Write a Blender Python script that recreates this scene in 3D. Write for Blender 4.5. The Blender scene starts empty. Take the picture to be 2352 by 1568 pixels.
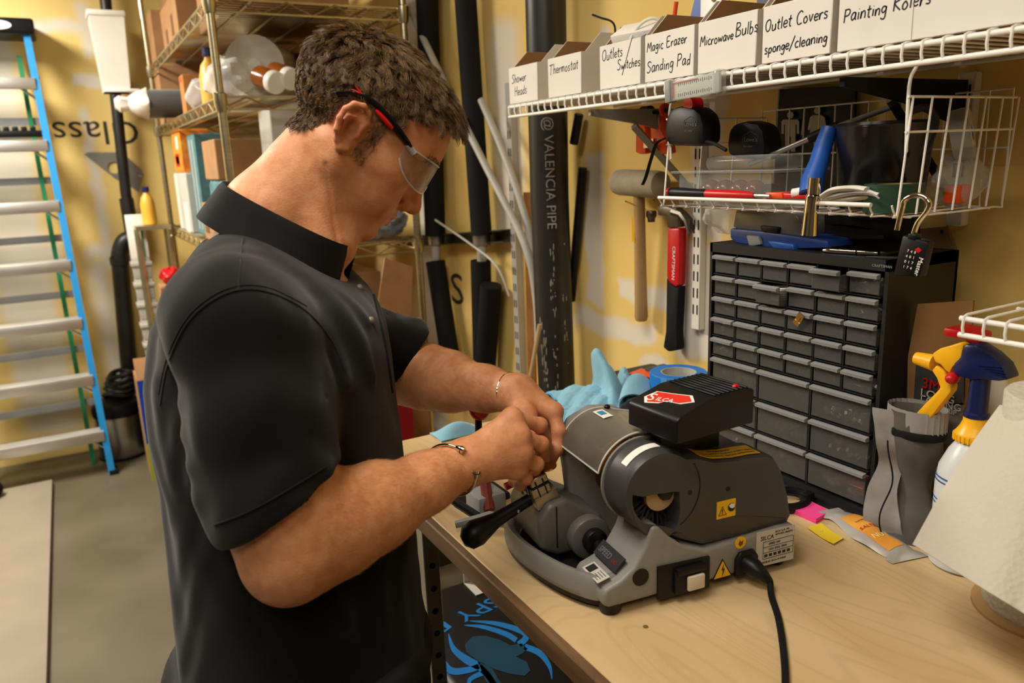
import bpy, bmesh, math, random
import numpy as np
from mathutils import Matrix, Vector

# ------------------------------------------------------------------ camera, world, lights, exposure
SC = bpy.context.scene
COL = SC.collection
CAMH = 1.48                      # camera height above the floor (m)
FPX = 1769.7                     # focal length in pixels of the 2352 px wide frame
R_CW = np.array([[0.86700599, 0.14763843, -0.47592384],
                 [-0.49678508, 0.18173894, -0.84863157],
                 [-0.03879673, 0.97220052, 0.23091332]])     # camera axes -> world
_u, _s, _v = np.linalg.svd(R_CW); R_CW = _u @ _v

cam_d = bpy.data.cameras.new('camera')
cam_d.sensor_width = 36.0
cam_d.lens = FPX * 36.0 / 2352.0
cam_d.clip_start = 0.02
cam_d.dof.use_dof = True
cam_d.dof.focus_distance = 1.16
cam_d.dof.aperture_fstop = 5.0
cam = bpy.data.objects.new('camera', cam_d); COL.objects.link(cam)
_m = Matrix.Identity(4)
for _i in range(3):
    for _j in range(3):
        _m[_i][_j] = R_CW[_i, _j]
_m[2][3] = CAMH
cam.matrix_world = _m
SC.camera = cam

W = bpy.data.worlds.new('world'); SC.world = W; W.use_nodes = True
W.node_tree.nodes['Background'].inputs[0].default_value = (1.0, .88, .7, 1)
W.node_tree.nodes['Background'].inputs[1].default_value = 0.02

def area(name, loc, target, size, size_y, power, col):
    l = bpy.data.lights.new(name, 'AREA'); l.shape = 'RECTANGLE'; l.size = size; l.size_y = size_y
    l.energy = power; l.color = col
    o = bpy.data.objects.new(name, l); COL.objects.link(o); o.location = loc
    o.rotation_euler = (Vector(target) - Vector(loc)).to_track_quat('-Z', 'Y').to_euler()
    return o
LAMPS = [(-0.90, 3.50, 150.0), (-0.20, 0.80, 32.0), (-0.75, -0.60, 15.0)]        # two ceiling troffers and, last, an added fill behind the camera: x, y, watts
for _x, _y, _w in LAMPS:
    area('lamp_light', (_x, _y, 2.655), (_x, _y, 0), .55, 1.15, _w, (1.0, .935, .835))

SC.view_settings.view_transform = 'Standard'
SC.view_settings.look = 'None'
SC.view_settings.gamma = 1.0
SC.view_settings.use_curve_mapping = False
SC.view_settings.exposure = -0.16

# ------------------------------------------------------------------ measuring helpers (photo pixel -> point at a known plane or distance)
def _ray(x, y):
    return R_CW @ np.array([(x - 1176) / FPX, -(y - 784) / FPX, -1.0])
_O = np.array([0, 0, CAMH])
def at(x, y, d): return Vector(_O + _ray(x, y) * d)
def onz(x, y, z): r = _ray(x, y); return Vector(_O + r * ((z - CAMH) / r[2]))
def onx(x, y, X): r = _ray(x, y); return Vector(_O + r * (X / r[0]))
def ony(x, y, Y): r = _ray(x, y); return Vector(_O + r * (Y / r[1]))

# ------------------------------------------------------------------ mesh builder
def R3(rx=0, ry=0, rz=0):
    return (Matrix.Rotation(rz, 4, 'Z') @ Matrix.Rotation(ry, 4, 'Y') @ Matrix.Rotation(rx, 4, 'X'))
def TR(loc, rx=0, ry=0, rz=0): return Matrix.Translation(Vector(loc)) @ R3(rx, ry, rz)
def FR(o, x, y):
    """frame with origin o, x axis and y axis given (orthonormalised); z = x cross y"""
    x = Vector(x).normalized(); z = x.cross(Vector(y)).normalized(); y = z.cross(x)
    m = Matrix.Identity(4)
    for i in range(3):
        m[i][0], m[i][1], m[i][2], m[i][3] = x[i], y[i], z[i], o[i]
    return m
rnd = random.Random(7)

class MB:
    def __init__(s): s.v = []; s.f = []
    def add(s, vs, fs, M=None):
        b = len(s.v)
        for p in vs:
            p = Vector(p); s.v.append(tuple(M @ p if M else p))
        s.f += [tuple(b + i for i in q) for q in fs]
        return s
    def box(s, c, d, M=None):
        x, y, z = d[0] / 2, d[1] / 2, d[2] / 2
        vs = [(c[0] + i * x, c[1] + j * y, c[2] + k * z) for i in (-1, 1) for j in (-1, 1) for k in (-1, 1)]
        return s.add(vs, [(0, 1, 3, 2), (4, 6, 7, 5), (0, 4, 5, 1), (2, 3, 7, 6), (0, 2, 6, 4), (1, 5, 7, 3)], M)
    def bm(s, bm, M=None):
        bm.verts.ensure_lookup_table(); bm.verts.index_update()
        s.add([v.co for v in bm.verts], [[v.index for v in f.verts] for f in bm.faces], M); bm.free(); return s
    def rbox(s, c, d, r=.004, seg=2, M=None):
        bm = bmesh.new(); bmesh.ops.create_cube(bm, size=1)
        for v in bm.verts: v.co = Vector((v.co.x * d[0] + c[0], v.co.y * d[1] + c[1], v.co.z * d[2] + c[2]))
        bmesh.ops.bevel(bm, geom=bm.edges[:], offset=min(r, min(d) * .49), segments=seg, profile=.5, affect='EDGES')
        return s.bm(bm, M)
    def prism(s, poly, z0, z1, M=None, bev=0, seg=2):
        """2-D outline extruded between z0 and z1 of frame M"""
        n = len(poly)
        if bev <= 0:
            vs = [(p[0], p[1], z0) for p in poly] + [(p[0], p[1], z1) for p in poly]
            fs = [tuple(range(n))[::-1], tuple(range(n, 2 * n))] + [(i, (i + 1) % n, n + (i + 1) % n, n + i) for i in range(n)]
            return s.add(vs, fs, M)
        bm = bmesh.new()
        a = [bm.verts.new((p[0], p[1], z0)) for p in poly]; b = [bm.verts.new((p[0], p[1], z1)) for p in poly]
        bm.faces.new(a[::-1]); bm.faces.new(b)
        for i in range(n): bm.faces.new((a[i], a[(i + 1) % n], b[(i + 1) % n], b[i]))
        bm.normal_update()
        ed = [e for e in bm.edges if e.calc_face_angle(0) > .5]
        bmesh.ops.bevel(bm, geom=ed, offset=bev, segments=seg, profile=.5, affect='EDGES', clamp_overlap=True)
        return s.bm(bm, M)
    def loft(s, rings, M=None, cap=(True, True), close=True):
        n = len(rings[0]); vs = [p for r in rings for p in r]; fs = []
        for i in range(len(rings) - 1):
            for j in range(n if close else n - 1):
                k = (j + 1) % n
                fs.append((i * n + j, i * n + k, (i + 1) * n + k, (i + 1) * n + j))
        if close and cap[0]: fs.append(tuple(range(n))[::-1])
        if close and cap[1]: fs.append(tuple((len(rings) - 1) * n + j for j in range(n)))
        return s.add(vs, fs, M)
    def tube(s, pts, r, n=8, closed=False, M=None, cap=True, sy=1.0):
        pts = [Vector(p) for p in pts]; m = len(pts)
        rr = r if isinstance(r, (list, tuple)) else [r] * m
        rings = []; up = None
        for i, p in enumerate(pts):
            a = pts[(i - 1) % m] if (closed or i > 0) else p
            b = pts[(i + 1) % m] if (closed or i < m - 1) else p
            t = (b - a).normalized()
            if up is None:
                up = Vector((0, 0, 1)) if abs(t.z) < .9 else Vector((1, 0, 0))
            x = t.cross(up)
            if x.length < 1e-5: x = t.orthogonal()
            x.normalize(); y = x.cross(t).normalized(); up = y
            rings.append([p + x * math.cos(2 * math.pi * k / n) * rr[i] + y * math.sin(2 * math.pi * k / n) * rr[i] * sy for k in range(n)])
        if closed: rings.append(rings[0])
        return s.loft(rings, M, (cap and not closed, cap and not closed))
    def cyl(s, a, b, r, r2=None, n=20, M=None, cap=True):
        return s.tube([a, b], [r, r if r2 is None else r2], n, M=M, cap=cap)
    def lathe(s, prof, n=24, M=None, cap=(True, True)):
        """profile [(radius, height)] turned round the z axis of M"""
        rings = [[(max(r, 1e-5) * math.cos(2 * math.pi * k / n), max(r, 1e-5) * math.sin(2 * math.pi * k / n), z) for k in range(n)] for r, z in prof]
        return s.loft(rings, M, cap)
    def ball(s, c, r, n=12, M=None):
        r = r if isinstance(r, (list, tuple)) else (r, r, r)
        m = max(4, n // 2)
        rings = []
        for i in range(m + 1):
            th = math.pi * i / m; q = max(math.sin(th), 1e-4)
            rings.append([(c[0] + r[0] * q * math.cos(2 * math.pi * k / n), c[1] + r[1] * q * math.sin(2 * math.pi * k / n), c[2] - r[2] * math.cos(th)) for k in range(n)])
        return s.loft(rings, M)
    def sheet(s, fn, nu, nv, th=.0008, M=None):
        """surface fn(u, v) -> point, given a thickness"""
        top = [[Vector(fn(i / nu, j / nv)) for j in range(nv + 1)] for i in range(nu + 1)]
        N = []
        for i in range(nu + 1):
            row = []
            for j in range(nv + 1):
                a = top[min(i + 1, nu)][j] - top[max(i - 1, 0)][j]; b = top[i][min(j + 1, nv)] - top[i][max(j - 1, 0)]
                k = a.cross(b); row.append(k.normalized() if k.length > 1e-12 else Vector((0, 0, 1)))
            N.append(row)
        q = nv + 1; vs = [p for r in top for p in r] + [top[i][j] - N[i][j] * th for i in range(nu + 1) for j in range(q)]
        o = (nu + 1) * q; fs = []
        for i in range(nu):
            for j in range(nv):
                a, b, c, d = i * q + j, (i + 1) * q + j, (i + 1) * q + j + 1, i * q + j + 1
                fs += [(a, b, c, d), (o + d, o + c, o + b, o + a)]
        for i in range(nu):
            for j in (0, nv):
                a, b = i * q + j, (i + 1) * q + j; fs.append((b, a, o + a, o + b) if j == 0 else (a, b, o + b, o + a))
        for j in range(nv):
            for i in (0, nu):
                a, b = i * q + j, i * q + j + 1; fs.append((a, b, o + b, o + a) if i == 0 else (b, a, o + a, o + b))
        return s.add(vs, fs, M)

def link(name, data, parent=None, M=None):
    o = bpy.data.objects.new(name, data); COL.objects.link(o)
    if parent: o.parent = parent
    if M is not None: o.matrix_local = M
    return o
def obj(name, mb, m, parent=None, smooth=40, label=None, M=None, recalc=True):
    me = bpy.data.meshes.new(name)
    me.from_pydata([tuple(p) for p in mb.v], [], mb.f); me.update()
    if recalc:
        bm = bmesh.new(); bm.from_mesh(me)
        bmesh.ops.recalc_face_normals(bm, faces=bm.faces[:]); bm.to_mesh(me); bm.free()
    if smooth:
        me.shade_smooth()
        if smooth < 180: me.set_sharp_from_angle(angle=math.radians(smooth))
    me.materials.append(m)
    o = link(name, me, parent, M)
    if label: o['label'] = label
    return o
def tag(o, label, cat, group=None):
    o['label'] = label; o['category'] = cat
    if group: o['group'] = group
    return o
def thing(name, label, cat, loc=(0, 0, 0), rz=0, group=None, M=None):
    o = bpy.data.objects.new(name, None); COL.objects.link(o); o.empty_display_size = .05
    o.matrix_world = M if M is not None else TR(loc, 0, 0, rz)
    return tag(o, label, cat, group)
def struct(o): o['kind'] = 'structure'; return o
def dup(root, M, label=None):
    r = root.copy(); COL.objects.link(r); r.matrix_world = M
    if label: r['label'] = label
    for ch in list(root.children):
        c = ch.copy(); COL.objects.link(c); c.parent = r; c.matrix_local = ch.matrix_local
        for g in ch.children:
            d = g.copy(); COL.objects.link(d); d.parent = c; d.matrix_local = g.matrix_local
    return r
def smooth_pts(pts, k=6, closed=False):
    """Catmull-Rom through the points"""
    pts = [Vector(p) for p in pts]; n = len(pts); out = []
    for i in range(n if closed else n - 1):
        g = lambda j: pts[j % n] if closed else pts[max(0, min(n - 1, j))]
        a, b, c, d = g(i - 1), g(i), g(i + 1), g(i + 2)
        for q in range(k):
            t = q / k
            out.append(.5 * ((2 * b) + (c - a) * t + (2 * a - 5 * b + 4 * c - d) * t * t + (3 * b - a - 3 * c + d) * t ** 3))
    if not closed: out.append(pts[-1])
    return out
def circ(cx, cy, r, n=20, a0=0, a1=2 * math.pi, ry=None):
    full = abs(a1 - a0 - 2 * math.pi) < 1e-6
    return [(cx + r * math.cos(a0 + (a1 - a0) * i / (n if full else n - 1)), cy + (ry or r) * math.sin(a0 + (a1 - a0) * i / (n if full else n - 1))) for i in range(n)]

# ------------------------------------------------------------------ text
def text(mb, s, size, M, align='LEFT', ext=.0002, shear=0, sx=1.0):
    cu = bpy.data.curves.new('t', 'FONT'); cu.body = s; cu.size = size; cu.align_x = align; cu.extrude = ext
    cu.shear = shear; cu.resolution_u = 3; cu.fill_mode = 'BOTH'
    o = bpy.data.objects.new('t', cu); me = bpy.data.meshes.new_from_object(o)
    mb.add([(v.co.x * sx, v.co.y, v.co.z) for v in me.vertices], [list(p.vertices) for p in me.polygons], M)
    bpy.data.objects.remove(o); bpy.data.curves.remove(cu); bpy.data.meshes.remove(me)
    return mb
GL = {  # single-stroke letters for handwriting: width, strokes (x-height .55, caps 1.0)
 'S': (.6, ['.55,.85 .4,1 .15,.95 .08,.75 .3,.55 .5,.35 .4,.06 .15,0 .02,.12']), 'H': (.65, ['.08,1 .08,0', '.55,1 .55,0', '.08,.5 .55,.52']),
 'T': (.7, ['0,.97 .7,1', '.34,.98 .3,0']), 'O': (.7, ['.4,1 .12,.85 .05,.4 .25,.02 .5,.1 .62,.5 .55,.9 .35,1']), 'M': (.8, ['.04,0 .14,1 .38,.35 .62,1 .74,0']),
 'E': (.6, ['.5,.98 .1,.95 .08,.5 .1,.02 .55,.06', '.08,.52 .42,.55']), 'P': (.6, ['.1,1 .08,0', '.08,.95 .45,.95 .55,.7 .35,.5 .08,.48']),
 'B': (.6, ['.1,1 .08,0', '.08,.98 .4,.95 .45,.7 .1,.52 .5,.4 .5,.1 .08,0']), 'C': (.62, ['.58,.85 .4,1 .12,.8 .06,.35 .22,.02 .55,.1']), 'R': (.62, ['.1,1 .08,0', '.08,.96 .45,.95 .5,.7 .1,.5 .58,0']),
 'L': (.55, ['.1,1 .08,.02 .55,.05']), 'D': (.65, ['.1,1 .08,0', '.08,.98 .45,.9 .6,.5 .45,.08 .08,0']),
 'a': (.5, ['.42,.5 .2,.55 .05,.3 .15,.02 .38,.2 .42,.52 .42,.1 .5,.02']), 'b': (.48, ['.08,1 .08,.02 .3,.02 .42,.28 .25,.5 .08,.38']), 'c': (.42, ['.4,.48 .2,.54 .06,.3 .16,.03 .42,.06']),
 'd': (.5, ['.4,.45 .2,.5 .06,.28 .16,.02 .4,.2', '.42,1 .42,.02']), 'e': (.45, ['.06,.28 .4,.32 .32,.52 .12,.48 .05,.2 .2,.02 .42,.1']), 'g': (.48, ['.4,.48 .18,.52 .06,.3 .18,.08 .4,.25 .42,.5 .4,-.25 .2,-.38 .04,-.25']),
 'h': (.48, ['.08,1 .08,0 .1,.35 .3,.52 .4,.38 .4,0']), 'i': (.2, ['.1,.52 .1,.02', '.1,.72 .12,.75']), 'k': (.45, ['.08,1 .08,0', '.38,.5 .1,.25 .42,0']), 'l': (.2, ['.1,1 .1,.02']),
 'm': (.7, ['.06,.52 .06,0 .1,.4 .25,.52 .32,.35 .32,0 .36,.4 .52,.52 .6,.35 .6,0']), 'n': (.48, ['.06,.52 .06,0 .1,.38 .3,.52 .4,.36 .4,0']), 'o': (.48, ['.25,.54 .06,.35 .1,.06 .3,.02 .42,.26 .25,.54']),
 'p': (.48, ['.08,.52 .06,-.38', '.08,.42 .3,.52 .42,.28 .25,.03 .08,.12']), 'r': (.38, ['.06,.52 .06,0 .1,.36 .25,.52 .36,.46']), 's': (.42, ['.36,.48 .15,.54 .08,.38 .34,.2 .28,.02 .04,.06']),
 't': (.36, ['.18,.85 .16,.08 .32,.03', '0,.56 .36,.58']), 'u': (.48, ['.06,.52 .08,.08 .25,.02 .4,.2 .4,.52 .42,.02']), 'v': (.42, ['.04,.52 .2,.02 .38,.52']), 'w': (.62, ['.04,.52 .14,.02 .3,.4 .44,.02 .58,.52']),
 'z': (.42, ['.04,.5 .38,.52 .04,.03 .4,.05']), '/': (.5, ['.5,1.05 0,-.2']), ' ': (.34, [])}
def write(mb, s, size, M, w=.0011, slant=.12, sp=.07, seed=1):
    q = random.Random(seed); x = 0
    for ch in s:
        gw, st = GL.get(ch, (.3, []))
        dy = q.uniform(-.04, .04); sc = q.uniform(.92, 1.08)
        for k in st:
            pts = [tuple(map(float, p.split(','))) for p in k.split()]
            pts = smooth_pts([(x + p[0] * sc + p[1] * slant + q.uniform(-.012, .012), p[1] * sc + dy, 0) for p in pts], 3)
            pts = [Vector((p.x * size, p.y * size, .0003)) for p in pts]
            # flat marker stroke
            L = []; Rr = []
            for i, p in enumerate(pts):
                t = (pts[min(i + 1, len(pts) - 1)] - pts[max(i - 1, 0)]); t = t.normalized() if t.length > 0 else Vector((1, 0, 0))
                nn = Vector((-t.y, t.x, 0)) * w / 2; L.append(p + nn); Rr.append(p - nn)
            n = len(pts); mb.add(L + Rr, [(i, n + i, n + i + 1, i + 1) for i in range(n - 1)], M)
        x += gw * sc + sp
    return x * size
def write_len(s, sp=.07): return sum(GL.get(c, (.3, []))[0] + sp for c in s)
# ------------------------------------------------------------------ materials
def lin(h):
    h = h.lstrip('#'); c = [int(h[i:i + 2], 16) / 255 for i in (0, 2, 4)]
    return tuple(x / 12.92 if x <= .04045 else ((x + .055) / 1.055) ** 2.4 for x in c) + (1,)
MC = {}
def mat(name, hx, rough=.5, metal=0, var=.12, vs=9, bump=0, bs=90, spec=.5, trans=0, ior=1.45, alpha=1, coat=0, sss=0, hx2=None, stretch=None, rvar=0, sheen=0, emit=0):
    if name in MC: return MC[name]
    m = bpy.data.materials.new(name); m.use_nodes = True; MC[name] = m
    nt = m.node_tree; b = nt.nodes['Principled BSDF']
    c = lin(hx); I = b.inputs
    I['Roughness'].default_value = rough; I['Metallic'].default_value = metal
    I['Specular IOR Level'].default_value = spec; I['IOR'].default_value = ior
    I['Transmission Weight'].default_value = trans; I['Alpha'].default_value = alpha
    I['Coat Weight'].default_value = coat
    if sheen: I['Sheen Weight'].default_value = sheen
    if sss:
        I['Subsurface Weight'].default_value = sss; I['Subsurface Radius'].default_value = (1, .35, .2); I['Subsurface Scale'].default_value = .006
    if emit:
        I['Emission Color'].default_value = c; I['Emission Strength'].default_value = emit
    tc = nt.nodes.new('ShaderNodeTexCoord'); src = tc.outputs['Object']
    if stretch:
        mp = nt.nodes.new('ShaderNodeMapping'); mp.inputs['Scale'].default_value = stretch; nt.links.new(src, mp.inputs[0]); src = mp.outputs[0]
    if var or hx2:
        n = nt.nodes.new('ShaderNodeTexNoise'); n.inputs['Scale'].default_value = vs; n.inputs['Detail'].default_value = 4; nt.links.new(src, n.inputs['Vector'])
        r = nt.nodes.new('ShaderNodeValToRGB'); r.color_ramp.elements[0].position = .32; r.color_ramp.elements[1].position = .68
        c2 = lin(hx2) if hx2 else tuple(x * (1 - var) for x in c[:3]) + (1,)
        r.color_ramp.elements[0].color = c2; r.color_ramp.elements[1].color = c if hx2 else tuple(min(1, x * (1 + var * .5)) for x in c[:3]) + (1,)
        nt.links.new(n.outputs['Fac'], r.inputs[0]); nt.links.new(r.outputs[0], I['Base Color'])
        if rvar:
            ma = nt.nodes.new('ShaderNodeMath'); ma.operation = 'MULTIPLY_ADD'; ma.inputs[1].default_value = rvar; ma.inputs[2].default_value = rough - rvar / 2
            nt.links.new(n.outputs['Fac'], ma.inputs[0]); nt.links.new(ma.outputs[0], I['Roughness'])
    else: I['Base Color'].default_value = c
    if bump:
        n2 = nt.nodes.new('ShaderNodeTexNoise'); n2.inputs['Scale'].default_value = bs; n2.inputs['Detail'].default_value = 3; nt.links.new(src, n2.inputs['Vector'])
        bp = nt.nodes.new('ShaderNodeBump'); bp.inputs['Strength'].default_value = bump; bp.inputs['Distance'].default_value = .002
        nt.links.new(n2.outputs['Fac'], bp.inputs['Height']); nt.links.new(bp.outputs[0], I['Normal'])
    return m

def nodes_of(m): return m.node_tree.nodes, m.node_tree.links
def rect_patch_mat(name, base, base2, mud, rects, axes, rough=.85):
    """gypsum sheathing board with filled joints: rects (u0, u1, v0, v1, softness) in metres, axes picks the two coordinates"""
    m = mat(name, base, rough, hx2=base2, vs=2.2, bump=.25, bs=40); ns, lk = nodes_of(m)
    b = ns['Principled BSDF']; old = b.inputs['Base Color'].links[0].from_socket
    tc = [n for n in ns if n.type == 'TEX_COORD'][0]
    nz = ns.new('ShaderNodeTexNoise'); nz.inputs['Scale'].default_value = 7; nz.inputs['Detail'].default_value = 5; lk.new(tc.outputs['Object'], nz.inputs['Vector'])
    add = ns.new('ShaderNodeVectorMath'); add.operation = 'MULTIPLY_ADD'; lk.new(nz.outputs['Color'], add.inputs[0])
    add.inputs[1].default_value = (.09, .09, .09); lk.new(tc.outputs['Object'], add.inputs[2])
    sp = ns.new('ShaderNodeSeparateXYZ'); lk.new(add.outputs[0], sp.inputs[0])
    off = .045
    tot = None
    def mth(op, a, bb=None):
        n = ns.new('ShaderNodeMath'); n.operation = op
        for i, x in enumerate((a, bb)):
            if x is None: continue
            if isinstance(x, (int, float)): n.inputs[i].default_value = x
            else: lk.new(x, n.inputs[i])
        return n.outputs[0]
    for u0, u1, v0, v1, soft in rects:
        mk = None
        for ax, lo, hi in ((axes[0], u0, u1), (axes[1], v0, v1)):
            d = mth('ABSOLUTE', mth('SUBTRACT', sp.outputs[ax], (lo + hi) / 2 + off))
            k = ns.new('ShaderNodeMapRange'); k.interpolation_type = 'SMOOTHSTEP'; lk.new(d, k.inputs[0])
            h = (hi - lo) / 2; k.inputs[1].default_value = h + soft; k.inputs[2].default_value = max(h - soft, 0); k.inputs[3].default_value = 0; k.inputs[4].default_value = 1
            mk = k.outputs[0] if mk is None else mth('MULTIPLY', mk, k.outputs[0])
        tot = mk if tot is None else mth('MAXIMUM', tot, mk)
    n3 = ns.new('ShaderNodeTexNoise'); n3.inputs['Scale'].default_value = 3.5; n3.inputs['Detail'].default_value = 6; lk.new(tc.outputs['Object'], n3.inputs['Vector'])
    tot = mth('MULTIPLY', tot, mth('ADD', mth('MULTIPLY', n3.outputs['Fac'], .6), .62))
    tot = mth('MINIMUM', tot, 1.0)
    mx = ns.new('ShaderNodeMix'); mx.data_type = 'RGBA'; lk.new(tot, mx.inputs[0]); lk.new(old, mx.inputs[6]); mx.inputs[7].default_value = lin(mud)
    lk.new(mx.outputs[2], b.inputs['Base Color'])
    return m
def clear(name, hx='#e8ecec', alpha=.22, rough=.12, spec=.6):
    """thin clear plastic: mostly see-through with a gloss"""
    m = bpy.data.materials.new(name); m.use_nodes = True; MC[name] = m; ns, lk = nodes_of(m)
    b = ns['Principled BSDF']; b.inputs['Base Color'].default_value = lin(hx); b.inputs['Roughness'].default_value = rough; b.inputs['Specular IOR Level'].default_value = spec
    t = ns.new('ShaderNodeBsdfTransparent'); t.inputs[0].default_value = lin(hx)
    mx = ns.new('ShaderNodeMixShader'); fr0 = ns.new('ShaderNodeLayerWeight'); fr0.inputs[0].default_value = .5; fr = ns.new('ShaderNodeMath'); fr.operation = 'POWER'; fr.inputs[1].default_value = 3.5; lk.new(fr0.outputs['Facing'], fr.inputs[0])
    mr = ns.new('ShaderNodeMapRange'); mr.inputs[3].default_value = alpha; mr.inputs[4].default_value = min(1, alpha + .6)
    lk.new(fr.outputs[0], mr.inputs[0]); lk.new(mr.outputs[0], mx.inputs[0]); lk.new(t.outputs[0], mx.inputs[1]); lk.new(b.outputs[0], mx.inputs[2])
    lk.new(mx.outputs[0], ns['Material Output'].inputs[0])
    return m
def wood_mat(name, c1, c2, rough, scale, stretch):
    m = mat(name, c1, rough, hx2=c2, vs=scale, stretch=stretch, bump=.05, bs=scale * 3, rvar=.15); ns, lk = nodes_of(m)
    b = ns['Principled BSDF']; old = b.inputs['Base Color'].links[0].from_socket
    mp = [n for n in ns if n.type == 'MAPPING'][0]
    wv = ns.new('ShaderNodeTexNoise'); wv.inputs['Scale'].default_value = scale * .55; wv.inputs['Detail'].default_value = 1; wv.inputs['Distortion'].default_value = .4; lk.new(mp.outputs[0], wv.inputs['Vector'])
    mu = ns.new('ShaderNodeMath'); mu.operation = 'MULTIPLY'; mu.inputs[1].default_value = 95; lk.new(wv.outputs['Fac'], mu.inputs[0])
    sn = ns.new('ShaderNodeMath'); sn.operation = 'SINE'; lk.new(mu.outputs[0], sn.inputs[0])
    rp = ns.new('ShaderNodeMapRange'); rp.inputs[1].default_value = .55; rp.inputs[2].default_value = 1; rp.inputs[3].default_value = 0; rp.inputs[4].default_value = .2; lk.new(sn.outputs[0], rp.inputs[0])
    mx = ns.new('ShaderNodeMix'); mx.data_type = 'RGBA'; lk.new(rp.outputs[0], mx.inputs[0]); lk.new(old, mx.inputs[6]); mx.inputs[7].default_value = tuple(x * .6 for x in lin(c2)[:3]) + (1,)
    lk.new(mx.outputs[2], b.inputs['Base Color'])
    return m

M_BLACK = mat('black_plastic', '#0d0d0f', .42, var=.1, spec=.35)
M_BLACKMAT = mat('black_matte', '#0d0d0d', .75, var=.2, spec=.3)
M_WHITEWIRE = mat('white_coated_wire', '#ece8df', .35, var=.05)
M_CHROME = mat('chrome_wire', '#c9c4b2', .28, 1.0, var=.12)
M_STEEL = mat('brushed_steel', '#b9b6ae', .35, 1.0, var=.15, vs=30)
M_ALU = mat('aluminium', '#d8d6d0', .42, 1.0, var=.08)
M_CARD = mat('cardboard', '#a47a50', .85, var=.14, vs=14, bump=.1)
M_CARDIN = mat('cardboard_inside', '#8f683f', .9, var=.12, vs=16)
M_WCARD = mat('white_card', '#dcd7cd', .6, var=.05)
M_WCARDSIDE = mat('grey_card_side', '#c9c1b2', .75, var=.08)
M_INK = mat('marker_ink', '#1c1a1c', .6, var=0)
M_WHITE = mat('white_plastic', '#e6e2d8', .4, var=.06)
M_RED = mat('red_plastic', '#c01016', .35, var=.08)
M_ORANGE = mat('orange_plastic', '#e0501a', .4, var=.08)
M_BLUE = mat('blue_plastic', '#1c4fa0', .38, var=.1)
M_NAVY = mat('navy_plastic', '#16224f', .35, var=.1)
M_YELLOW = mat('yellow_plastic', '#edb31c', .35, var=.08)
M_GREY = mat('grey_plastic', '#8b8b8a', .5, var=.1)
M_CLEAR = clear('clear_plastic', '#eef0ee', .12, .08)
M_FROST = clear('frosted_plastic', '#dfe5e8', .34, .3)
M_BAG = clear('clear_bag', '#f2f1ee', .24, .22)
# ------------------------------------------------------------------ the room
XW, YB, XL, YF, ZC = 1.22, 4.67, -2.6, -2.3, 2.72
def wy(px, py): p = onx(px, py, XW); return p.y, p.z
def wr(x0, y0, x1, y1, s=.012):
    a, b = onx(x0, y0, XW), onx(x1, y1, XW)
    return (min(a.y, b.y), max(a.y, b.y), min(a.z, b.z), max(a.z, b.z), s)
def br(x0, y0, x1, y1, s=.03):
    a, b = ony(x0, y0, YB), ony(x1, y1, YB)
    return (min(a.x, b.x), max(a.x, b.x), min(a.z, b.z), max(a.z, b.z), s)
M_WALLR = rect_patch_mat('sheathing_board_right', '#e9cb80', '#dfbd68', '#d9d2c4',
    [wr(1128, 60, 1206, 560, .05), wr(1343, 350, 1388, 705), wr(1320, 705, 1500, 800), wr(1555, 560, 1640, 840), wr(1590, 180, 1660, 560), wr(1380, 60, 1395, 120, .01),
     wr(1420, 640, 1560, 720, .012), wr(1470, 815, 1540, 850), (.2, .8, 2.1, 2.5, .05), (2.75, 2.95, 0, 2.7, .04), (-.5, .3, 1.4, 1.55, .03)], (1, 2))
M_WALLB = rect_patch_mat('sheathing_board_back', '#e6ca82', '#dcbd6c', '#d9d2c4',
    [br(60, 46, 240, 74), br(172, 0, 214, 135), br(168, 172, 232, 198, .012), br(186, 250, 262, 620), br(196, 560, 265, 590), br(205, 600, 300, 960, .05), br(15, 60, 62, 1000, .04), br(60, 560, 140, 592),
     (-1.6, -1.5, 0, 2.7, .03), (.9, 1.05, 0, 2.7, .03)], (0, 2))
M_WALLP = mat('plain_wall', '#6e6350', .85, var=.06, vs=3)
M_CEIL = mat('ceiling_paint', '#a39c8e', .9, var=.04, vs=3)
M_FLOOR = mat('sealed_concrete', '#625a49', .42, hx2='#544c3b', vs=2.6, bump=.06, bs=30, rvar=.25)
def slab(name, c, d, m): return struct(obj(name, MB().box(c, d), m, smooth=0))
slab('floor', ((XL + XW) / 2, (YF + YB) / 2, -.05), (XW - XL + .4, YB - YF + .4, .1), M_FLOOR)
slab('ceiling', ((XL + XW) / 2, (YF + YB) / 2, ZC + .05), (XW - XL + .4, YB - YF + .4, .1), M_CEIL)
wall_r = slab('wall_right', (XW + .05, (YF + YB) / 2, ZC / 2), (.1, YB - YF, ZC), M_WALLR)
wall_b = slab('wall_back', ((XL + XW) / 2, YB + .05, ZC / 2), (XW - XL + .2, .1, ZC), M_WALLB)
slab('wall_left', (XL - .05, (YF + YB) / 2, ZC / 2), (.1, YB - YF, ZC), M_WALLP)
slab('wall_front', ((XL + XW) / 2, YF - .05, ZC / 2), (XW - XL + .2, .1, ZC), M_WALLP)
M_PRINT = mat('board_print', '#3a3122', .8, var=.2, vs=30)
a = ony(318, 278, YB)
obj('board_lettering', text(MB(), 'Glass', .17, FR((a.x, YB - .001, a.z), (-1, 0, 0), (0, 0, -1)), ext=.0004, sx=1.12), M_PRINT, wall_b, 0, label='dark upside-down lettering printed on yellow board')
a = onx(1036, 692, XW)
obj('board_letter', text(MB(), 'S', .165, FR((XW - .001, a.y, a.z), (0, -1, 0), (0, 0, 1)), ext=.0004, sx=1.6), M_PRINT, wall_r, 0, label='dark printed letter S on yellow board')
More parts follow.
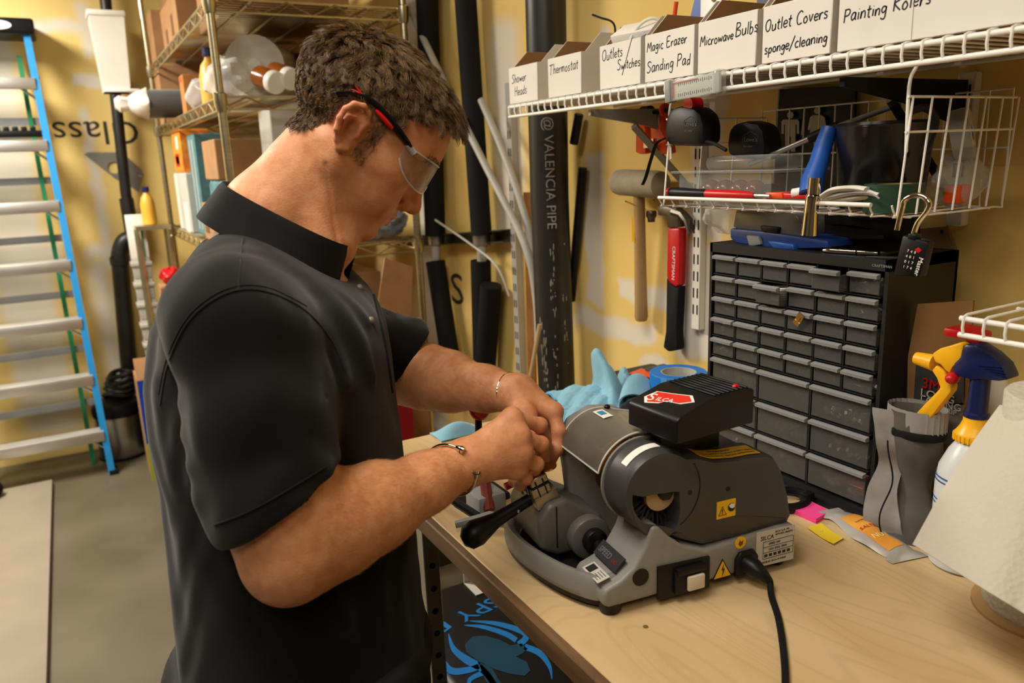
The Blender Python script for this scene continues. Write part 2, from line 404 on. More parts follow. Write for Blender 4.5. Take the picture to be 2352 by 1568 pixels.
# ceiling troffers that light the room, the front one an added fill
M_DIFF = mat('lamp_diffuser', '#fff0d8', .4, var=0, emit=2.2)
for i, (x, y, w) in enumerate(LAMPS):
    t = thing('ceiling_light', ['white ceiling light nearest the back wall', 'white ceiling light over the middle of the room', 'added white fill light nearest the front wall'][i], 'lamp', (x, y, ZC - .0005), group='ceiling lights')
    b = MB()
    for s in (-1, 1):
        b.box((s * .31, 0, -.02), (.02, 1.26, .04)); b.box((0, s * .62, -.02), (.60, .02, .04))
    obj('frame', b, M_WHITE, t); obj('diffuser', MB().box((0, 0, -.012), (.6, 1.22, .02)), M_DIFF, t)
# pale board lying on the floor
M_SLAB = mat('pale_board', '#8f8574', .6, var=.08, vs=6)
p0, p1 = onz(120, 1100, .03), onz(92, 1568, .03)
b = MB(); b.rbox((p0.x - .75, (p0.y - .6) / 2 + .3, .015), (1.5, p0.y - .0, .03), .004)
tag(obj('floor_board', b, M_SLAB), 'large pale board lying flat on the concrete floor', 'board')
# ------------------------------------------------------------------ ladder
M_LBLUE = mat('blue_fibreglass', '#1f86c4', .45, var=.08); M_LGREEN = mat('green_fibreglass', '#0f7a4a', .5, var=.1)
lad = thing('step_ladder', 'blue fibreglass step ladder with aluminium steps leaning on back wall', 'ladder', (0, 0, 0))
def lx(z, side):  # rail position on the front frame
    t = z / 2.15
    return (.012 - .045 * t) if side > 0 else (-.60 + .12 * t)
def ly(z): return 4.235 + .115 * z
for s in (1, -1):
    b = MB(); n = 2
    A, B = Vector((lx(0, s), ly(0), 0)), Vector((lx(2.13, s), ly(2.13), 2.13))
    up = (B - A).normalized(); M = FR(A, up, (1, 0, 0)); L = (B - A).length
    b.box((L / 2, 0, 0), (L, .012, .075), M)
    b.box((L / 2, -.009, .034), (L, .03, .008), M); b.box((L / 2, -.009, -.034), (L, .03, .008), M)
    r = obj('front_rail', b, M_LBLUE, lad, label='bright blue side rail')
    b = MB()
    for i in range(7):
        for dz in (0, -.03) if i < 2 else (0,):
            z = .235 + .284 * i + dz; b.ball((lx(z, s) + s * .007, ly(z) + .0, z), .007, 8)
    obj('rivets', b, M_ALU, r)['kind'] = 'stuff'
    b = MB(); A, B = Vector((lx(0, s) - s * .085, 4.44, 0)), Vector((lx(2.05, s) - s * .06, 4.60, 2.05)); M = FR(A, B - A, (1, 0, 0)); L = (B - A).length
    b.box((L / 2, 0, 0), (L, .02, .05), M); obj('rear_rail', b, M_LGREEN, lad, label='green rear rail')
    obj('foot', MB().rbox((lx(0, s), ly(0), .012), (.04, .09, .024), .004), M_BLACK, lad)
for i in range(7):
    z = .227 + .284 * i; xa, xb = lx(z, -1) + .01, lx(z, 1) - .01; y = ly(z)
    b = MB(); b.box(((xa + xb) / 2, y + .0, z), (xb - xa, .092, .006)); b.rbox(((xa + xb) / 2, y - .045, z - .022), (xb - xa, .007, .052), .003); b.box(((xa + xb) / 2, y + .044, z - .012), (xb - xa, .005, .03))
    for k in range(6): b.box(((xa + xb) / 2, y - .036 + k * .014, z + .0035), (xb - xa, .004, .003))
    st = obj('step', b, M_ALU, lad)
    b = MB()
    for s in (-1, 1):
        xe = xb if s > 0 else xa
        b.tube([(xe - s * .10, y - .03, z - .012), (xe - s * .002, y - .015, z - .095)], .006, 6)
    obj('step_brace', b, M_STEEL, st)
    if i < 6:
        zz = z + .10; ya = 4.44 + .078 * zz
        obj('rear_bar', MB().box(((xa + xb) / 2, ya, zz), (xb - xa - .04, .012, .035)), M_GREY, lad)
b = MB(); b.rbox((-.255, ly(2.16) + .06, 2.165), (.50, .26, .07), .012, 3); cap = obj('top_cap', b, M_BLACK, lad, label='black moulded top cap')
b = MB(); b.prism([(x, y) for x, y in circ(0, 0, .055, 24, ry=.02)], 0, .002, FR((-.15, ly(2.16) - .0705, 2.165), (1, 0, 0), (0, 0, 1))); obj('sticker', b, M_WHITE, cap, label='white oval sticker')
b = MB(); b.rbox((-.22, ly(1.66) - .005, 1.682), (.36, .06, .03), .006)
for k in range(9): b.rbox((-.37 + k * .036, ly(1.66) - .005, 1.705), (.024, .05, .022), .004)
tag(obj('socket_rail', b, M_BLACK), 'black socket rail lying on a ladder step', 'tool')
# ------------------------------------------------------------------ black drain pipe and things by the back wall
M_ABS = mat('black_abs_pipe', '#1b1a18', .4, var=.25, vs=12, rvar=.2)
t = thing('drain_pipe', 'black plastic drain pipe with elbow running down the back wall', 'pipe', (0, 0, 0))
Yp = 4.58
P = [ony(x, y, Yp) for x, y in ((236, -60), (266, 228), (289, 443), (300, 500))]
obj('upper_pipe', MB().tube(P, .027, 16), M_ABS, t)
obj('coupling', MB().tube([ony(290, 455, Yp), ony(304, 540, Yp)], .035, 16), M_ABS, t)
P2 = smooth_pts([ony(x, y, Yp) for x, y in ((306, 545), (284, 556), (274, 590), (277, 620), (297, 850), (301, 880))], 6)
obj('lower_pipe', MB().tube(P2, .042, 16), M_ABS, t)
for x, y in ((275, 598), (297, 855)):
    c = ony(x, y, Yp); obj('collar', MB().tube([c + Vector((0, 0, .02)), c - Vector((0, 0, .02))], .048, 16), M_ABS, t)
# steel bin with black lid
c = onz(288, 1050, 0); t = thing('steel_bin', 'brushed steel pedal bin with black lid at ladder foot', 'bin', (c.x, c.y + .06, 0))
obj('body', MB().lathe([(.112, 0), (.118, .01), (.118, .22), (.12, .235)], 32), M_STEEL, t)
obj('lid', MB().lathe([(.122, .236), (.124, .27), (.115, .30), (.06, .325), (.0, .33)], 32), M_BLACK, t)
obj('base_ring', MB().lathe([(.122, .0), (.122, .014), (.119, .016)], 32), M_BLACK, t)
# heap of black rubber hose on the bin and a dark bag by the wall
b = MB()
for k in range(5):
    b.tube([(c.x + .02 + .07 * math.cos(a) + .01 * k, c.y + .05 + .05 * math.sin(a), .345 + .025 * k + .012 * math.sin(2 * a + k)) for a in [i * 2 * math.pi / 20 for i in range(20)]], .013, 8, True)
tag(obj('coiled_hose', b, M_ABS), 'coil of black hose lying on the steel bin', 'hose')
b = MB(); b.ball((-.56, 4.14, .07), (.11, .07, .07), 20); tag(obj('black_bag', b, M_BLACKMAT), 'dark soft bag on the floor left of ladder', 'bag')
# blue and lime box on the floor
M_BBLUE = mat('box_blue_print', '#0d3aa0', .5, var=.06); M_LIME = mat('box_lime_print', '#98a82a', .5, var=.08); M_PALEB = mat('pale_blue_print', '#6f83c8', .5, var=.05)
t = thing('liner_box', 'tall blue and lime green carton on the floor behind the man', 'box', (.17, 4.0, 0))
obj('body', MB().box((.14, .12, .255), (.28, .24, .51)), M_CARD, t)
obj('blue_print', MB().box((.14, -.001, .35), (.28, .002, .32)), M_BBLUE, t)
obj('lime_print', MB().box((.14, -.001, .095), (.28, .002, .19)), M_LIME, t)
b = MB(); b.prism(circ(0, 0, .05, 24), 0, .002, FR((.075, -.003, .195), (1, 0, 0), (0, 0, 1))); k = obj('badge', b, M_PALEB, t)
obj('badge_lettering', text(MB(), '12', .055, FR((.045, -.0055, .178), (1, 0, 0), (0, 0, 1))), M_WHITE, k, 0)
obj('count_lettering', text(MB(), '100', .055, FR((.035, -.003, .03), (1, 0, 0), (0, 0, 1))), M_WHITE, t, 0)
M = TR((0, .0, .51), -.35, 0, 0); obj('flap', MB().box((.14, -.0, .055), (.28, .004, .11), M), M_CARD, t)
# grey downspout stack with white and teal pack on it
M_TEAL = mat('teal_print', '#2f9a8a', .5, var=.08); M_PVC = mat('grey_pvc', '#a9a59a', .5, var=.1)
c0, c1 = ony(312, 592, 4.42), ony(345, 835, 4.42)
t = thing('grey_fitting_stack', 'stack of grey square plastic pipe fittings by rack', 'pipe', (c0.x + .02, 4.42, 0))
hz = [c0.z - k * (c0.z - .52) / 5 for k in range(6)]
for k in range(5):
    b = MB(); b.rbox((0, 0, (hz[k] + hz[k + 1]) / 2), (.085, .085, hz[k] - hz[k + 1]), .006); b.rbox((0, 0, hz[k] - .03), (.1, .1, .022), .004); obj('fitting', b, M_PVC, t)
obj('support_crate', MB().rbox((0, .02, .26), (.14, .14, .52), .01), M_BLACKMAT, t)
t = thing('teal_pack', 'white and teal carton standing on grey fittings', 'box', (c0.x + .02, 4.41, c0.z))
obj('carton', MB().rbox((0, 0, .11), (.085, .06, .22), .002), M_WHITE, t); obj('print', MB().box((.012, -.0308, .08), (.03, .001, .15)), M_TEAL, t)
# ------------------------------------------------------------------ chrome wire rack
RX0, RX1, RY0, RY1 = .462, 1.085, 2.6, 4.40
M_POST = mat('rack_chrome', '#cfc6a8', .3, 1.0, var=.15, vs=20)
rk = thing('wire_rack', 'tall chrome wire shelving rack behind the man', 'shelving rack', (0, 0, 0))
for x in (RX0, RX1):
    for y in (RY0, RY1):
        b = MB(); b.cyl((x, y, .02), (x, y, 2.35), .0127, n=14)
        p = obj('post', b, M_POST, rk); b = MB()
        for k in range(90): b.tube([(x, y, .06 + k * .0254), (x, y, .0625 + k * .0254)], .0131, 12)
        obj('post_grooves', b, M_STEEL, p)['kind'] = 'stuff'; obj('foot', MB().cyl((x, y, 0), (x, y, .03), .018, n=12), M_BLACK, rk)
for z in (.16, .70, 1.205, 1.70, 1.985):
    b = MB()
    for zz, rr in ((z, .0042), (z - .038, .0035)):
        b.tube([(RX0, RY0, zz), (RX1, RY0, zz), (RX1, RY1, zz), (RX0, RY1, zz)], rr, 6, True)
    sh = obj('shelf_frame', b, M_POST, rk)
    b = MB()
    for (x0, y0, x1, y1, n) in ((RX0, RY0, RX1, RY0, 8), (RX0, RY1, RX1, RY1, 8), (RX0, RY0, RX0, RY1, 24), (RX1, RY0, RX1, RY1, 24)):
        b.tube([(x0 + (x1 - x0) * k / n, y0 + (y1 - y0) * k / n, z - (.002 if k % 2 else .036)) for k in range(n + 1)], .003, 5)
    obj('truss', b, M_POST, sh)
    b = MB()
    for k in range(1, 48): b.tube([(RX0, RY0 + (RY1 - RY0) * k / 48, z + .004), (RX1, RY0 + (RY1 - RY0) * k / 48, z + .004)], .0022, 4)
    for k in range(1, 5): b.tube([(RX0 + (RX1 - RX0) * k / 5, RY0, z - .003), (RX0 + (RX1 - RX0) * k / 5, RY1, z - .003)], .004, 5)
    obj('wire_deck', b, M_POST, sh)
    for x in (RX0, RX1):
        for y in (RY0, RY1): obj('collar', MB().lathe([(.017, z - .045), (.021, z - .02), (.021, z + .008), (.016, z + .012)], 14, Matrix.Translation((x, y, 0))), M_POST, rk)
# things on the rack: helper for plain printed cartons
def carton(label, lo, hi, m, name='carton', prints=(), rz=0, cat='box', group=None, flaps=False, tape=True):
    c = [(lo[i] + hi[i]) / 2 for i in range(3)]; d = [hi[i] - lo[i] for i in range(3)]
    t = thing(name, label, cat, (c[0], c[1], lo[2]), rz, group)
    obj('body', MB().rbox((0, 0, d[2] / 2), d, .003, 1), m, t, 30)
    if tape: obj('tape', MB().box((0, 0, d[2] + .0004), (min(.045, d[0] * .4), d[1] * .98, .0008)), M_TAPE, t, 0)
    for face, u, v, w, h, mm in prints:       # face L (towards -x) or F (towards -y); u, v in 0..1
        if face == 'L': q = MB().box((-d[0] / 2 - .0008, d[1] / 2 - u * d[1], v * d[2]), (.0016, w * d[1], h * d[2]))
        else: q = MB().box((-d[0] / 2 + u * d[0], -d[1] / 2 - .0008, v * d[2]), (w * d[0], .0016, h * d[2]))
        obj('print', q, mm, t, 0)
    return t
M_TAPE = mat('packing_tape', '#b08a5c', .35, var=.05); M_PRBR = mat('brown_print', '#6b4a2c', .8, var=.2)
M_OJ = mat('orange_yellow_print', '#e8a22e', .5, hx2='#d8621f', vs=26); M_PALE = mat('pale_grey_print', '#b9b6ac', .6, var=.1); M_DKTEAL = mat('dark_teal_print', '#4f7f86', .5, var=.2, vs=30)
M_BLUEPR = mat('light_blue_print', '#7fa8cc', .55, var=.15, vs=20); M_DARKPR = mat('dark_print', '#3c4148', .6, var=.15)
S2, S3, S4 = 1.211, 1.706, 1.991
carton('big brown carton with recycling mark left on rack', (.475, 4.20, S3), (.80, 4.39, S3 + .52), M_CARD, prints=[('F', .22, .2, .05, .06, M_PRBR), ('F', .22, .1, .12, .012, M_PRBR)])
carton('brown carton with black bars on rack top shelf', (.50, 3.55, S4), (.86, 4.05, S4 + .2), M_CARD, prints=[('L', .7, .45, .12, .4, M_PRBR), ('L', .3, .3, .1, .4, M_PRBR)])
carton('open brown carton on rack top shelf near front', (.55, 2.95, S4), (.95, 3.35, S4 + .22), M_CARD)
carton('narrow tan carton among clear bags on rack', (.50, 3.62, S3), (.60, 3.72, S3 + .17), mat('tan_carton', '#b5763a', .8), prints=[('L', .5, .9, .6, .1, M_ORANGE)])
carton('orange and yellow printed carton on rack low shelf', (.475, 3.76, S2 + .265), (.60, 4.02, S2 + .45), M_OJ, prints=[('L', .45, .3, .5, .3, M_RED), ('L', .45, .3, .4, .18, M_WHITE), ('L', .6, .7, .25, .3, M_WHITE)])
carton('white and grey carton under the orange carton', (.475, 3.72, S2), (.62, 4.12, S2 + .262), M_PALE, prints=[('L', .12, .5, .2, .98, M_WHITE), ('L', .7, .25, .3, .5, M_WHITE)])
carton('flat blue grey carton standing beside the orange carton', (.50, 3.52, S2 + .0), (.62, 3.72, S2 + .42), M_DKTEAL, prints=[('L', .3, .5, .1, .9, M_PALE), ('L', .7, .5, .1, .9, M_PALE)])
carton('small plain brown carton standing on white pack', (.48, 2.92, S2 + .235), (.64, 3.2, S2 + .375), M_CARD)
carton('brown carton with dark bars on low shelf nearest post', (.475, 2.76, S2), (.63, 3.02, S2 + .145), M_CARD, prints=[('L', .3, .5, .3, .6, M_PRBR)])
carton('brown carton with dark bars on low shelf behind first', (.475, 3.08, S2), (.63, 3.36, S2 + .145), M_CARD, prints=[('L', .3, .5, .3, .6, M_PRBR)])
carton('white wrapped pack on low shelf behind brown cartons', (.66, 2.85, S2), (.9, 3.3, S2 + .23), M_WHITE, prints=[('F', .5, .5, .6, .5, M_BLUEPR)])
carton('pale pack of paper rolls with round print on rack', (.62, 2.66, S2 + .235), (.86, 2.83, S2 + .46), M_PALE, prints=[('F', .5, .3, .8, .15, M_DARKPR), ('F', .5, .7, .3, .3, M_DARKPR)])
# shrink-wrapped tray of cans
t = thing('can_pack', 'shrink-wrapped tray of blue and silver cans on rack', 'cans', (.475, 2.90, S2 + .1475))
for i in range(2):
    for j in range(4):
        k = obj('can', MB().lathe([(.024, 0), (.030, .006), (.030, .07), (.025, .082), (.024, .085)], 16, Matrix.Translation((.035 + i * .064, .035 + j * .066, 0))), M_DKTEAL, t)
        obj('can_lid', MB().lathe([(.024, .0852), (.022, .083), (0, .083)], 16, Matrix.Translation((.035 + i * .064, .035 + j * .066, 0))), M_ALU, k)
# wrapped black roll, white tall bin, jars, bottles, film roll, bags
t = thing('wrapped_roll', 'black roll in clear plastic wrap sticking out of rack', 'roll', (.335, 4.06, 1.79))
obj('roll', MB().cyl((.06, 0, 0), (.285, 0, 0), .064, n=28), M_BLACK, t, label='black roll')
M_WRAP = mat('crinkled_white_film', '#dcd6c8', .25, var=.08, bump=.6, bs=70)
b = MB()
rings = []
for i, (x, r) in enumerate(((-.075, .02), (-.055, .035), (-.02, .03), (.01, .055), (.05, .066), (.062, .067))):
    rings.append([(x, r * (1 + .12 * math.sin(5 * a + i)) * math.cos(a), r * (1 + .12 * math.cos(4 * a + i)) * math.sin(a)) for a in [2 * math.pi * k / 24 for k in range(24)]])
b.loft(rings); obj('film_twist', b, M_WRAP, t, label='bunched white plastic film end')
obj('film_sleeve', MB().cyl((.06, 0, 0), (.297, 0, 0), .0655, n=28, cap=False), clear('wrap_film', '#f4f2ee', .1, .15), t)
obj('roll_stand', MB().box((.21, .0, -.075), (.16, .12, .018)), M_CARD, t)
a0 = ony(213, 28, 4.42); a1 = ony(300, 214, 4.42)
t = thing('white_bin', 'tall narrow white plastic container beside the brown carton', 'container', ((a0.x + a1.x) / 2 - .005, 4.42, a1.z))
H_ = a0.z - a1.z
obj('body', MB().loft([[(sx * w, sy * w, z) for sx, sy in ((-1, -1), (1, -1), (1, 1), (-1, 1))] for w, z in ((.055, 0), (.06, .03), (.075, H_ - .03), (.075, H_ - .02))]), M_WHITE, t, 20)
obj('lid', MB().rbox((0, 0, H_ - .012), (.165, .165, .026), .006), M_WHITE, t)
obj('foot_flange', MB().rbox((.02, 0, .008), (.16, .13, .016), .004), M_WHITE, t)
obj('wall_bracket', MB().box((0, .155, .1), (.08, .19, .02)), M_STEEL, t)
t = thing('film_roll', 'large roll of translucent white film lying on rack', 'roll', (0, 0, 0))
p, q = Vector((.62, 2.80, S3 + .112)), Vector((.90, 3.5, S3 + .125))
obj('film', MB().tube([p, p.lerp(q, .5), q], [.098, .112, .115], 28), mat('white_film', '#b9b2a2', .3, hx2='#a39b8a', vs=14, bump=.3, bs=30), t); obj('core', MB().tube([p - (q - p).normalized() * .002, q], .022, 16), M_PALE, t)
for i, (x, y) in enumerate(((635, 190), (669, 181))):
    c = ony(x, y, 2.69)
    t = thing('jar', ['amber jar on its side with white lid, left one', 'amber jar on its side with white lid, right one'][i], 'jar', (c.x, 2.69, S3 + .047), group='jars on the rack', M=TR((c.x, 2.68, S3 + .043 + .012 * i), math.radians(-72), 0, math.radians(20)))
    obj('glass', MB().lathe([(.03, .02), (.036, .03), (.036, .1), (.02, .11), (0, .11)], 20), mat('amber_jar', '#8a4a12', .2, var=.1), t)
    obj('lid', MB().lathe([(.0, 0), (.034, 0), (.037, .004), (.037, .026), (.034, .028)], 24), M_WHITE, t)
def bottle(label, loc, m, capm, s=1.0, cat='bottle', group=None):
    t = thing('bottle', label, cat, loc, group=group)
    obj('body', MB().lathe([(.030 * s, 0), (.034 * s, .004), (.034 * s, .10 * s), (.026 * s, .135 * s), (.014 * s, .15 * s), (.013 * s, .16 * s)], 20), m, t)
    obj('cap', MB().lathe([(.017 * s, .16 * s), (.017 * s, .185 * s), (.0, .186 * s)], 16), capm, t); return t
M_MUST = mat('mustard_bottle', '#d6a63a', .4, var=.1)
bottle('yellow bottle with navy cap on rack middle shelf', (.56, 3.3, S3), M_MUST, M_NAVY, 1.25)
c = ony(348, 515, 4.3); bottle('yellow bottle with navy cap beside the far post', (c.x - .005, 4.3, c.z), M_MUST, M_NAVY, 1.0)
t = thing('corner_shelf', 'small metal shelf holding a yellow bottle by far post', 'shelf', (c.x, 4.3, 0))
obj('deck', MB().box((.0, 0, c.z - .012), (.16, .16, .02)), M_POST, t)
for s in (-1, 1):
    for r in (-1, 1): obj('leg', MB().cyl((s * .07, r * .07, 0), (s * .07, r * .07, c.z - .02), .012, n=10), M_POST, t)
obj('lower_deck', MB().box((0, 0, .75), (.15, .15, .02)), M_POST, t)
def crumple(name, label, c, r, m, seed, cat='bag', n=18):
    q = random.Random(seed); ph = [(q.uniform(2, 7), q.uniform(0, 6), q.uniform(2, 7), q.uniform(0, 6), q.uniform(.03, .1)) for _ in range(6)]
    rings = []
    for i in range(n + 1):
        th = math.pi * i / n; row = []
        for k in range(2 * n):
            fi = 2 * math.pi * k / (2 * n); f = 1
            for a, b_, e, d, s in ph: f += s * math.sin(a * fi + b_) * math.sin(e * th + d)
            z = -math.cos(th) * f
            row.append((c[0] + r[0] * math.sin(th) * math.cos(fi) * f, c[1] + r[1] * math.sin(th) * math.sin(fi) * f, max(c[2] + r[2] * z, c[2] - r[2])))
        rings.append(row)
    return tag(obj(name, MB().loft(rings), m, smooth=30), label, cat)
crumple('plastic_bag', 'clear crinkled plastic bag on rack beside post', (.56, 2.95, S3 + .075), (.075, .2, .075), M_BAG, 3)
crumple('plastic_bag', 'clear plastic bag of orange labels farther along rack', (.56, 3.5, S3 + .07), (.07, .11, .07), M_BAG, 4)
crumple('plastic_bag', 'bluish crinkled plastic bag beside rack right post', (1.0, 2.76, S2 + .065), (.1, .12, .065), mat('blue_grey_film', '#8d99a8', .25, var=.2, vs=20, bump=.5, bs=50), 5)
# folded checked cloth
M_CHECK = mat('checked_cloth', '#8fb0c4', .85, hx2='#d0d6d4', vs=40)
b = MB(); b.sheet(lambda u, v: (.55 + .2 * u, 2.63 + .18 * v, S2 + .238 + .03 * math.sin(3 * u + 1) * math.cos(2 * v) + .01 * math.sin(9 * v)), 16, 12, .02)
o = tag(obj('folded_cloth', b, M_CHECK), 'folded blue and white checked cloth on rack', 'cloth'); o.location.z = -.18
carton('pale carton carrying the checked cloth on rack', (.56, 2.62, S2), (.76, 2.81, S2 + .03), M_CARD, tape=False)
crumple('red_bottle_bundle', 'red and black small parts under far shelf', (.40, 4.15, .98), (.05, .05, .04), M_RED, 8, 'parts')
t = thing('parts_stand', 'narrow brown carton stand under red parts', 'box', (.40, 4.15, 0)); obj('body', MB().rbox((0, 0, .47), (.12, .12, .94), .004), M_CARD, t); obj('flap', MB().box((-.0, -.062, .84), (.12, .004, .18)), M_CARDIN, t)
# cardboard sheet leaning against the rack end, red bin
t = thing('cardboard_sheet', 'folded brown cardboard sheet leaning at the rack end', 'cardboard', (0, 0, 0))
P = [ony(855, 790, 2.45), ony(884, 592, 2.5), ony(948, 612, 2.5), ony(945, 720, 2.47), ony(925, 800, 2.45)]
b = MB(); ring = [tuple(p) for p in P]; b.loft([ring, [(p[0], p[1] + .008, p[2]) for p in ring]]); obj('sheet', b, M_CARD, t)
b = MB().box((.93, 2.485, .47), (.2, .03, .95)); obj('lower_sheet', b, M_CARD, t)
c0, c1 = ony(895, 880, 2.2), ony(957, 1012, 2.2)
t = thing('red_bin', 'dark red plastic bin standing beyond the bench end', 'bin', ((c0.x + c1.x) / 2 - .13, 2.3, 0))
obj('body', MB().loft([[(sx * w, sy * w * .6, z) for sx, sy in ((-1, -1), (1, -1), (1, 1), (-1, 1))] for w, z in ((.15, 0), (.165, .79), (.165, .80))]), mat('dark_red_plastic', '#8c0f1c', .45, var=.1), t, 20)
obj('rim', MB().rbox((0, 0, .805), (.35, .215, .02), .005), M_RED, t)
# ------------------------------------------------------------------ pipes and rods along the right wall
def vpipe(name, label, P, r, m, cat='pipe', n=16, group=None): return tag(obj(name, MB().tube(P, r, n), m), label, cat, group)
xw = XW - .06
vpipe('foam_pipe', 'black insulated pipe left of two on the right wall', [onx(978, -80, xw), onx(1000, 540, xw)], .038, M_BLACKMAT, group='insulated pipes')
vpipe('foam_pipe', 'black insulated pipe right of two on the right wall', [onx(1064, -80, xw), onx(1106, 540, xw)], .034, M_BLACKMAT, group='insulated pipes')
for x0, y0, x1, y1 in ((1000, 540, 1003, 610), (1106, 540, 1108, 610)):
    pass
vpipe('foam_sleeve', 'short black foam sleeve left of the printed letter', [onx(1000, 600, xw), onx(1040, 860, xw)], .036, M_BLACKMAT)
vpipe('foam_sleeve', 'short black foam sleeve right of the printed letter', [onx(1104, 598, xw), onx(1110, 860, xw)], .034, M_BLACKMAT)
vpipe('foam_sleeve', 'thick black foam sleeve beside the printed letter', [onx(1128, 655, xw), onx(1112, 880, xw)], .036, M_BLACKMAT)
vpipe('copper_stub', 'pale bare pipe between black sleeves left of letter', [onx(1000, 535, xw), onx(1002, 605, xw)], .016, M_PVC)
vpipe('copper_stub', 'pale bare pipe between black sleeves right of letter', [onx(1106, 535, xw), onx(1107, 605, xw)], .016, M_PVC)
t = thing('strut_rail', 'dark steel strut rail with clamps across the right wall', 'rail', (0, 0, 0))
A, B = onx(900, 556, XW - .03), onx(1166, 541, XW - .03); L = (B - A).length; M = FR(A, B - A, (0, 0, 1))
b = MB(); b.box((L / 2, .018, 0), (L, .004, .04), M); b.box((L / 2, -.018, 0), (L, .004, .04), M); b.box((L / 2, 0, -.02), (L, .04, .004), M)
obj('channel', b, mat('dark_galvanised', '#57534a', .45, .8, var=.2), t)
for x in (1002, 1106):
    c = onx(x, 548, XW - .055); obj('clamp', MB().tube([c + Vector((0, 0, .02)), c - Vector((0, 0, .02))], .03, 14), M_STEEL, t)
# slotted upright at the shelf end, wood batten, grey tubes
t = thing('slotted_upright', 'tall grey slotted shelf upright beyond the big black pipe', 'upright', (0, 0, 0))
A = onx(1175, 270, XW - .012); b = MB().box((XW - .012, A.y, .95), (.022, .028, 1.5)); u_ = obj('channel', b, M_PVC, t)
b = MB()
for k in range(26):
    for s in (-1, 1): b.box((XW - .0235, A.y + s * .006, .25 + k * .052), (.001, .004, .024))
obj('slots', b, M_BLACKMAT, u_)
yb = onx(1208, 500, XW - .03).y
vpipe('wood_batten', 'thin brown timber batten standing beside slotted upright', [(XW - .035, yb - .0, .0), (XW - .02, yb, 1.38)], .016, wood_mat('batten_wood', '#b0783c', '#8f5c2a', .7, 6, (8, 8, 1)), 'batten', 4)
vpipe('conduit', 'pale flexible conduit leaning from pipes to the corner', smooth_pts([onx(940, 20, xw - .02), onx(1050, 250, xw - .04), onx(1120, 390, xw - .06), onx(1205, 560, xw - .06), onx(1232, 690, xw - .05), onx(1236, 800, xw - .05)], 5), .011, M_PVC)
vpipe('conduit', 'pale flexible conduit beside the slotted upright', smooth_pts([onx(1105, 230, xw - .01), onx(1160, 360, xw - .02), onx(1212, 520, xw - .03), onx(1240, 700, xw - .03)], 5), .011, M_PVC)
vpipe('thin_cable', 'thin grey cable hanging below the strut rail', smooth_pts([onx(1000, 505, xw - .05), onx(1080, 560, xw - .05), onx(1140, 610, xw - .04), onx(1170, 680, xw - .03)], 5), .004, M_PVC, 'cable', 6)
vpipe('thin_rod', 'slim pale cane leaning against the big black pipe', [onx(1240, 745, 1.05), onx(1212, 900, 1.03), (onx(1212, 900, 1.03).x - .03, onx(1212, 900, 1.03).y + .05, .005)], .006, mat('cane', '#b79a70', .6), 'rod', 8)
# big black pipe
c = onx(1262, 500, XW - .085)
t = thing('black_pipe', 'wide black plastic pipe with printed lettering beside the shelf', 'pipe', (0, 0, 0))
P = [onx(1252, -60, XW - .085), onx(1262, 450, XW - .085), onx(1279, 900, XW - .085)]
P.append(P[-1] + (P[-1] - P[-2]).normalized() * .8)
M_BPIPE = mat('scuffed_black_pipe', '#201f1d', .38, hx2='#2c2a27', vs=14, rvar=.25)
bp = obj('tube', MB().tube(P, .052, 32), M_BPIPE, t)
b = MB(); q = random.Random(4)
d = (P[1] - P[2]).normalized()
view = Vector((-P[1].x, -P[1].y, 0)).normalized(); side = d.cross(view).normalized()
org = P[1].lerp(P[0], .36) + view * .0528 - side * 0
cu = MB(); text(cu, '@ VALENCIA PIPE', .036, Matrix.Identity(4), ext=.0001)
vs = []
for x, y, z in cu.v:
    a = (y - .012) / .053
    vs.append(P[1].lerp(P[0], .37) - d * x + (view * math.cos(a) + side * math.sin(a)) * (.0523 + z))
obj('pipe_lettering', MB().add(vs, cu.f), mat('grey_print', '#8e8b86', .7, var=.3, vs=60), bp, 0, label='grey printed lettering down the pipe')
vs = MB()
for k in range(60):
    h = q.uniform(0, .62); a = q.uniform(-.12, .12) if q.random() < .7 else q.uniform(.5, .8)
    c_ = P[1] - d * (h + .12) + (view * math.cos(a) + side * math.sin(a)) * .0522
    vs.ball(c_, (.0012, .0012, q.uniform(.002, .012)), 6)
for k in range(26):
    h = q.uniform(.33, .52); a = q.uniform(-.8, -.45)
    c_ = P[1] - d * h + (view * math.cos(a) + side * math.sin(a)) * .0522
    vs.ball(c_, (q.uniform(.001, .004), .0015, q.uniform(.003, .014)), 6)
obj('plaster_splashes', vs, mat('plaster_splash', '#a89f8c', .9), bp, label='dried plaster splashes')['kind'] = 'stuff'
vpipe('thin_black_rod', 'thin black bar standing behind the big pipe', [onx(1338, 385, XW - .02), onx(1312, 690, XW - .02)], .012, M_BLACK, 'rod', 8)
vpipe('thin_black_rod', 'slim black rod in the gap under the shelf', [onx(1330, 262, XW - .03), onx(1318, 330, XW - .03)], .012, M_BLACK, 'rod', 8)

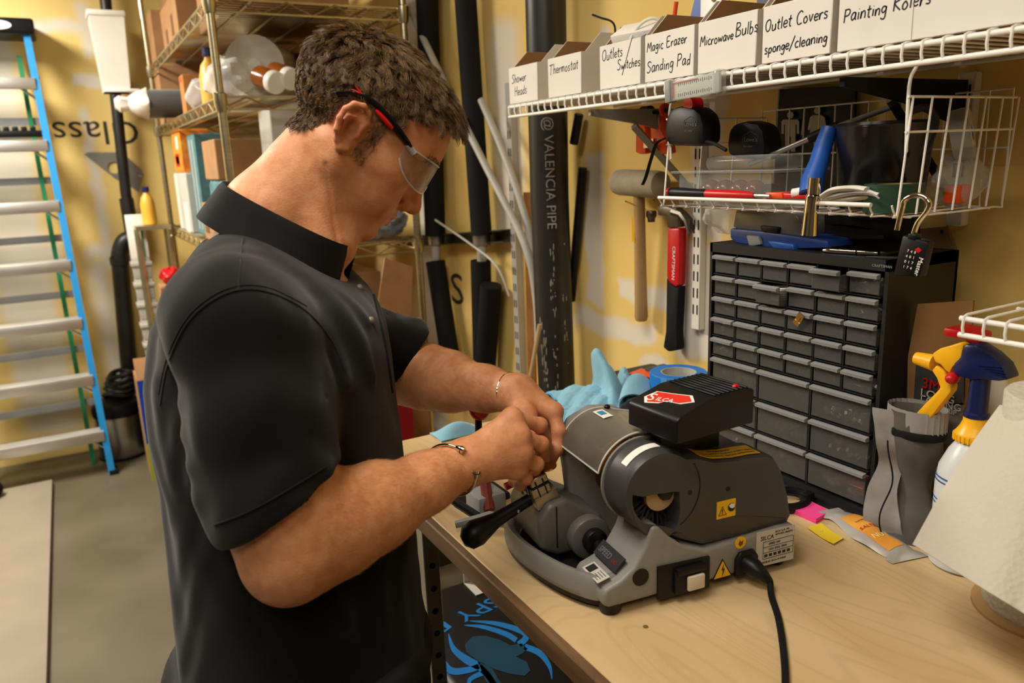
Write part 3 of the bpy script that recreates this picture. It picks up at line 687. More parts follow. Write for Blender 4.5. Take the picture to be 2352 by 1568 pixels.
# steel gusset plate with a round hole fixed to the back wall
t = thing('steel_gusset', 'grey steel gusset plate with round hole on back wall', 'bracket', (0, 0, 0)); hc = ony(261, 385, YB); hr = .055
ol = [ony(x, y, YB) for x, y in ((188, 350), (280, 350), (330, 395), (318, 442), (300, 425), (262, 408))]
oc_ = [Vector((p.x, p.z)) for p in ol]; PP = []
for i in range(48):
    a_ = 2 * math.pi * i / 48; d_ = Vector((math.cos(a_), math.sin(a_))); c_ = Vector((hc.x, hc.z)); best = None
    for k in range(len(oc_)):
        p_, q_ = oc_[k], oc_[(k + 1) % len(oc_)]; e_ = q_ - p_; den = d_.x * e_.y - d_.y * e_.x
        if abs(den) < 1e-9: continue
        w_ = p_ - c_; tt = (w_.x * e_.y - w_.y * e_.x) / den; uu = (w_.x * d_.y - w_.y * d_.x) / den
        if tt > 0 and -1e-6 <= uu <= 1 + 1e-6: best = tt if best is None else min(best, tt)
    best = best or .09; PP.append((c_ + d_ * max(best, hr * .62), c_ + d_ * hr * .55))
o_ = [(p.x, YB - .012, p.y) for p, q in PP]; i_ = [(q.x, YB - .012, q.y) for p, q in PP]; o2 = [(p.x, YB, p.y) for p, q in PP]; i2 = [(q.x, YB, q.y) for p, q in PP]
obj('plate', MB().loft([o_, i_, i2, o2, o_], cap=(False, False)), mat('dull_zinc', '#8a8880', .55, .5, var=.15), t, 30); obj('bolt', MB().ball((hc.x + .12, YB - .014, hc.z - .05), .01, 10), M_STEEL, t)
for args in (((.50, 2.66, S4), (.92, 2.92, S4 + .16)), ((.62, 3.4, S4), (1.0, 3.5, S4 + .24)), ((.9, 3.55, S4), (1.06, 4.1, S4 + .3)), ((.55, 4.1, S4), (.95, 4.38, S4 + .3))):  # cartons added to load the top shelf and block the back lamp
    carton({0: 'added low brown carton on rack top shelf at the near end', 1: 'added thin tall brown carton across rack top shelf', 2: 'added long brown carton along rack top shelf by wall', 3: 'added large brown carton on rack top shelf far end'}[[.50, .62, .9, .55].index(args[0][0])], *args, M_CARD)
carton('added tall brown carton on rack middle shelf beside the wall', (.86, 2.95, S3), (1.06, 3.3, S3 + .2), M_CARD); carton('added wide brown carton on rack middle shelf far right', (.84, 3.7, S3), (1.06, 4.2, S3 + .22), M_CARD)  # lower shelves filled with added cartons, keeping the back lamp off the right wall
carton('added wide brown carton on rack low shelf far right', (.80, 3.4, S2), (1.06, 4.0, S2 + .4), M_CARD); carton('added brown carton low on rack beside the near right post', (.78, 2.95, .706), (1.06, 3.5, 1.06), M_CARD); carton('added brown carton low on rack at far end', (.50, 3.5, .706), (1.0, 4.2, 1.05), M_CARD)
carton('added large brown carton on rack bottom shelf', (.50, 2.8, .166), (1.0, 3.5, .6), M_CARD)
# ------------------------------------------------------------------ wall shelf with labelled bins
def trx(pts, X, th, bev=0, mb=None):
    """outline measured on the plane x = X, given its thickness th towards the wall"""
    mb = mb or MB(); P = [onx(x, y, X) for x, y in pts]
    M = FR((X, 0, 0), (0, -1, 0), (0, 0, 1))        # local x = -y, local y = z, normal -x
    return mb.prism([(-p.y, p.z) for p in P], -th, 0, M, bev)
SX, SZ = .91, 1.572
def wire_shelf(name, label, x0, x1, y0, y1, z, step=.0254, lip=.021):
    t = thing(name, label, 'shelf', (0, 0, 0))
    b = MB(); b.cyl((x0, y0, z), (x0, y1, z), .0036, n=10); b.cyl((x0, y0, z + lip), (x0, y1, z + lip), .0036, n=10)
    obj('front_rail', b, M_WHITEWIRE, t)
    b = MB(); b.cyl((x1, y0, z + lip), (x1, y1, z + lip), .0036, n=10); b.cyl(((x0 + x1) / 2, y0, z + lip - .005), ((x0 + x1) / 2, y1, z + lip - .005), .003, n=8)
    obj('back_rail', b, M_WHITEWIRE, t)
    k = int((y1 - y0) / step); base = None
    for i in range(k):
        y = y1 - .006 - i * step
        if base is None:
            b = MB(); b.tube([(0, 0, -.002), (-.0042, 0, lip * .5), (-.003, 0, lip + .003), (.004, 0, lip + .0048), (x1 - x0, 0, lip + .0046)], .002, 6)
            base = obj('wire', b, M_WHITEWIRE, t); base.location = (x0, y, z)
        else:
            c = base.copy(); COL.objects.link(c); c.parent = t; c.location = (x0, y, z)
    return t
shelf = wire_shelf('wire_shelf', 'long white wire wall shelf carrying the labelled bins', SX, XW - .012, .34, 1.593, SZ)
# brackets under the shelf on slotted standards
M_BRK = mat('grey_bracket', '#8d8a82', .5, .3, var=.1); M_SLOT = mat('white_standard', '#dcd8cc', .4, var=.06)
def bracket(y, lab, M_BRK=M_BRK):
    t = thing('shelf_bracket', lab, 'bracket', (0, y, 0)); M = FR((0, 0, 0), (1, 0, 0), (0, 0, 1))
    obj('arm', MB().prism([(SX + .01, 1.568), (XW - .02, 1.568), (XW - .02, 1.50), (1.06, 1.535), (SX + .01, 1.556)], -.004, .004, M), M_BRK, t)
    obj('brace', MB().tube([(1.03, 0, 1.535), (XW - .02, 0, 1.385)], .009, 4), M_BRK, t)
bracket(1.292, 'grey triangular shelf bracket beside the orange clamps'); bracket(.715, 'dark triangular shelf bracket behind the wire basket', M_BLACKMAT)
def standard(y, z0, z1, lab):
    t = thing('slotted_standard', lab, 'upright', (0, y, 0)); u = obj('channel', MB().rbox((XW - .009, 0, (z0 + z1) / 2), (.018, .027, z1 - z0), .002, 1), M_SLOT, t)
    k = int((z1 - z0 - .02) / .0381); base = None
    for i in range(k):
        for s in (-1, 1):
            if base is None: base = obj('slot', MB().box((0, 0, 0), (.001, .0035, .022)), M_BLACKMAT, u, 0); o = base
            else: o = base.copy(); COL.objects.link(o); o.parent = u
            o.location = (XW - .0184, s * .0062, z1 - .03 - i * .0381)
standard(1.289, 1.084, 1.58, 'white slotted shelf standard between hammer and drawer cabinet')
standard(.715, 1.35, 1.58, 'white slotted shelf standard behind the basket')
# bins
M_BROWN = M_CARDIN
def bin_box(y0, y1, lines, label, seed, size=.02, seam=False):
    w = y0 - y1; t = thing('cardboard_bin', label, 'box', (0, 0, 0)); z0 = SZ + .0285; x0 = SX + .012; D_ = XW - .02 - x0; fh, H_ = .079, .116
    Mf = FR((x0, y0, z0), (0, -1, 0), (0, 0, 1))             # front face: right, up
    fr = obj('front_panel', MB().rbox((w / 2, fh / 2, -.0015), (w, fh, .003), .0012, 1, Mf), M_WCARD, t)
    obj('front_lining', MB().box((w / 2, fh / 2, -.0036), (w - .004, fh - .002, .001), Mf), M_BROWN, fr)
    prof = [(.003, 0), (.003, fh), (.012, fh + .001), (.012 + (H_ - fh), H_), (D_, H_), (D_, 0)]
    for yy, s in ((y0, 1), (y1, -1)):
        Ms = FR((x0, yy, z0), (1, 0, 0), (0, 0, 1))          # normal = -y
        a, b_ = (-.0, .002) if s > 0 else (-.002, 0)
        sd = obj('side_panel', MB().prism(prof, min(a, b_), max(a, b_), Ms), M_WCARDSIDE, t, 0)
        c = .0021 if s > 0 else -.0031
        obj('side_lining', MB().prism([(px, pz - .0004) for px, pz in prof], c, c + .001, Ms), M_BROWN, sd, 0)
    obj('back_panel', MB().box((x0 + D_ - .002, (y0 + y1) / 2, z0 + H_ / 2), (.003, w - .006, H_)), M_BROWN, t, 0)
    obj('base', MB().box((x0 + D_ / 2, (y0 + y1) / 2, z0 + .0015), (D_ - .008, w - .006, .003)), M_BROWN, t, 0)
    b = MB()
    for i, (s, u, v, sz) in enumerate(lines):
        write(b, s, sz, Mf @ Matrix.Translation((u, v, .0)) @ R3(0, 0, .02), w=.0019, seed=seed * 7 + i)
    obj('lettering', b, M_INK, fr, 0, label='black handwritten marker lettering')
    if seam: obj('seam', MB().box((w * .44, fh / 2, .0004), (.0006, fh, .0008), Mf), M_WCARDSIDE, fr, 0)
    return t
def fit(s, w, sp=.07): return w / write_len(s, sp)
bin_box(1.610, 1.487, [('Shower', .014, .045, .019), ('Heads', .024, .017, .019)], 'white bin labelled Shower Heads at the shelf end', 1)
bin_box(1.444, 1.322, [('Thermostat', .006, .046, .0195)], 'white bin labelled Thermostat', 2)
bin_box(1.260, 1.138, [('Outlets', .008, .052, .0185), ('/', .07, .028, .05), ('Switches', .055, .03, .0165)], 'white bin labelled Outlets Switches full of parts', 3)
bin_box(1.126, 1.002, [('Magic Erazer', .006, .051, .0165), ('Sanding Pad', .006, .016, .0185)], 'white bin labelled Magic Erazer Sanding Pad', 4)
bin_box(.993, .869, [('Microwave', .005, .042, .0148), ('Bulbs', .081, .046, .0185)], 'white bin labelled Microwave Bulbs', 5)
bin_box(.858, .738, [('Outlet Covers', .005, .044, .017), ('sponge/cleaning', .005, .014, .0145)], 'white bin labelled Outlet Covers sponge cleaning', 6)
bin_box(.728, .486, [('Painting Rolers', .008, .036, .0165), ('Closet', .117, .044, .0185)], 'wide white bin labelled Painting Rolers Closet', 7, seam=True)
ZB = SZ + .032
# loose contents
b = MB(); b.tube(smooth_pts([(1.02, 1.35, ZB), (1.02, 1.34, ZB + .1), (1.02, 1.345, ZB + .135), (1.01, 1.375, ZB + .15), (1.0, 1.39, ZB + .158)], 5), .0022, 8)
tag(obj('black_wire', b, M_BLACK), 'bent black wire standing up out of the Thermostat bin', 'wire')
t = thing('switch_pack', 'white and blue switch carton sticking out of Outlets bin', 'box', M=TR((.99, 1.20, ZB + .05), .0, -.5, .25))
obj('carton', MB().rbox((0, 0, .03), (.05, .10, .06), .002), M_WHITE, t); obj('blue_band', MB().box((-.0255, 0, .008), (.001, .1, .016)), M_BLUE, t); obj('print', MB().box((-.0255, .0, .04), (.001, .06, .012)), M_PALE, t)
crumple('parts_bag', 'clear bag of wall plates in the Outlets bin', (.985, 1.235, ZB + .06), (.03, .022, .04), M_BAG, 11)
b = MB(); b.rbox((.97, 1.225, ZB + .03), (.05, .05, .075), .004); tag(obj('outlet_cover', b, M_WHITE), 'white plastic outlet cover inside the Outlets bin', 'cover')
b = MB(); b.tube(smooth_pts([(.945, 1.20, ZB + .04), (.945, 1.19, ZB + .085), (.96, 1.165, ZB + .11), (.98, 1.15, ZB + .1), (.99, 1.148, ZB + .03)], 6), .003, 8); tag(obj('white_cable', b, M_WHITE), 'looped white cable in the Outlets bin', 'cable')
b = MB(); b.rbox((.965, 1.165, ZB + .045), (.03, .03, .08), .004); tag(obj('dimmer_switch', b, M_BLACK), 'black switch body with teal board in Outlets bin', 'switch')
b = MB(); b.tube([(1.05, 1.22, ZB), (1.05, 1.19, ZB + .15)], .004, 8); tag(obj('orange_rod', b, M_ORANGE), 'thin orange screwdriver shaft behind the Outlets bin', 'tool')
b = MB(); b.box((0, 0, .05), (.003, .1, .1), TR((1.12, 1.2, ZB + .06), .35, 0, 0)); tag(obj('blue_card', b, M_BLUE, smooth=0), 'bright blue card standing behind the bins', 'card')
t = thing('hang_card', 'small white hang card above the Magic Erazer bin', 'card', (1.06, 1.1, ZB)); obj('card', MB().rbox((0, 0, .095), (.002, .07, .13), .0008), M_WHITE, t); obj('hole', MB().prism(circ(0, 0, .006, 14), 0, .001, FR((-.0016, 0, .14), (0, -1, 0), (0, 0, 1))), M_BROWN, t)
t = thing('round_bulb', 'white round bulb rim inside the Microwave Bulbs bin', 'bulb', M=TR((.965, .915, ZB + .055), 0, -.5, 0)); obj('globe', MB().lathe([(.0, .02), (.02, .016), (.032, .004), (.03, -.02), (.012, -.04), (.012, -.05), (0, -.05)], 28), M_WHITE, t); obj('rim', MB().tube([(.033 * math.cos(a), .033 * math.sin(a), .004) for a in [i * math.pi / 14 for i in range(28)]], .0025, 6, True), M_WCARD, t)
t = thing('hanging_pack', 'navy and lime carded pack behind the Microwave bin', 'pack', (1.14, .99, ZB)); obj('card', MB().box((0, 0, .1), (.003, .17, .2)), M_NAVY, t, 0); obj('lime_panel', MB().box((-.002, -.055, .12), (.001, .055, .14)), M_LIME, t, 0)
for k in range(2): obj('hook', MB().tube([(-.006, .05 - k * .035 + .014 * math.cos(a), .09 + .02 * math.sin(a)) for a in [i * math.pi / 8 for i in range(14)]], .003, 6), M_STEEL if k else M_BLACK, t)
# clear scale strip clipped to the shelf lip
t = thing('scale_strip', 'clear plastic scale strip with red mark clipped on shelf edge', 'ruler', (0, 0, 0))
A, B = onx(1545, 210, .899), onx(1655, 187, .899); Ml = FR(A, B - A, (0, 0, 1)); L = (B - A).length
obj('strip', MB().rbox((L / 2, 0, 0), (L, .030, .006), .002, 2, Ml), M_WHITE, t)
obj('cover', MB().rbox((L / 2, 0, .0055), (L + .006, .033, .004), .0015, 2, Ml), M_CLEAR, t)
b = MB()
for k in range(17):
    for s in (-1, 1): b.box((.018 + k * (L - .03) / 17, s * .0085, .0035), (.0008, .004 if k % 3 else .006, .0006), Ml)
obj('graduations', b, M_INK, t, 0); obj('red_line', MB().box((L * .3, .011, .0035), (L * .55, .0022, .0006), Ml).box((.006, 0, .0035), (.003, .024, .0006), Ml), M_RED, t, 0)
for u in (-.003, L): obj('end_cap', MB().rbox((u, 0, .002), (.014, .036, .016), .003, 2, Ml), M_CLEAR if u > 0 else M_GREY, t)
# ------------------------------------------------------------------ tools on the wall
M_RUB = mat('pale_rubber', '#a2957e', .8, var=.18, vs=30, bump=.1); M_HW = wood_mat('handle_wood', '#b3915f', '#a07e4e', .55, 5, (10, 10, 1.2)); M_FORGE = mat('forged_steel', '#6b655a', .4, .9, var=.2)
t = thing('rubber_mallet', 'pale rubber mallet with wooden handle hanging on the wall', 'mallet', (0, 0, 0))
A, B = onx(1417, 418, XW - .055), onx(1522, 424, XW - .055); d = (B - A)
b = MB(); M = FR(A, d, (0, 0, 1)); L = d.length
b.lathe([(0, 0), (.022, .001), (.029, .006), (.031, .02), (.031, L - .02), (.029, L - .006), (.022, L - .001), (0, L)], 28, M @ Matrix.Rotation(math.pi / 2, 4, 'Y')); obj('head', b, M_RUB, t)
h0, h1 = onx(1468, 440, XW - .05), onx(1473, 735, XW - .03); dd = (h1 - h0).normalized(); LL = (h1 - h0).length
hd = obj('handle', MB().tube([h0 + dd * LL * u for u in (0, .15, .5, .85, .97, 1)], [.0135, .0135, .0145, .0155, .0165, .014], 18), M_HW, t)
obj('maker_sticker', MB().box((0, 0, 0), (.001, .007, .06), TR(tuple(h0 + dd * LL * .28 + Vector((-.0145, .006, 0))), 0, 0, .4)), M_YELLOW, hd)
obj('hang_nail', MB().cyl(onx(1437, 462, XW - .08), onx(1437, 462, XW), .0018, n=8).cyl(onx(1500, 460, XW - .08), onx(1500, 460, XW), .0018, n=8), M_FORGE, t)
t = thing('claw_hammer', 'red and black handled claw hammer hanging on the wall', 'hammer', (0, 0, 0))
X_ = XW - .028
obj('face', MB().lathe([(0, 0), (.011, .0), (.0125, .003), (.0125, .012), (.009, .018), (.0085, .026)], 20, FR(onx(1496, 484, X_), (1, 0, 0), (0, 0, 1)) @ R3(math.pi / 2, 0, 0) @ R3(0, 0, 0)), M_FORGE, t, label='round striking face')
obj('head', trx([(1508, 474), (1530, 474), (1552, 478), (1560, 490), (1558, 522), (1532, 524), (1529, 497), (1510, 495)], X_ - .011, .022, .004), M_FORGE, t, label='forged steel hammer head')
for s in (-1, 1):
    P = [onx(x, y, X_ + s * .004) for x, y in ((1548, 486), (1568, 492), (1582, 508), (1590, 536))]
    obj('claw', MB().tube([p + Vector((s * .003 * i, 0, 0)) for i, p in enumerate(P)], [.011, .009, .007, .004], 8), M_FORGE, t)
obj('red_sleeve', trx([(1532, 524), (1560, 524), (1560, 600), (1558, 655), (1550, 660), (1537, 650), (1530, 636), (1531, 575)], X_ - .012, .024, .005), mat('hammer_red', '#c3131a', .35, var=.06), t, label='red grip sleeve')
obj('black_grip', trx([(1530, 634), (1538, 652), (1551, 662), (1558, 656), (1556, 700), (1553, 760), (1555, 804), (1534, 808), (1522, 798), (1528, 760), (1529, 700)], X_ - .0125, .025, .006), M_BLACKMAT, t, label='black rubber grip')
a = onx(1545, 565, X_ - .0124); obj('grip_lettering', text(MB(), 'CRAFTSMAN', .0135, FR((a.x, a.y, a.z), (0, .03, -1), (0, -1, 0))), M_WHITE, t, 0)
M_CLAMP = mat('clamp_orange', '#d9480f', .4, var=.08)
t = thing('bar_clamp', 'orange and steel bar clamp hanging below the shelf', 'clamp', (0, 0, 0))
obj('fixed_jaw', trx([(1461, 278), (1478, 276), (1482, 300), (1482, 352), (1470, 354), (1459, 350), (1460, 312)], 1.09, .02, .003), M_CLAMP, t)
obj('bar', trx([(1478, 322), (1500, 318), (1500, 338), (1478, 340)], 1.085, .008), M_STEEL, t)
obj('sliding_jaw', trx([(1494, 250), (1512, 248), (1516, 300), (1530, 322), (1534, 352), (1520, 354), (1496, 345), (1493, 300)], 1.09, .024, .003), M_CLAMP, t)
a = onx(1486, 259, 1.08); obj('screw_knob', MB().cyl((a.x, a.y + .012, a.z), (a.x, a.y - .012, a.z), .014, n=18), M_BLACK, t)
a = onx(1515, 256, 1.08); obj('spindle', MB().cyl((a.x, a.y + .03, a.z), (a.x, a.y - .03, a.z), .005, n=10), M_BLACK, t); a = onx(1527, 252, 1.08); obj('ring', MB().cyl((a.x, a.y + .003, a.z), (a.x, a.y - .003, a.z), .013, n=18), M_CLAMP, t)
obj('hanger', MB().tube([(1.09, onx(1512, 248, 1.09).y, 1.56), (1.09, onx(1512, 248, 1.09).y, 1.535)], .003, 6), M_STEEL, t)
# tape measures hung from the basket
M_LOGO = mat('faint_logo_print', '#55585c', .5, var=0)
def tape_measure(poly, X, th, label, logo, px):
    t = thing('tape_measure', label, 'tape measure', (0, 0, 0), group='black tape measures')
    b = obj('case', trx(poly, X, th, .009), M_BLACK, t)
    a = onx(px[0], px[1], X - .0006); M = FR((X - .0006, a.y, a.z), (0, -1, -.04), (0, 0, 1))
    q = MB(); text(q, logo, .0105, M); 
    q.tube([M @ Vector(p) for p in ((-.002, -.003, 0), (-.002, .009, 0), (.014, .016, 0), (.030, .009, 0), (.030, -.003, 0))], .0003, 4); text(q, 'PRO SERIES', .004, M @ Matrix.Translation((0, -.009, 0)))
    obj('logo', q, M_LOGO, b, 0); return t
t1 = tape_measure([(1528, 268), (1540, 248), (1562, 243), (1592, 248), (1608, 262), (1614, 290), (1613, 330), (1600, 336), (1530, 334), (1524, 300)], .93, .045, 'black tape measure with red button hanging left of the other', 'Lowe\'s', (1572, 290))
a = onx(1590, 240, .945); obj('red_button', MB().cyl((.935, a.y, a.z), (.96, a.y, a.z), .0115, n=18), M_RED, t1)
P = smooth_pts([onx(x, y, .925) for x, y in ((1527, 318), (1508, 330), (1494, 370), (1484, 405), (1476, 424))], 5)
obj('wrist_strap', MB().tube(P, .0042, 8, sy=.35), M_BLACKMAT, t1)
P = smooth_pts([onx(x, y, .94) for x, y in ((1585, 300), (1605, 320), (1640, 330), (1668, 345))], 5); obj('cord', MB().tube(P, .003, 6), M_BLACKMAT, t1)
tape_measure([(1672, 300), (1684, 284), (1712, 278), (1738, 284), (1750, 300), (1755, 330), (1754, 362), (1740, 367), (1690, 364), (1670, 356), (1668, 330)], .99, .045, 'black tape measure hanging right beside the restroom sign', 'Lowe\'s', (1708, 325))
# restroom sign
t = thing('restroom_sign', 'black restroom sign with pale man and woman figures', 'sign', (0, 0, 0))
obj('plate', trx([(1788, 205), (1965, 196), (1960, 300), (1935, 440), (1775, 440), (1780, 330)], XW - .02, .006), M_BLACK, t, 0)
obj('edge_strip', trx([(1788, 205), (1791, 205), (1783, 330), (1778, 440), (1775, 440), (1780, 330)], XW - .0205, .006), M_GREY, t, 0)
def man(px, py, s, dress):
    f = lambda x, y: (px + x * s, py + y * s); pcs = [[f(*p) for p in circ(0, -.82, .16, 16)]]
    if dress: pcs += [[f(-.2, -.6), f(.2, -.6), f(.36, -.5), f(.48, .12), f(.36, .15), f(.26, -.25), f(.42, .5), f(-.42, .5), f(-.26, -.25), f(-.36, .15), f(-.48, .12), f(-.36, -.5)], [f(-.18, .5), f(-.04, .5), f(-.04, 1), f(-.18, 1)], [f(.04, .5), f(.18, .5), f(.18, 1), f(.04, 1)]]
    else: pcs += [[f(-.36, -.6), f(.36, -.6), f(.44, -.5), f(.44, .12), f(.32, .12), f(.32, -.35), f(.26, -.35), f(.26, .25), f(-.26, .25), f(-.26, -.35), f(-.32, -.35), f(-.32, .12), f(-.44, .12), f(-.44, -.5)], [f(-.26, .25), f(-.03, .25), f(-.03, 1), f(-.24, 1)], [f(.03, .25), f(.26, .25), f(.24, 1), f(.03, 1)]]
    b = MB()
    for p in pcs: trx(p, XW - .0265, .001, 0, b)
    return b
M_FIG = mat('sign_figure', '#b8b2a6', .6, var=.05)
obj('man_figure', man(1815, 302, 46, False), M_FIG, t, 0); obj('woman_figure', man(1877, 292, 46, True), M_FIG, t, 0)
obj('divider', trx([(1846, 255), (1848.5, 255), (1842, 310), (1839.5, 310)], XW - .0265, .001), M_FIG, t, 0)
# ------------------------------------------------------------------ wire basket under the shelf and its contents
BX0, BX1, BY0, BY1, BZ = .93, 1.17, .628, 1.082, 1.398
t = thing('wire_basket', 'white wire basket hanging under the shelf', 'basket', (0, 0, 0))
b = MB(); b.cyl((BX0 - .012, BY0 + .03, BZ + .004), (BX0 - .012, BY1, BZ + .004), .0032, n=10); obj('front_bar', b, M_WHITEWIRE, t, label='thick front bar')
wb = None
for k in range(15):
    y = BY0 + (BY1 - BY0) * k / 14
    b = MB(); b.tube(smooth_pts([(BX0 - .012, 0, BZ + .004), (BX0 - .004, 0, BZ - .008), (BX0 + .012, 0, BZ - .012), (BX1 - .02, 0, BZ - .012), (BX1, 0, BZ), (BX1, 0, BZ + .15)], 3), .0014, 6)
    if wb is None: wb = obj('wire', b, M_WHITEWIRE, t); wb.location = (0, y, 0)
    else: o = wb.copy(); COL.objects.link(o); o.parent = t; o.location = (0, y, 0)
for x, z in ((BX0 + .03, BZ - .0135), (BX0 + .11, BZ - .0135), (BX1 - .03, BZ - .0135), (BX1 + .001, BZ + .07), (BX1 + .001, BZ + .15)):
    obj('long_wire', MB().cyl((x, BY0, z), (x, BY1, z), .0016, n=6), M_WHITEWIRE, t)
for yy, nm in ((BY0, 7), (BY1, 4)):
    for k in range(nm):
        u = k / (nm - 1); x = BX0 + .0 + (BX1 - BX0 + .05 * 0) * u
        obj('end_upright', MB().tube([(x, yy, BZ - .01), (x + .012, yy - .002, BZ + .138)], .0016, 6), M_WHITEWIRE, t)
    for z in (BZ + .138, BZ + .095): obj('end_rail', MB().cyl((BX0 + .005, yy, z), (BX1 + .01, yy, z), .0018, n=6), M_WHITEWIRE, t)
for yy in (BY0 + .002, BY1 - .004):
    obj('hook_arm', MB().tube(smooth_pts([(BX0 + .012, yy, BZ + .07), (BX0 + .008, yy, BZ + .15), (BX0 + .018, yy, SZ - .002), (BX0 + .03, yy, SZ + .012)], 4), .0022, 8), M_WHITEWIRE, t)
FZ = BZ - .0095
# amber bulbs in a clear clamshell
t = thing('bulb_pack', 'clear clamshell pack of four amber bulbs in the basket', 'bulbs', (0, 0, 0))
M_AMB = mat('amber_glass', '#8a4d1c', .08, var=.1, trans=.35)
for k in range(4):
    c = onx(1632 + k * 34, 440 - k * 1, .985); q = obj('bulb', MB().ball((.985, c.y, FZ + .024), .0185, 18), M_AMB, t); obj('bulb_base', MB().cyl((1.0, c.y, FZ + .024), (1.03, c.y, FZ + .024), .01, n=12), M_STEEL, q)
obj('tray', MB().loft([[(x, y, z) for x, y in ((.955, 1.07), (1.06, 1.07), (1.06, .86), (.955, .86))] for z in (FZ, FZ + .052)], cap=(True, False)), M_CLEAR, t, 0)
obj('lid', MB().rbox((1.01, .965, FZ + .056), (.13, .235, .004), .001), M_CLEAR, t)
obj('blister', MB().rbox((1.01, .95, FZ + .07), (.08, .15, .024), .01, 3), M_CLEAR, t)
t = thing('screwdriver', 'red and black screwdriver lying on the basket front', 'screwdriver', (0, 0, 0))
X_ = .944
A, B = onx(1533, 441, X_), onx(1740, 449, X_); d = B - A; f = lambda u: A + d * u
obj('handle', MB().tube([f(u) for u in (.03, .07, .15, .3, .45, .5)], [.007, .009, .0095, .008, .0075, .006], 14), M_BLACK, t); obj('end_cap', MB().ball(f(.025), .008, 12), M_RED, t)
obj('red_grip', MB().tube([f(u) for u in (.44, .5, .7, .9, .97)], [.006, .0078, .0078, .0065, .004], 14), M_RED, t); obj('shaft', MB().tube([f(.96), f(1.12)], .003, 8), M_STEEL, t)
t = thing('orange_box', 'small orange plastic box in the basket', 'box', (0, 0, 0))
obj('box', trx([(1757, 442), (1795, 442), (1797, 457), (1757, 457)], .95, .03, .002), M_ORANGE, t); obj('red_part', trx([(1797, 443), (1852, 447), (1852, 457), (1797, 457)], .952, .03, .002), M_RED, t)
t = thing('caulking_gun', 'blue handled caulking gun with grey rod in the basket', 'tool', (0, 0, 0))
P = [onx(1862, 446, .96), onx(1866, 415, .97), onx(1880, 375, .985), onx(1893, 330, 1.0), onx(1905, 296, 1.01)]
obj('blue_barrel', MB().tube(P, [.017, .017, .014, .013, .012], 18), M_BLUE, t)
P0, P1, P2 = onx(1722, 377, 1.0), onx(1860, 318, 1.02), onx(2068, 238, 1.06)
obj('rod', MB().tube([P0, P1], .0045, 10), M_STEEL, t); obj('dark_rod', MB().tube([P1, onx(1925, 290, 1.03)], .008, 10), M_BLACK, t); obj('rear_rod', MB().tube([onx(1920, 292, 1.03), P2], .0042, 10), M_GREY, t)
obj('nozzle', MB().tube([onx(1820, 444, .955), onx(1862, 440, .965)], [.007, .009], 12), M_WHITE, t)
t = thing('black_canister', 'wide glossy black canister in the basket', 'canister', (1.045, .735, FZ))
obj('shell', MB().lathe([(.055, 0), (.058, .004), (.066, .115), (.068, .118), (.066, .122), (.06, .122), (.055, .115), (.0, .112)], 32), mat('glossy_black', '#121214', .22, var=.1), t)
obj('handle_clip', MB().tube(smooth_pts([(-.02, -.078, .06), (-.035, -.085, .075), (-.03, -.095, .115), (-.045, -.09, .135), (-.065, -.078, .13)], 5), .005, 8), M_BLACK, t)
t = thing('green_tape', 'dark green roll of tape in the basket', 'tape', (.985, .672, FZ)); obj('roll', MB().lathe([(.025, 0), (.038, 0), (.038, .038), (.025, .038), (.025, 0)], 28, cap=(False, False)), mat('green_tape_side', '#1d3a26', .5), t); obj('core', MB().lathe([(.022, .001), (.0248, .001), (.0248, .037), (.022, .037), (.022, .001)], 24, cap=(False, False)), M_CARD, t)
M_GLOVE = mat('white_cotton', '#d9d4c8', .85, var=.06, bump=.1)
t = thing('folded_gloves', 'folded white gloves with grey trim on the basket front', 'gloves', (0, 0, 0))
for i, pts in enumerate((((1888, 452), (1915, 436), (1960, 432), (1992, 436)), ((1893, 458), (1935, 446), (1985, 440), (2022, 448)), ((1900, 462), (1960, 455), (2000, 452), (2028, 460)))):
    obj('glove_fold', MB().tube(smooth_pts([onx(x, y, .945 + .006 * i) for x, y in pts], 4), [.004] * 0 or .0075, 10, sy=.55), M_GLOVE, t)
obj('trim', MB().tube(smooth_pts([onx(x, y, .937) for x, y in ((1900, 455), (1950, 444), (1995, 443), (2020, 456))], 4), .0014, 6), M_GREY, t)
crumple('tape_bag', 'clear bag holding transparent tape rolls at basket end', (1.12, .665, FZ + .035), (.045, .035, .035), M_BAG, 21)
t = thing('clear_tape_roll', 'roll of transparent tape standing at the basket end', 'tape', M=TR((1.115, .662, FZ + .1), math.radians(78), 0, math.radians(25)))
obj('roll', MB().lathe([(.012, -.012), (.036, -.012), (.036, .012), (.012, .012), (.012, -.012)], 28, cap=(False, False)), M_FROST, t); obj('core', MB().lathe([(.014, -.0125), (.019, -.0125), (.019, .0125), (.014, .0125), (.014, -.0125)], 24, cap=(False, False)), M_WHITE, t)
b = MB(); b.rbox((1.10, .652, FZ + .018), (.03, .024, .026), .003); tag(obj('orange_packet', b, M_ORANGE), 'small orange packet behind the clear tape bag', 'packet')
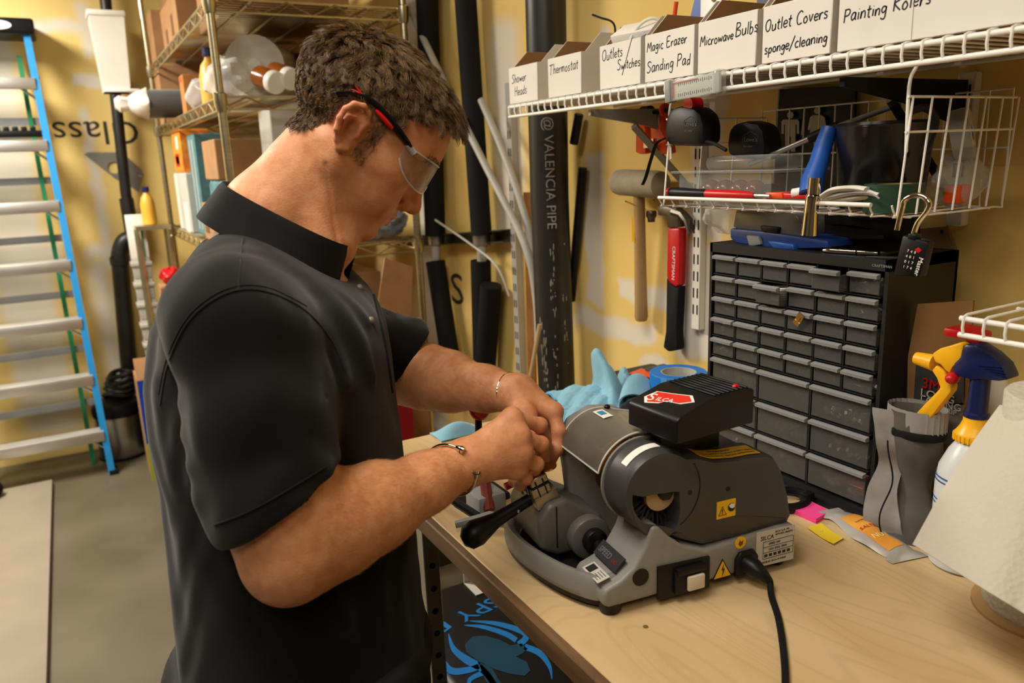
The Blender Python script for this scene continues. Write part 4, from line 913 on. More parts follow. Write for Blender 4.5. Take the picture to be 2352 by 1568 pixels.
# chrome socket extension and padlock on the front bar
t = thing('socket_extension', 'chrome socket extension hooked on the basket front bar', 'tool', (0, 0, 0))
P = [onx(1872, 408, .913), onx(1869, 446, .913), onx(1867, 452, .913), onx(1862, 490, .913), onx(1858, 540, .913)]
M_POL = mat('polished_chrome', '#d9cfba', .08, 1.0, var=0)
obj('drive', MB().tube([P[0], P[1]], .0085, 18), M_POL, t); obj('socket', MB().tube([P[1], P[2], P[3], P[4]], [.008, .0095, .010, .0115], 18), M_POL, t)
b = MB().tube([P[4], P[4] + (P[4] - P[3]).normalized() * -.001], .0118, 18); obj('socket_rim', b, M_POL, t)
t = thing('padlock', 'black combination padlock with open shackle hanging from basket', 'padlock', (0, 0, 0))
X_ = .905
obj('body', trx([(2072, 540), (2132, 556), (2112, 638), (2050, 632)], X_, .016, .003), M_BLACK, t)
P = smooth_pts([onx(x, y, X_ + .008) for x, y in ((2060, 528), (2072, 478), (2078, 460), (2098, 449), (2122, 452), (2134, 468), (2128, 486), (2108, 512), (2098, 538))], 5)
obj('shackle', MB().tube(P, .0035, 12), M_POL, t)
obj('shackle_collar', trx([(2086, 536), (2103, 540), (2100, 552), (2083, 548)], X_ - .001, .014, .001), M_BLACK, t)
b = MB()
for r in range(4):
    for c_ in range(3):
        a = onx(2083 + 8 * c_ - r * 3.2, 578 + r * 12 + c_ * 2, X_ - .0008); text(b, '7401'[(r + c_) % 4], .0048, FR((X_ - .0008, a.y, a.z), (0, -1, -.2), (0, .2, 1)))
obj('dial_numbers', b, M_WHITE, t, 0); a = onx(2112, 590, X_ - .0008); obj('lock_lettering', text(MB(), 'Master', .0085, FR((X_ - .0008, a.y, a.z), (0, .22, -1), (0, -1, -.22))), M_WHITE, t, 0)
obj('red_diamond', trx([(2101, 573), (2109, 568), (2117, 575), (2109, 581)], X_ - .0006, .001), M_RED, t, 0)
for k in range(3): a = onx(2117 + 5 * k, 553 + k * 1.5, X_ + .006); obj('dial_wheel', MB().ball(a, .0025, 8), M_POL, t)
# the nearer small wire shelf at the right edge
t = wire_shelf('small_wire_shelf', 'short white wire shelf above the spray bottle', .95, XW - .012, .12, .545, 1.243)
a = onx(2212, 772, 1.0); b = MB(); b.rbox((1.0, a.y, 1.236), (.045, .03, .012), .004); b.rbox((1.0, a.y - .02, 1.233), (.03, .02, .014), .004)
tag(obj('red_clip', b, M_RED), 'red plastic clip under the short wire shelf', 'clip')
# ------------------------------------------------------------------ workbench
BZT, BXF, BYE = .92, .434, 1.433
M_BENCH = wood_mat('maple_bench_top', '#d0b488', '#c8aa7a', .42, 3.0, (5.5, 1, 1)); M_EDGE = wood_mat('dark_bench_edge', '#7a5c3c', '#5e432a', .6, 8, (6, 1, 6))
t = thing('workbench', 'maple topped workbench with dark front edge on chrome legs', 'workbench', (0, 0, 0)); bench = t
Y0_ = -1.2
obj('bench_top', MB().rbox(((BXF + .006 + XW - .004) / 2, (Y0_ + BYE) / 2, BZT - .016), (XW - .01 - BXF, BYE - Y0_, .032), .0015, 1), M_BENCH, t)
obj('front_edge', MB().rbox((BXF, (Y0_ + BYE) / 2, BZT - .0165), (.014, BYE - Y0_, .032), .002, 1), M_EDGE, t, label='dark stained front edging')
M_LEG = mat('slotted_steel_leg', '#a8a498', .35, .7, var=.15)
for y in (1.17, -.9):
    for x in (.468, 1.14):
        lg = obj('leg', MB().rbox((x, y, .444), (.03, .03, .888), .002, 1), M_LEG, t)
        s0 = None
        for k in range(14):
            if s0 is None: s0 = obj('leg_hole', MB().cyl((0, 0, 0), (0, -.0008, 0), .006, n=10), M_BLACKMAT, lg); o = s0
            else: o = s0.copy(); COL.objects.link(o); o.parent = lg
            o.location = (x, y - .0151, .2 + k * .045)
obj('low_shelf', MB().box((.82, -.12, .2), (.66, 1.55, .02)), M_BLACKMAT, t); obj('cross_rail', MB().box((.80, 1.17, .8), (.64, .02, .05)), M_LEG, t)
obj('cross_rail', MB().box((.82, -.9, .8), (.64, .02, .05)), M_LEG, t)
obj('knot', MB().prism(circ(0, 0, .0035, 14), 0, .0004, TR(tuple(onz(1483, 1439, BZT)))), M_EDGE, t, 0)
# ------------------------------------------------------------------ black storage box below with blue printed emblem
LZ = .52
t = thing('black_gear_box', 'black case with blue spider emblem on the floor below bench', 'case', (0, 0, 0))
c = onz(1120, 1500, LZ)
b = MB(); b.rbox((.745, c.y - .03, LZ / 2), (.51, .62, LZ), .02, 3); box_o = obj('case', b, mat('case_black', '#0b0b0d', .45, var=.2), t)
M_SPB = mat('emblem_blue', '#1b86d8', .5, var=.1); M_SPD = mat('emblem_dark_blue', '#0f4a66', .5, var=.15)
def flatz(b, pts, dz=.0008): 
    P = [onz(x, y, LZ + .0002) for x, y in pts]; b.prism([(p.x, p.y) for p in P], LZ + .0001, LZ + dz); return b
def leg(b, pts, ws):
    """tapering curved stroke through pixel points"""
    P = smooth_pts([(x, y, 0) for x, y in pts], 5); n = len(P); L = []; R_ = []
    for i, p in enumerate(P):
        t_ = P[min(i + 1, n - 1)] - P[max(i - 1, 0)]; nn = Vector((-t_.y, t_.x, 0)).normalized()
        u = i / (n - 1) * (len(ws) - 1); k = min(int(u), len(ws) - 2); w = ws[k] + (ws[k + 1] - ws[k]) * (u - k)
        L.append(p + nn * w / 2); R_.append(p - nn * w / 2)
    for i in range(n - 1): flatz(b, [(L[i].x, L[i].y), (R_[i].x, R_[i].y), (R_[i + 1].x, R_[i + 1].y), (L[i + 1].x, L[i + 1].y)])
b = MB(); flatz(b, [(1068, 1480), (1085, 1462), (1115, 1460), (1150, 1470), (1172, 1482), (1198, 1478), (1212, 1490), (1198, 1502), (1185, 1508), (1210, 1520), (1218, 1540), (1205, 1552), (1175, 1548), (1140, 1538), (1110, 1525), (1092, 1512), (1072, 1498)])
flatz(b, [(1095, 1515), (1130, 1535), (1150, 1568), (1170, 1600), (1140, 1600), (1115, 1560)])
obj('emblem_body', b, M_SPD, box_o, 0, label='dark blue emblem body')
b = MB(); leg(b, [(1078, 1426), (1140, 1432), (1200, 1450), (1208, 1465), (1192, 1480)], [1, 10, 14, 14, 14]); obj('emblem_leg', b, M_SPB, box_o, 0, label='bright blue emblem leg')
b = MB(); leg(b, [(1066, 1436), (1110, 1440), (1160, 1455), (1186, 1470)], [1, 9, 12, 12]); obj('emblem_leg', b, M_SPB, box_o, 0, label='bright blue emblem leg')
b = MB(); leg(b, [(1205, 1485), (1240, 1500), (1262, 1530), (1268, 1560)], [14, 14, 9, 1]); obj('emblem_leg', b, M_SPB, box_o, 0, label='bright blue emblem leg')
b = MB(); leg(b, [(1030, 1455), (1042, 1490), (1072, 1515), (1100, 1530)], [1, 12, 18, 18]); obj('emblem_leg', b, M_SPB, box_o, 0, label='bright blue emblem leg')
b = MB(); leg(b, [(1006, 1470), (1012, 1505), (1036, 1540), (1078, 1538), (1100, 1530)], [1, 10, 16, 14, 12]); obj('emblem_leg', b, M_SPB, box_o, 0, label='bright blue emblem leg')
b = MB(); leg(b, [(1100, 1530), (1120, 1550), (1140, 1575), (1180, 1590)], [14, 14, 12, 8]); obj('emblem_leg', b, M_SPB, box_o, 0, label='bright blue emblem leg')
b = MB(); leg(b, [(1110, 1545), (1080, 1560), (1078, 1580)], [12, 10, 8]); obj('emblem_leg', b, M_SPB, box_o, 0, label='bright blue emblem leg')
b = MB(); flatz(b, [(981, 1440), (1005, 1424), (1022, 1428), (1038, 1440), (1022, 1452), (1000, 1458), (985, 1452)]); flatz(b, [(983, 1456), (998, 1463), (984, 1471)]); obj('shield_mark', b, M_SPB, box_o, 0)
b = MB(); flatz(b, [(995, 1440), (1005, 1434), (1018, 1438), (1026, 1444), (1014, 1450), (1000, 1450)], .0012); obj('shield_spider', b, M_BLACKMAT, box_o, 0)
A, B = onz(1138, 1376, LZ), onz(1030, 1424, LZ); M = FR(A + Vector((0, 0, .0006)), B - A, Vector((0, -1, 0)))
obj('case_lettering', text(MB(), 'SPY', .062, M @ Matrix.Translation((0, -.012, 0)), shear=-.2, sx=1.15), M_SPB, box_o, 0)
t = thing('white_slip', 'white paper slip under the bench beside the black case', 'paper', (0, 0, 0)); a = onz(1112, 1372, .53); obj('sheet', MB().box((a.x + .04, a.y + .06, .5215), (.09, .06, .002)), M_WHITE, t, 0); obj('fold', MB().box((a.x + .04, a.y + .092, .535), (.09, .002, .03)), M_WHITE, t, 0)
# ------------------------------------------------------------------ drawer cabinet
CX, CY0, CY1, CZ0, CZ1, CD = .99, .674, 1.026, BZT, BZT + .40, .165
M_CAB = mat('cabinet_black', '#131416', .5, var=.1)
M_DRAW = clear('drawer_plastic', '#b8b8b4', .12, .25); M_LIPD = clear('drawer_lip_plastic', '#c0c2c2', .38, .35)
t = thing('drawer_cabinet', 'black small parts cabinet with clear plastic drawers on bench', 'cabinet', (0, 0, 0)); cab = t
b = MB(); th = .006; yc, zc = (CY0 + CY1) / 2, (CZ0 + CZ1) / 2; xc = CX + CD / 2
for c_, d_ in (((xc, CY0 + th / 2, zc), (CD, th, .4)), ((xc, CY1 - th / 2, zc), (CD, th, .4)), ((xc, yc, CZ1 - .008), (CD, CY1 - CY0, .016)), ((xc, yc, CZ0 + .009), (CD, CY1 - CY0, .018)), ((CX + CD - .003, yc, zc), (.006, CY1 - CY0, .4))): b.box(c_, d_)
obj('shell', b, M_CAB, t, 20)
obj('front_skirt', MB().box((CX - .006, yc, CZ0 + .005), (.014, CY1 - CY0, .010)), M_CAB, t)
iy0, iy1, iz1 = CY0 + th + .004, CY1 - th - .004, CZ1 - .017
sw, sh, lw, lh = (iy1 - iy0) / 6, .0375, (iy1 - iy0) / 3, .0582
b = MB()
for r in range(1, 5): b.box((CX + .06, yc, iz1 - r * sh), (.12, iy1 - iy0, .0016))
for r in range(0, 3): b.box((CX + .06, yc, iz1 - 5 * sh - r * lh), (.12, iy1 - iy0, .0018))
for c_ in range(1, 6): b.box((CX + .06, iy1 - c_ * sw, iz1 - 2.5 * sh), (.12, .0016, 5 * sh))
for c_ in range(1, 3): b.box((CX + .06, iy1 - c_ * lw, iz1 - 5 * sh - 1.5 * lh), (.12, .002, 3 * lh))
obj('dividers', b, M_CAB, t, 20)
def drawer_mesh(w, h):
    f = MB(); f.rbox((0, 0, 0), (.0022, w - .006, h - .006), .0008, 1); f.box((.055, 0, -h / 2 + .0045), (.11, w - .008, .0012))
    for s in (-1, 1): f.box((.055, s * (w / 2 - .0042), -.004), (.11, .0011, h - .012))
    l = MB(); l.prism([(0, 0), (-.008, .001), (-.0085, .0055), (-.006, .0065), (.001, .0075)], -w / 2 + .003, w / 2 - .003, FR((0, 0, 0), (1, 0, 0), (0, 0, 1)))
    return f, l
meshes = {}
DP = {}
def drawer(kind, r, c_, out=0):
    w, h = (sw, sh) if kind == 's' else (lw, lh)
    y = iy1 - (c_ + .5) * w; z = (iz1 - (r + .5) * sh) if kind == 's' else (iz1 - 5 * sh - (r + .5) * lh)
    if kind not in meshes:
        f, l = drawer_mesh(w, h); o = obj('drawer', f, M_DRAW, cab, 30); k = obj('drawer_lip', l, M_LIPD, o, 30); k.location = (-.001, 0, h / 2 - .011)
        meshes[kind] = (o, k)
    else:
        o0, k0 = meshes[kind]; o = o0.copy(); COL.objects.link(o); o.parent = cab; k = k0.copy(); COL.objects.link(k); k.parent = o; k.location = k0.location
    o.location = (CX + .002 - out, y, z); DP[(kind, r, c_)] = (CX + .006 - out, y, z - h / 2 + .0062); return o
for r in range(5):
    for c_ in range(6): drawer('s', r, c_, .016 if (r, c_) in ((0, 4), (1, 2)) else rnd.uniform(0, .002))
for r in range(3):
    for c_ in range(3): drawer('l', r, c_, rnd.uniform(0, .002))
a = onx(2003, 607, CX - .0005); obj('maker_lettering', text(MB(), 'CRAFTSMAN', .0055, FR((CX - .0004, a.y, CZ1 - .0105), (0, -1, 0), (0, 0, 1))), M_GREY, cab, 0)
# drawer contents: loose heaps (stuff) and single things
M_SILV = mat('zinc_hardware', '#d6d2c8', .3, .45, var=.1)
def heap(key, label, n, m, kind='screw', seed=1, cat='screws', hmax=.016):
    x, y, z = DP[key]; w = (sw if key[0] == 's' else lw) * .36; q = random.Random(seed); b = MB()
    for i in range(n):
        px_, py_, pz = x + .007 + q.uniform(.0, .011), y + q.uniform(-w, w), z + .003 + q.uniform(0, hmax)
        d = Vector((q.uniform(-1, 1), q.uniform(-1, 1), q.uniform(-.4, .4))); d.x *= .25; d.normalize()
        if kind == 'screw': L = q.uniform(.007, .014); P = Vector((px_, py_, pz)); b.tube([P - d * L, P + d * L * .7, P + d * L * .72, P + d * L], [.0018, .002, .0042, .0042], 6)
        elif kind == 'nut': b.tube([Vector((px_, py_, pz)), Vector((px_, py_, pz)) + d * .005], .0055, 6)
        else: b.ball((px_, py_, pz), q.uniform(.004, .008), 8)
    o = tag(obj('hardware', b, m), label, cat); o['kind'] = 'stuff'; return o
heap(('s', 2, 0), 'loose bright caps in the third drawer down at left', 22, M_SILV, 'nut', 1, 'hardware'); heap(('s', 3, 0), 'long silver screws in the fourth drawer down at left', 18, M_SILV, 'screw', 2)
heap(('s', 4, 0), 'short silver screws in the lowest small drawer at left', 26, M_SILV, 'screw', 3); heap(('s', 0, 3), 'few silver bits in the top row fourth drawer', 5, M_SILV, 'nut', 4, 'hardware', .006)
heap(('s', 0, 5), 'small silver pieces in the top right drawer', 9, M_SILV, 'screw', 5, 'hardware', .008); heap(('s', 1, 0), 'pale granules in the second drawer down at left', 60, mat('pale_anchor', '#b9a88c', .7), 'ball', 6, 'anchors', .008)
heap(('s', 3, 5), 'white felt pads and screws in a right column drawer', 14, M_WHITE, 'ball', 7, 'pads', .02); heap(('s', 4, 3), 'bright screws in lowest small row fourth drawer', 14, M_SILV, 'screw', 8, 'screws', .02)
heap(('s', 4, 5), 'mixed bolts in lowest small drawer at right', 16, M_SILV, 'screw', 9, 'bolts', .012); heap(('s', 4, 1), 'few screws in lowest small row second drawer', 8, M_SILV, 'screw', 10, 'screws', .006)
heap(('s', 3, 1), 'single long screws in fourth row second drawer', 4, M_SILV, 'screw', 12, 'screws', .006); heap(('s', 2, 1), 'few silver pins in third row second drawer', 4, M_SILV, 'screw', 13, 'pins', .012)
heap(('s', 2, 5), 'silver rings in third row right drawer', 4, M_SILV, 'nut', 14, 'rings', .006); heap(('l', 0, 0), 'bright fittings in the upper left large drawer', 12, M_SILV, 'ball', 15, 'fittings', .02)
heap(('l', 0, 2), 'coiled chain links in the upper right large drawer', 60, M_SILV, 'nut', 16, 'chain', .012); heap(('l', 1, 1), 'pale small parts in the middle large drawer', 30, mat('dull_bits', '#9a958a', .5, .3), 'ball', 17, 'parts', .01)
heap(('l', 2, 2), 'white bits in the bottom right large drawer', 10, M_WHITE, 'ball', 18, 'parts', .008); heap(('s', 1, 4), 'small bright washers in second row fifth drawer', 10, M_SILV, 'nut', 21, 'washers', .01); heap(('s', 1, 5), 'small bright hooks in second row right drawer', 8, M_SILV, 'screw', 22, 'hooks', .01); heap(('s', 2, 4), 'tan plugs in third row fifth drawer', 14, mat('tan_plug', '#b59c78', .6), 'ball', 23, 'plugs', .012); heap(('s', 3, 3), 'bright bolts in fourth row fourth drawer', 9, M_SILV, 'screw', 24, 'bolts', .012); heap(('s', 3, 4), 'bright rings in fourth row fifth drawer', 7, M_SILV, 'nut', 25, 'rings', .01); heap(('s', 4, 4), 'pale dowels in lowest small row fifth drawer', 9, mat('pale_dowel', '#cbbb98', .6), 'screw', 26, 'dowels', .012); heap(('s', 4, 2), 'grey nails in lowest small row third drawer', 10, M_SILV, 'screw', 27, 'nails', .008); heap(('l', 2, 0), 'grey fittings in the bottom left large drawer', 20, M_SILV, 'nut', 28, 'fittings', .014)
heap(('l', 1, 2), 'small silver parts in the middle right large drawer', 12, M_SILV, 'nut', 19, 'parts', .008)
x, y, z = DP[('s', 1, 2)]; t = thing('wire_coil', 'coil of white wire in a pulled out small drawer', 'wire', (x + .022, y - .006, z))
for k in range(6): obj('turn', MB().tube([(.016 * math.cos(a), .014 * math.sin(a), .004 + k * .0036) for a in [i * math.pi / 12 for i in range(24)]], .0019, 6, True), M_WHITE, t)
x, y, z = DP[('s', 0, 1)]; b = MB(); b.box((x + .03, y, z + .013), (.003, .05, .022), R3(0, 0, 0)); tag(obj('folded_slip', b, mat('grey_slip', '#8f8d86', .7), smooth=0), 'folded grey slip in the top row second drawer', 'paper')
x, y, z = DP[('l', 2, 1)]
for i, (dy, m_, lab) in enumerate(((.012, M_WHITE, 'white plastic tube lying in a bottom large drawer'), (-.006, M_RED, 'red plastic tube lying in a bottom large drawer'))):
    t = thing('plastic_tube', lab, 'tube', M=TR((x + .012 + i * .0, y + dy, z + .022 - i * .011), 0, 0, 0)); obj('tube', MB().cyl((0, 0, 0), (.075, -.03, 0), .0085, n=16), m_, t); obj('tube_rim', MB().cyl((-.001, .0004, 0), (0, 0, 0), .0089, n=16), m_, t)
x, y, z = DP[('l', 2, 2)]; t = thing('orange_wire_nut', 'bright orange ribbed plastic cap in bottom right drawer', 'cap', (x + .016, y - .026, z + .021)); M_HOT = mat('hot_orange', '#f04a18', .4, var=.05)
obj('cap', MB().tube([(0, .028, 0), (0, .022, 0), (0, .004, 0), (0, 0, 0), (0, -.022, 0)], [.0105, .0135, .0135, .0175, .0185], 20), M_HOT, t)
for k in range(10): a_ = k * math.pi / 5; obj('rib', MB().tube([(.0178 * math.cos(a_), .0, .0178 * math.sin(a_)), (.0186 * math.cos(a_), -.022, .0186 * math.sin(a_))], .0015, 5), M_HOT, t)
b = MB(); b.tube([(x + .012, y + .03 + .011 * math.cos(a) * .5, z + .019 + .013 * math.sin(a)) for a in [i * math.pi / 12 for i in range(24)]], .0028, 8, True); tag(obj('steel_ring', b, M_SILV), 'grey steel ring standing in bottom right drawer', 'ring')
x, y, z = DP[('l', 1, 2)]; t = thing('yellow_roller', 'small yellow roller with dark centre in a large drawer', 'roller', (x + .01, y + .012, z + .026)); obj('wheel', MB().cyl((0, 0, 0), (.012, 0, 0), .0115, n=20), M_YELLOW, t); obj('hub', MB().cyl((-.0008, 0, 0), (0, 0, 0), .005, n=12), M_BLACK, t)
for k in range(5): b = MB().box((x + .03, y - .026, z + .003 + k * .0032), (.03, .045, .002)); tag(obj('grey_pad', b, mat('grey_pad', '#8d8a84', .8), smooth=0), ['lowest', 'second lowest', 'middle', 'second highest', 'topmost'][k] + ' grey pad of the stack in a large drawer', 'pad', 'stacked grey pads')
x, y, z = DP[('l', 1, 1)]; t = thing('stamped_strip', 'pale perforated strip leaning in the middle large drawer', 'strip', M=TR((x + .006, y - .012, z + .026), -.5, 0, 0)); obj('strip', MB().box((0, 0, 0), (.002, .072, .02)), mat('pale_strip', '#b6aa9a', .6), t)
for k in range(4): obj('cutout', MB().box((-.0012, -.024 + k * .016, 0), (.001, .009, .012)), M_GREY, t, 0)
x, y, z = DP[('l', 0, 1)]
t = thing('cable_tie_bundle', 'bundle of thin tan cable ties in a large drawer', 'cable ties', (x, y, z))
for k in range(6): obj('cable_tie', MB().tube([(.008 + k * .004, .02, .03 - k * .003), (.012 + k * .004, -.04, .004 + .002 * k)], .0012, 6), mat('tie_tan', '#a79a86', .5), t)
x, y, z = DP[('l', 0, 0)]; t = thing('chrome_fitting', 'chrome fitting with red mark in upper left large drawer', 'fitting', (x + .014, y - .01, z + .02)); obj('body', MB().cyl((0, .02, .008), (0, -.022, -.002), .008, n=16), M_POL, t); obj('red_mark', MB().box((-.008, .012, .014), (.002, .012, .003)), M_RED, t); obj('tag', MB().box((-.008, .025, .016), (.001, .016, .006)), M_WHITE, t)
x, y, z = DP[('s', 2, 3)]; t = thing('brass_hasp', 'brass latch plate hanging on a small drawer front', 'latch', M=TR((CX - .010, y - .006, z + .018), .55, 0, 0)); obj('plate', MB().prism([(-.006, -.011), (.006, -.011), (.006, -.004), (.002, -.004), (.002, .005), (-.002, .005), (-.002, -.004), (-.006, -.004)], 0, .0015, FR((0, 0, 0), (0, -1, 0), (0, 0, 1))).prism([(-.006, .005), (.006, .005), (.006, .011), (-.006, .011)], 0, .0015, FR((0, 0, 0), (0, -1, 0), (0, 0, 1))).box((0, .004, 0), (.0015, .004, .012)).box((0, -.004, 0), (.0015, .004, .012)), mat('brass', '#c8a468', .3, 1.0), t, 20)
# things on top of the cabinet
M_CASEB = mat('case_blue', '#1d3f86', .4, var=.15)
t = thing('blue_tool_case', 'blue tool case with smoky lid lying on the drawer cabinet', 'case', (0, 0, 0))
obj('base', trx([(1676, 524), (1760, 532), (1900, 552), (1905, 570), (1800, 572), (1740, 566), (1690, 558), (1676, 548)], 1.01, .12, .004), M_CASEB, t); obj('lid', trx([(1690, 480), (1760, 484), (1830, 494), (1842, 516), (1840, 545), (1700, 528), (1682, 522)], 1.015, .11, .004), clear('smoky_lid', '#8b8a84', .55, .2), t)
obj('latch', trx([(1712, 540), (1742, 542), (1748, 562), (1720, 566)], 1.005, .02, .003), M_GREY, t); obj('blue_bits', trx([(1760, 552), (1820, 560), (1826, 574), (1775, 572)], 1.004, .02, .003), M_BLUE, t); obj('lid_strip', trx([(1745, 518), (1788, 522), (1786, 536), (1748, 532)], 1.008, .01, .002), M_BLACK, t)
t = thing('black_saw', 'dark hand saw lying across the cabinet top', 'saw', (0, 0, 0)); obj('blade', trx([(1840, 540), (2030, 540), (2030, 548), (1840, 550)], 1.06, .004), M_BLACK, t, 0); obj('handle', trx([(1896, 508), (1960, 512), (2010, 520), (2000, 534), (1910, 522)], 1.07, .02, .004), M_BLACKMAT, t); obj('support', MB().box((1.09, .78, CZ1 + .035), (.04, .14, .07)), M_BLACKMAT, t)
t = thing('ballpoint_pen', 'silver ballpoint pen lying on cabinet front edge', 'pen', (0, 0, 0)); A, B = onx(1888, 582, 1.0), onx(2018, 575, 1.02); A.z = B.z = CZ1 + .0042
d = B - A; obj('barrel', MB().tube([A + d * .16, A + d * .62], .004, 12), M_POL, t); obj('front', MB().tube([A, A + d * .03, A + d * .16], [.001, .003, .004], 12), M_POL, t); obj('band', MB().tube([A + d * .62, A + d * .65], .0042, 12), M_BLACK, t); obj('cap', MB().tube([A + d * .65, B], [.004, .003], 12), M_POL, t)
t = thing('utility_blade', 'small silver putty blade on the cabinet corner', 'tool', (0, 0, 0)); A = onx(2022, 583, 1.0); obj('blade', MB().prism([(0, 0), (.02, .004), (.044, .012), (.044, .022), (.02, .016)], 0, .0012, TR((1.0, A.y + .022, CZ1 + .0005), 0, 0, -1.4)), M_STEEL, t); obj('handle', MB().rbox((1.035, A.y + .01, CZ1 + .004), (.03, .012, .007), .002), M_BLACK, t)
crumple('clear_bag', 'crinkled clear bag between standard and blue case', (1.12, 1.10, CZ1 + .05), (.05, .06, .05), M_BAG, 31)
# brown card leaning behind the padlock, packaging card
t = thing('brown_board', 'brown fibreboard piece leaning on the wall behind the cabinet', 'board', (0, 0, 0)); obj('board', trx([(2046, 532), (2172, 520), (2198, 580), (2060, 580)], XW - .012, .006), mat('fibreboard', '#8a6f44', .8, var=.12), t, 0); obj('hole', trx([(2160, 528), (2166, 528), (2166, 536), (2160, 536)], XW - .0125, .001), M_BLACKMAT, t, 0)
M_KRAFT = mat('kraft_card', '#8a6437', .8, var=.1); M_GR = mat('carded_dark_grey', '#3a3835', .5, var=.08)
t = thing('glove_pack', 'brown and dark carded glove pack behind the spray bottle', 'pack', (0, 0, 0)); gx = 1.05
obj('kraft_card', trx([(2108, 698), (2235, 690), (2226, 840), (2210, 960), (2140, 1130), (2080, 1130), (2085, 820)], gx, .004), M_KRAFT, t, 0); obj('dark_panel', trx([(2104, 830), (2215, 830), (2212, 930), (2098, 930)], gx - .003, .002), M_GR, t, 0); obj('grey_panel', trx([(2098, 930), (2212, 925), (2206, 1020), (2094, 1020)], gx - .003, .002), mat('carded_grey', '#77736a', .5), t, 0)
def wtext(s, px, py, X, size, m, par, sx=1.0): a = onx(px, py, X); return obj('lettering', text(MB(), s, size, FR((X, a.y, a.z), (0, -1, 0), (0, 0, 1)), sx=sx), m, par, 0)
wtext('3M', 2116, 889, gx - .0056, .022, M_RED, t); wtext('LONG', 2113, 908, gx - .0056, .0165, M_PALE, t, 1.1); wtext('LASTING', 2113, 921, gx - .0056, .0145, M_PALE, t, 1.05); wtext('GRIP', 2163, 945, gx - .0056, .01, M_PALE, t)
# grey leather gauntlet standing on the bench
M_GRF = mat('grey_leather', '#8d8a85', .7, var=.2, vs=30, bump=.3, bs=60); M_GRFD = mat('grey_denim', '#55514a', .85, var=.2, vs=40)
t = thing('grey_gauntlet', 'grey leather work sleeve standing beside the cabinet', 'glove', (.998, .620, BZT))
rings = []; rings2 = []
for i in range(19):
    u = i / 18; z = u * .195; w = .040 - .010 * math.sin(u * 3.1) + .004 * math.sin(u * 11)
    rings.append([((w * .75 + .003 * math.sin(3 * a + 6 * u)) * math.cos(a) + .004 * math.sin(5 * u), (w + .004 * math.sin(4 * a + 9 * u)) * math.sin(a), z) for a in [2 * math.pi * k / 28 for k in range(28)]])
obj('sleeve', MB().loft(rings, cap=(True, False)), M_GRFD, t, 60)
P = [(-.030, .018), (-.026, .036), (.0, .047)]
b = MB(); b.sheet(lambda u, v: ((-.034 - .006 * math.sin(3 * v * 3) - .002 * math.sin(20 * v)) + .012 * u, .040 - .052 * u * (1 - .45 * math.sin(math.pi * min(1, max(0, 1.15 - v)))) + .006 * math.sin(7 * v), .003 + .19 * v), 10, 26, .003)
obj('leather_face', b, M_GRF, t, 60, label='pale grey leather panel'); b = MB(); b.tube([(-.043 - .004 * math.sin(9 * v), .008 + .006 * math.sin(7 * v), .004 + .15 * v) for v in [i / 20 for i in range(21)]], .0012, 6); obj('seam', b, M_BLACKMAT, t)
b = MB()
b.loft([[(.030 * math.cos(a_) * (1 + .04 * (k % 2)), .040 * math.sin(a_) * (1 + .04 * (k % 2)), z_) for k, a_ in enumerate([2 * math.pi * q_ / 56 for q_ in range(56)])] for z_ in (.168, .185, .199)], cap=(False, False))
obj('knit_cuff', b, mat('grey_knit', '#8f8d88', .8, var=.1), t); obj('dark_band', MB().lathe([(.036, .158), (.037, .16), (.037, .168), (.036, .17)], 28, Matrix.Scale(1.12, 4, (0, 1, 0)) @ Matrix.Scale(.9, 4, (1, 0, 0)), cap=(False, False)), M_BLACKMAT, t)
# spray bottle
M_BOT = mat('translucent_bottle', '#cfd3d2', .3, var=.05, sss=0); M_NVT = mat('navy_trigger', '#131d4a', .3, var=.08); M_YLT = mat('yellow_trigger', '#f0b21c', .32, var=.05)
sx_ = .985; sy_ = onx(2238, 1000, sx_).y; zq = lambda y_: onx(2238, y_, sx_).z - BZT; z0_, z1_, z2_ = zq(1012), zq(955), zq(870)
t = thing('spray_bottle', 'white spray bottle with yellow and navy trigger head', 'spray bottle', (sx_, sy_, BZT))
obj('bottle', MB().lathe([(.036, 0), (.04, .004), (.0405, z0_ - .06), (.038, z0_ - .038), (.028, z0_ - .014), (.019, z0_), (.016, z0_ + .004)], 32), M_BOT, t)
for z in (z0_ - .088, z0_ - .082, z0_ - .056, z0_ - .050): obj('blue_line', MB().lathe([(.0408, z), (.0408, z + .002)], 32, cap=(False, False)), M_BLUE, t, 0)
hc_ = z1_ - z0_
obj('collar', MB().lathe([(.021, z0_), (.0235, z0_ + .002), (.0235, z0_ + hc_ * .30), (.0225, z0_ + hc_ * .36), (.018, z0_ + hc_ * .58), (.0152, z0_ + hc_ * .8), (.0148, z1_), (.011, z1_)], 32), M_YLT, t, label='yellow screw collar')
b = MB()
for k in range(26): a_ = 2 * math.pi * k / 26; b.box((.0238 * math.cos(a_), .0238 * math.sin(a_), z0_ + hc_ * .16), (.002, .002, hc_ * .26), None)
obj('collar_ribs', b, M_YLT, t)
obj('stem', MB().lathe([(.0155, z1_), (.0155, z1_ + .005), (.0128, z1_ + .007), (.0118, z2_ + .02)], 20), M_NVT, t)
def hx(pts, th, x=None, bev=.0): return trx(pts, (x or sx_) - th / 2, th, bev)
Minv = t.matrix_world.inverted()
def tl(mb): mb.v = [tuple(Minv @ Vector(p)) for p in mb.v]; return mb
obj('head_shell', tl(hx([(2190, 832), (2203, 822), (2208, 800), (2214, 790), (2240, 792), (2272, 812), (2300, 838), (2316, 872), (2290, 876), (2250, 872), (2230, 874), (2195, 864), (2184, 852)], .030, None, .006)), M_NVT, t, label='navy trigger housing')
b = MB()
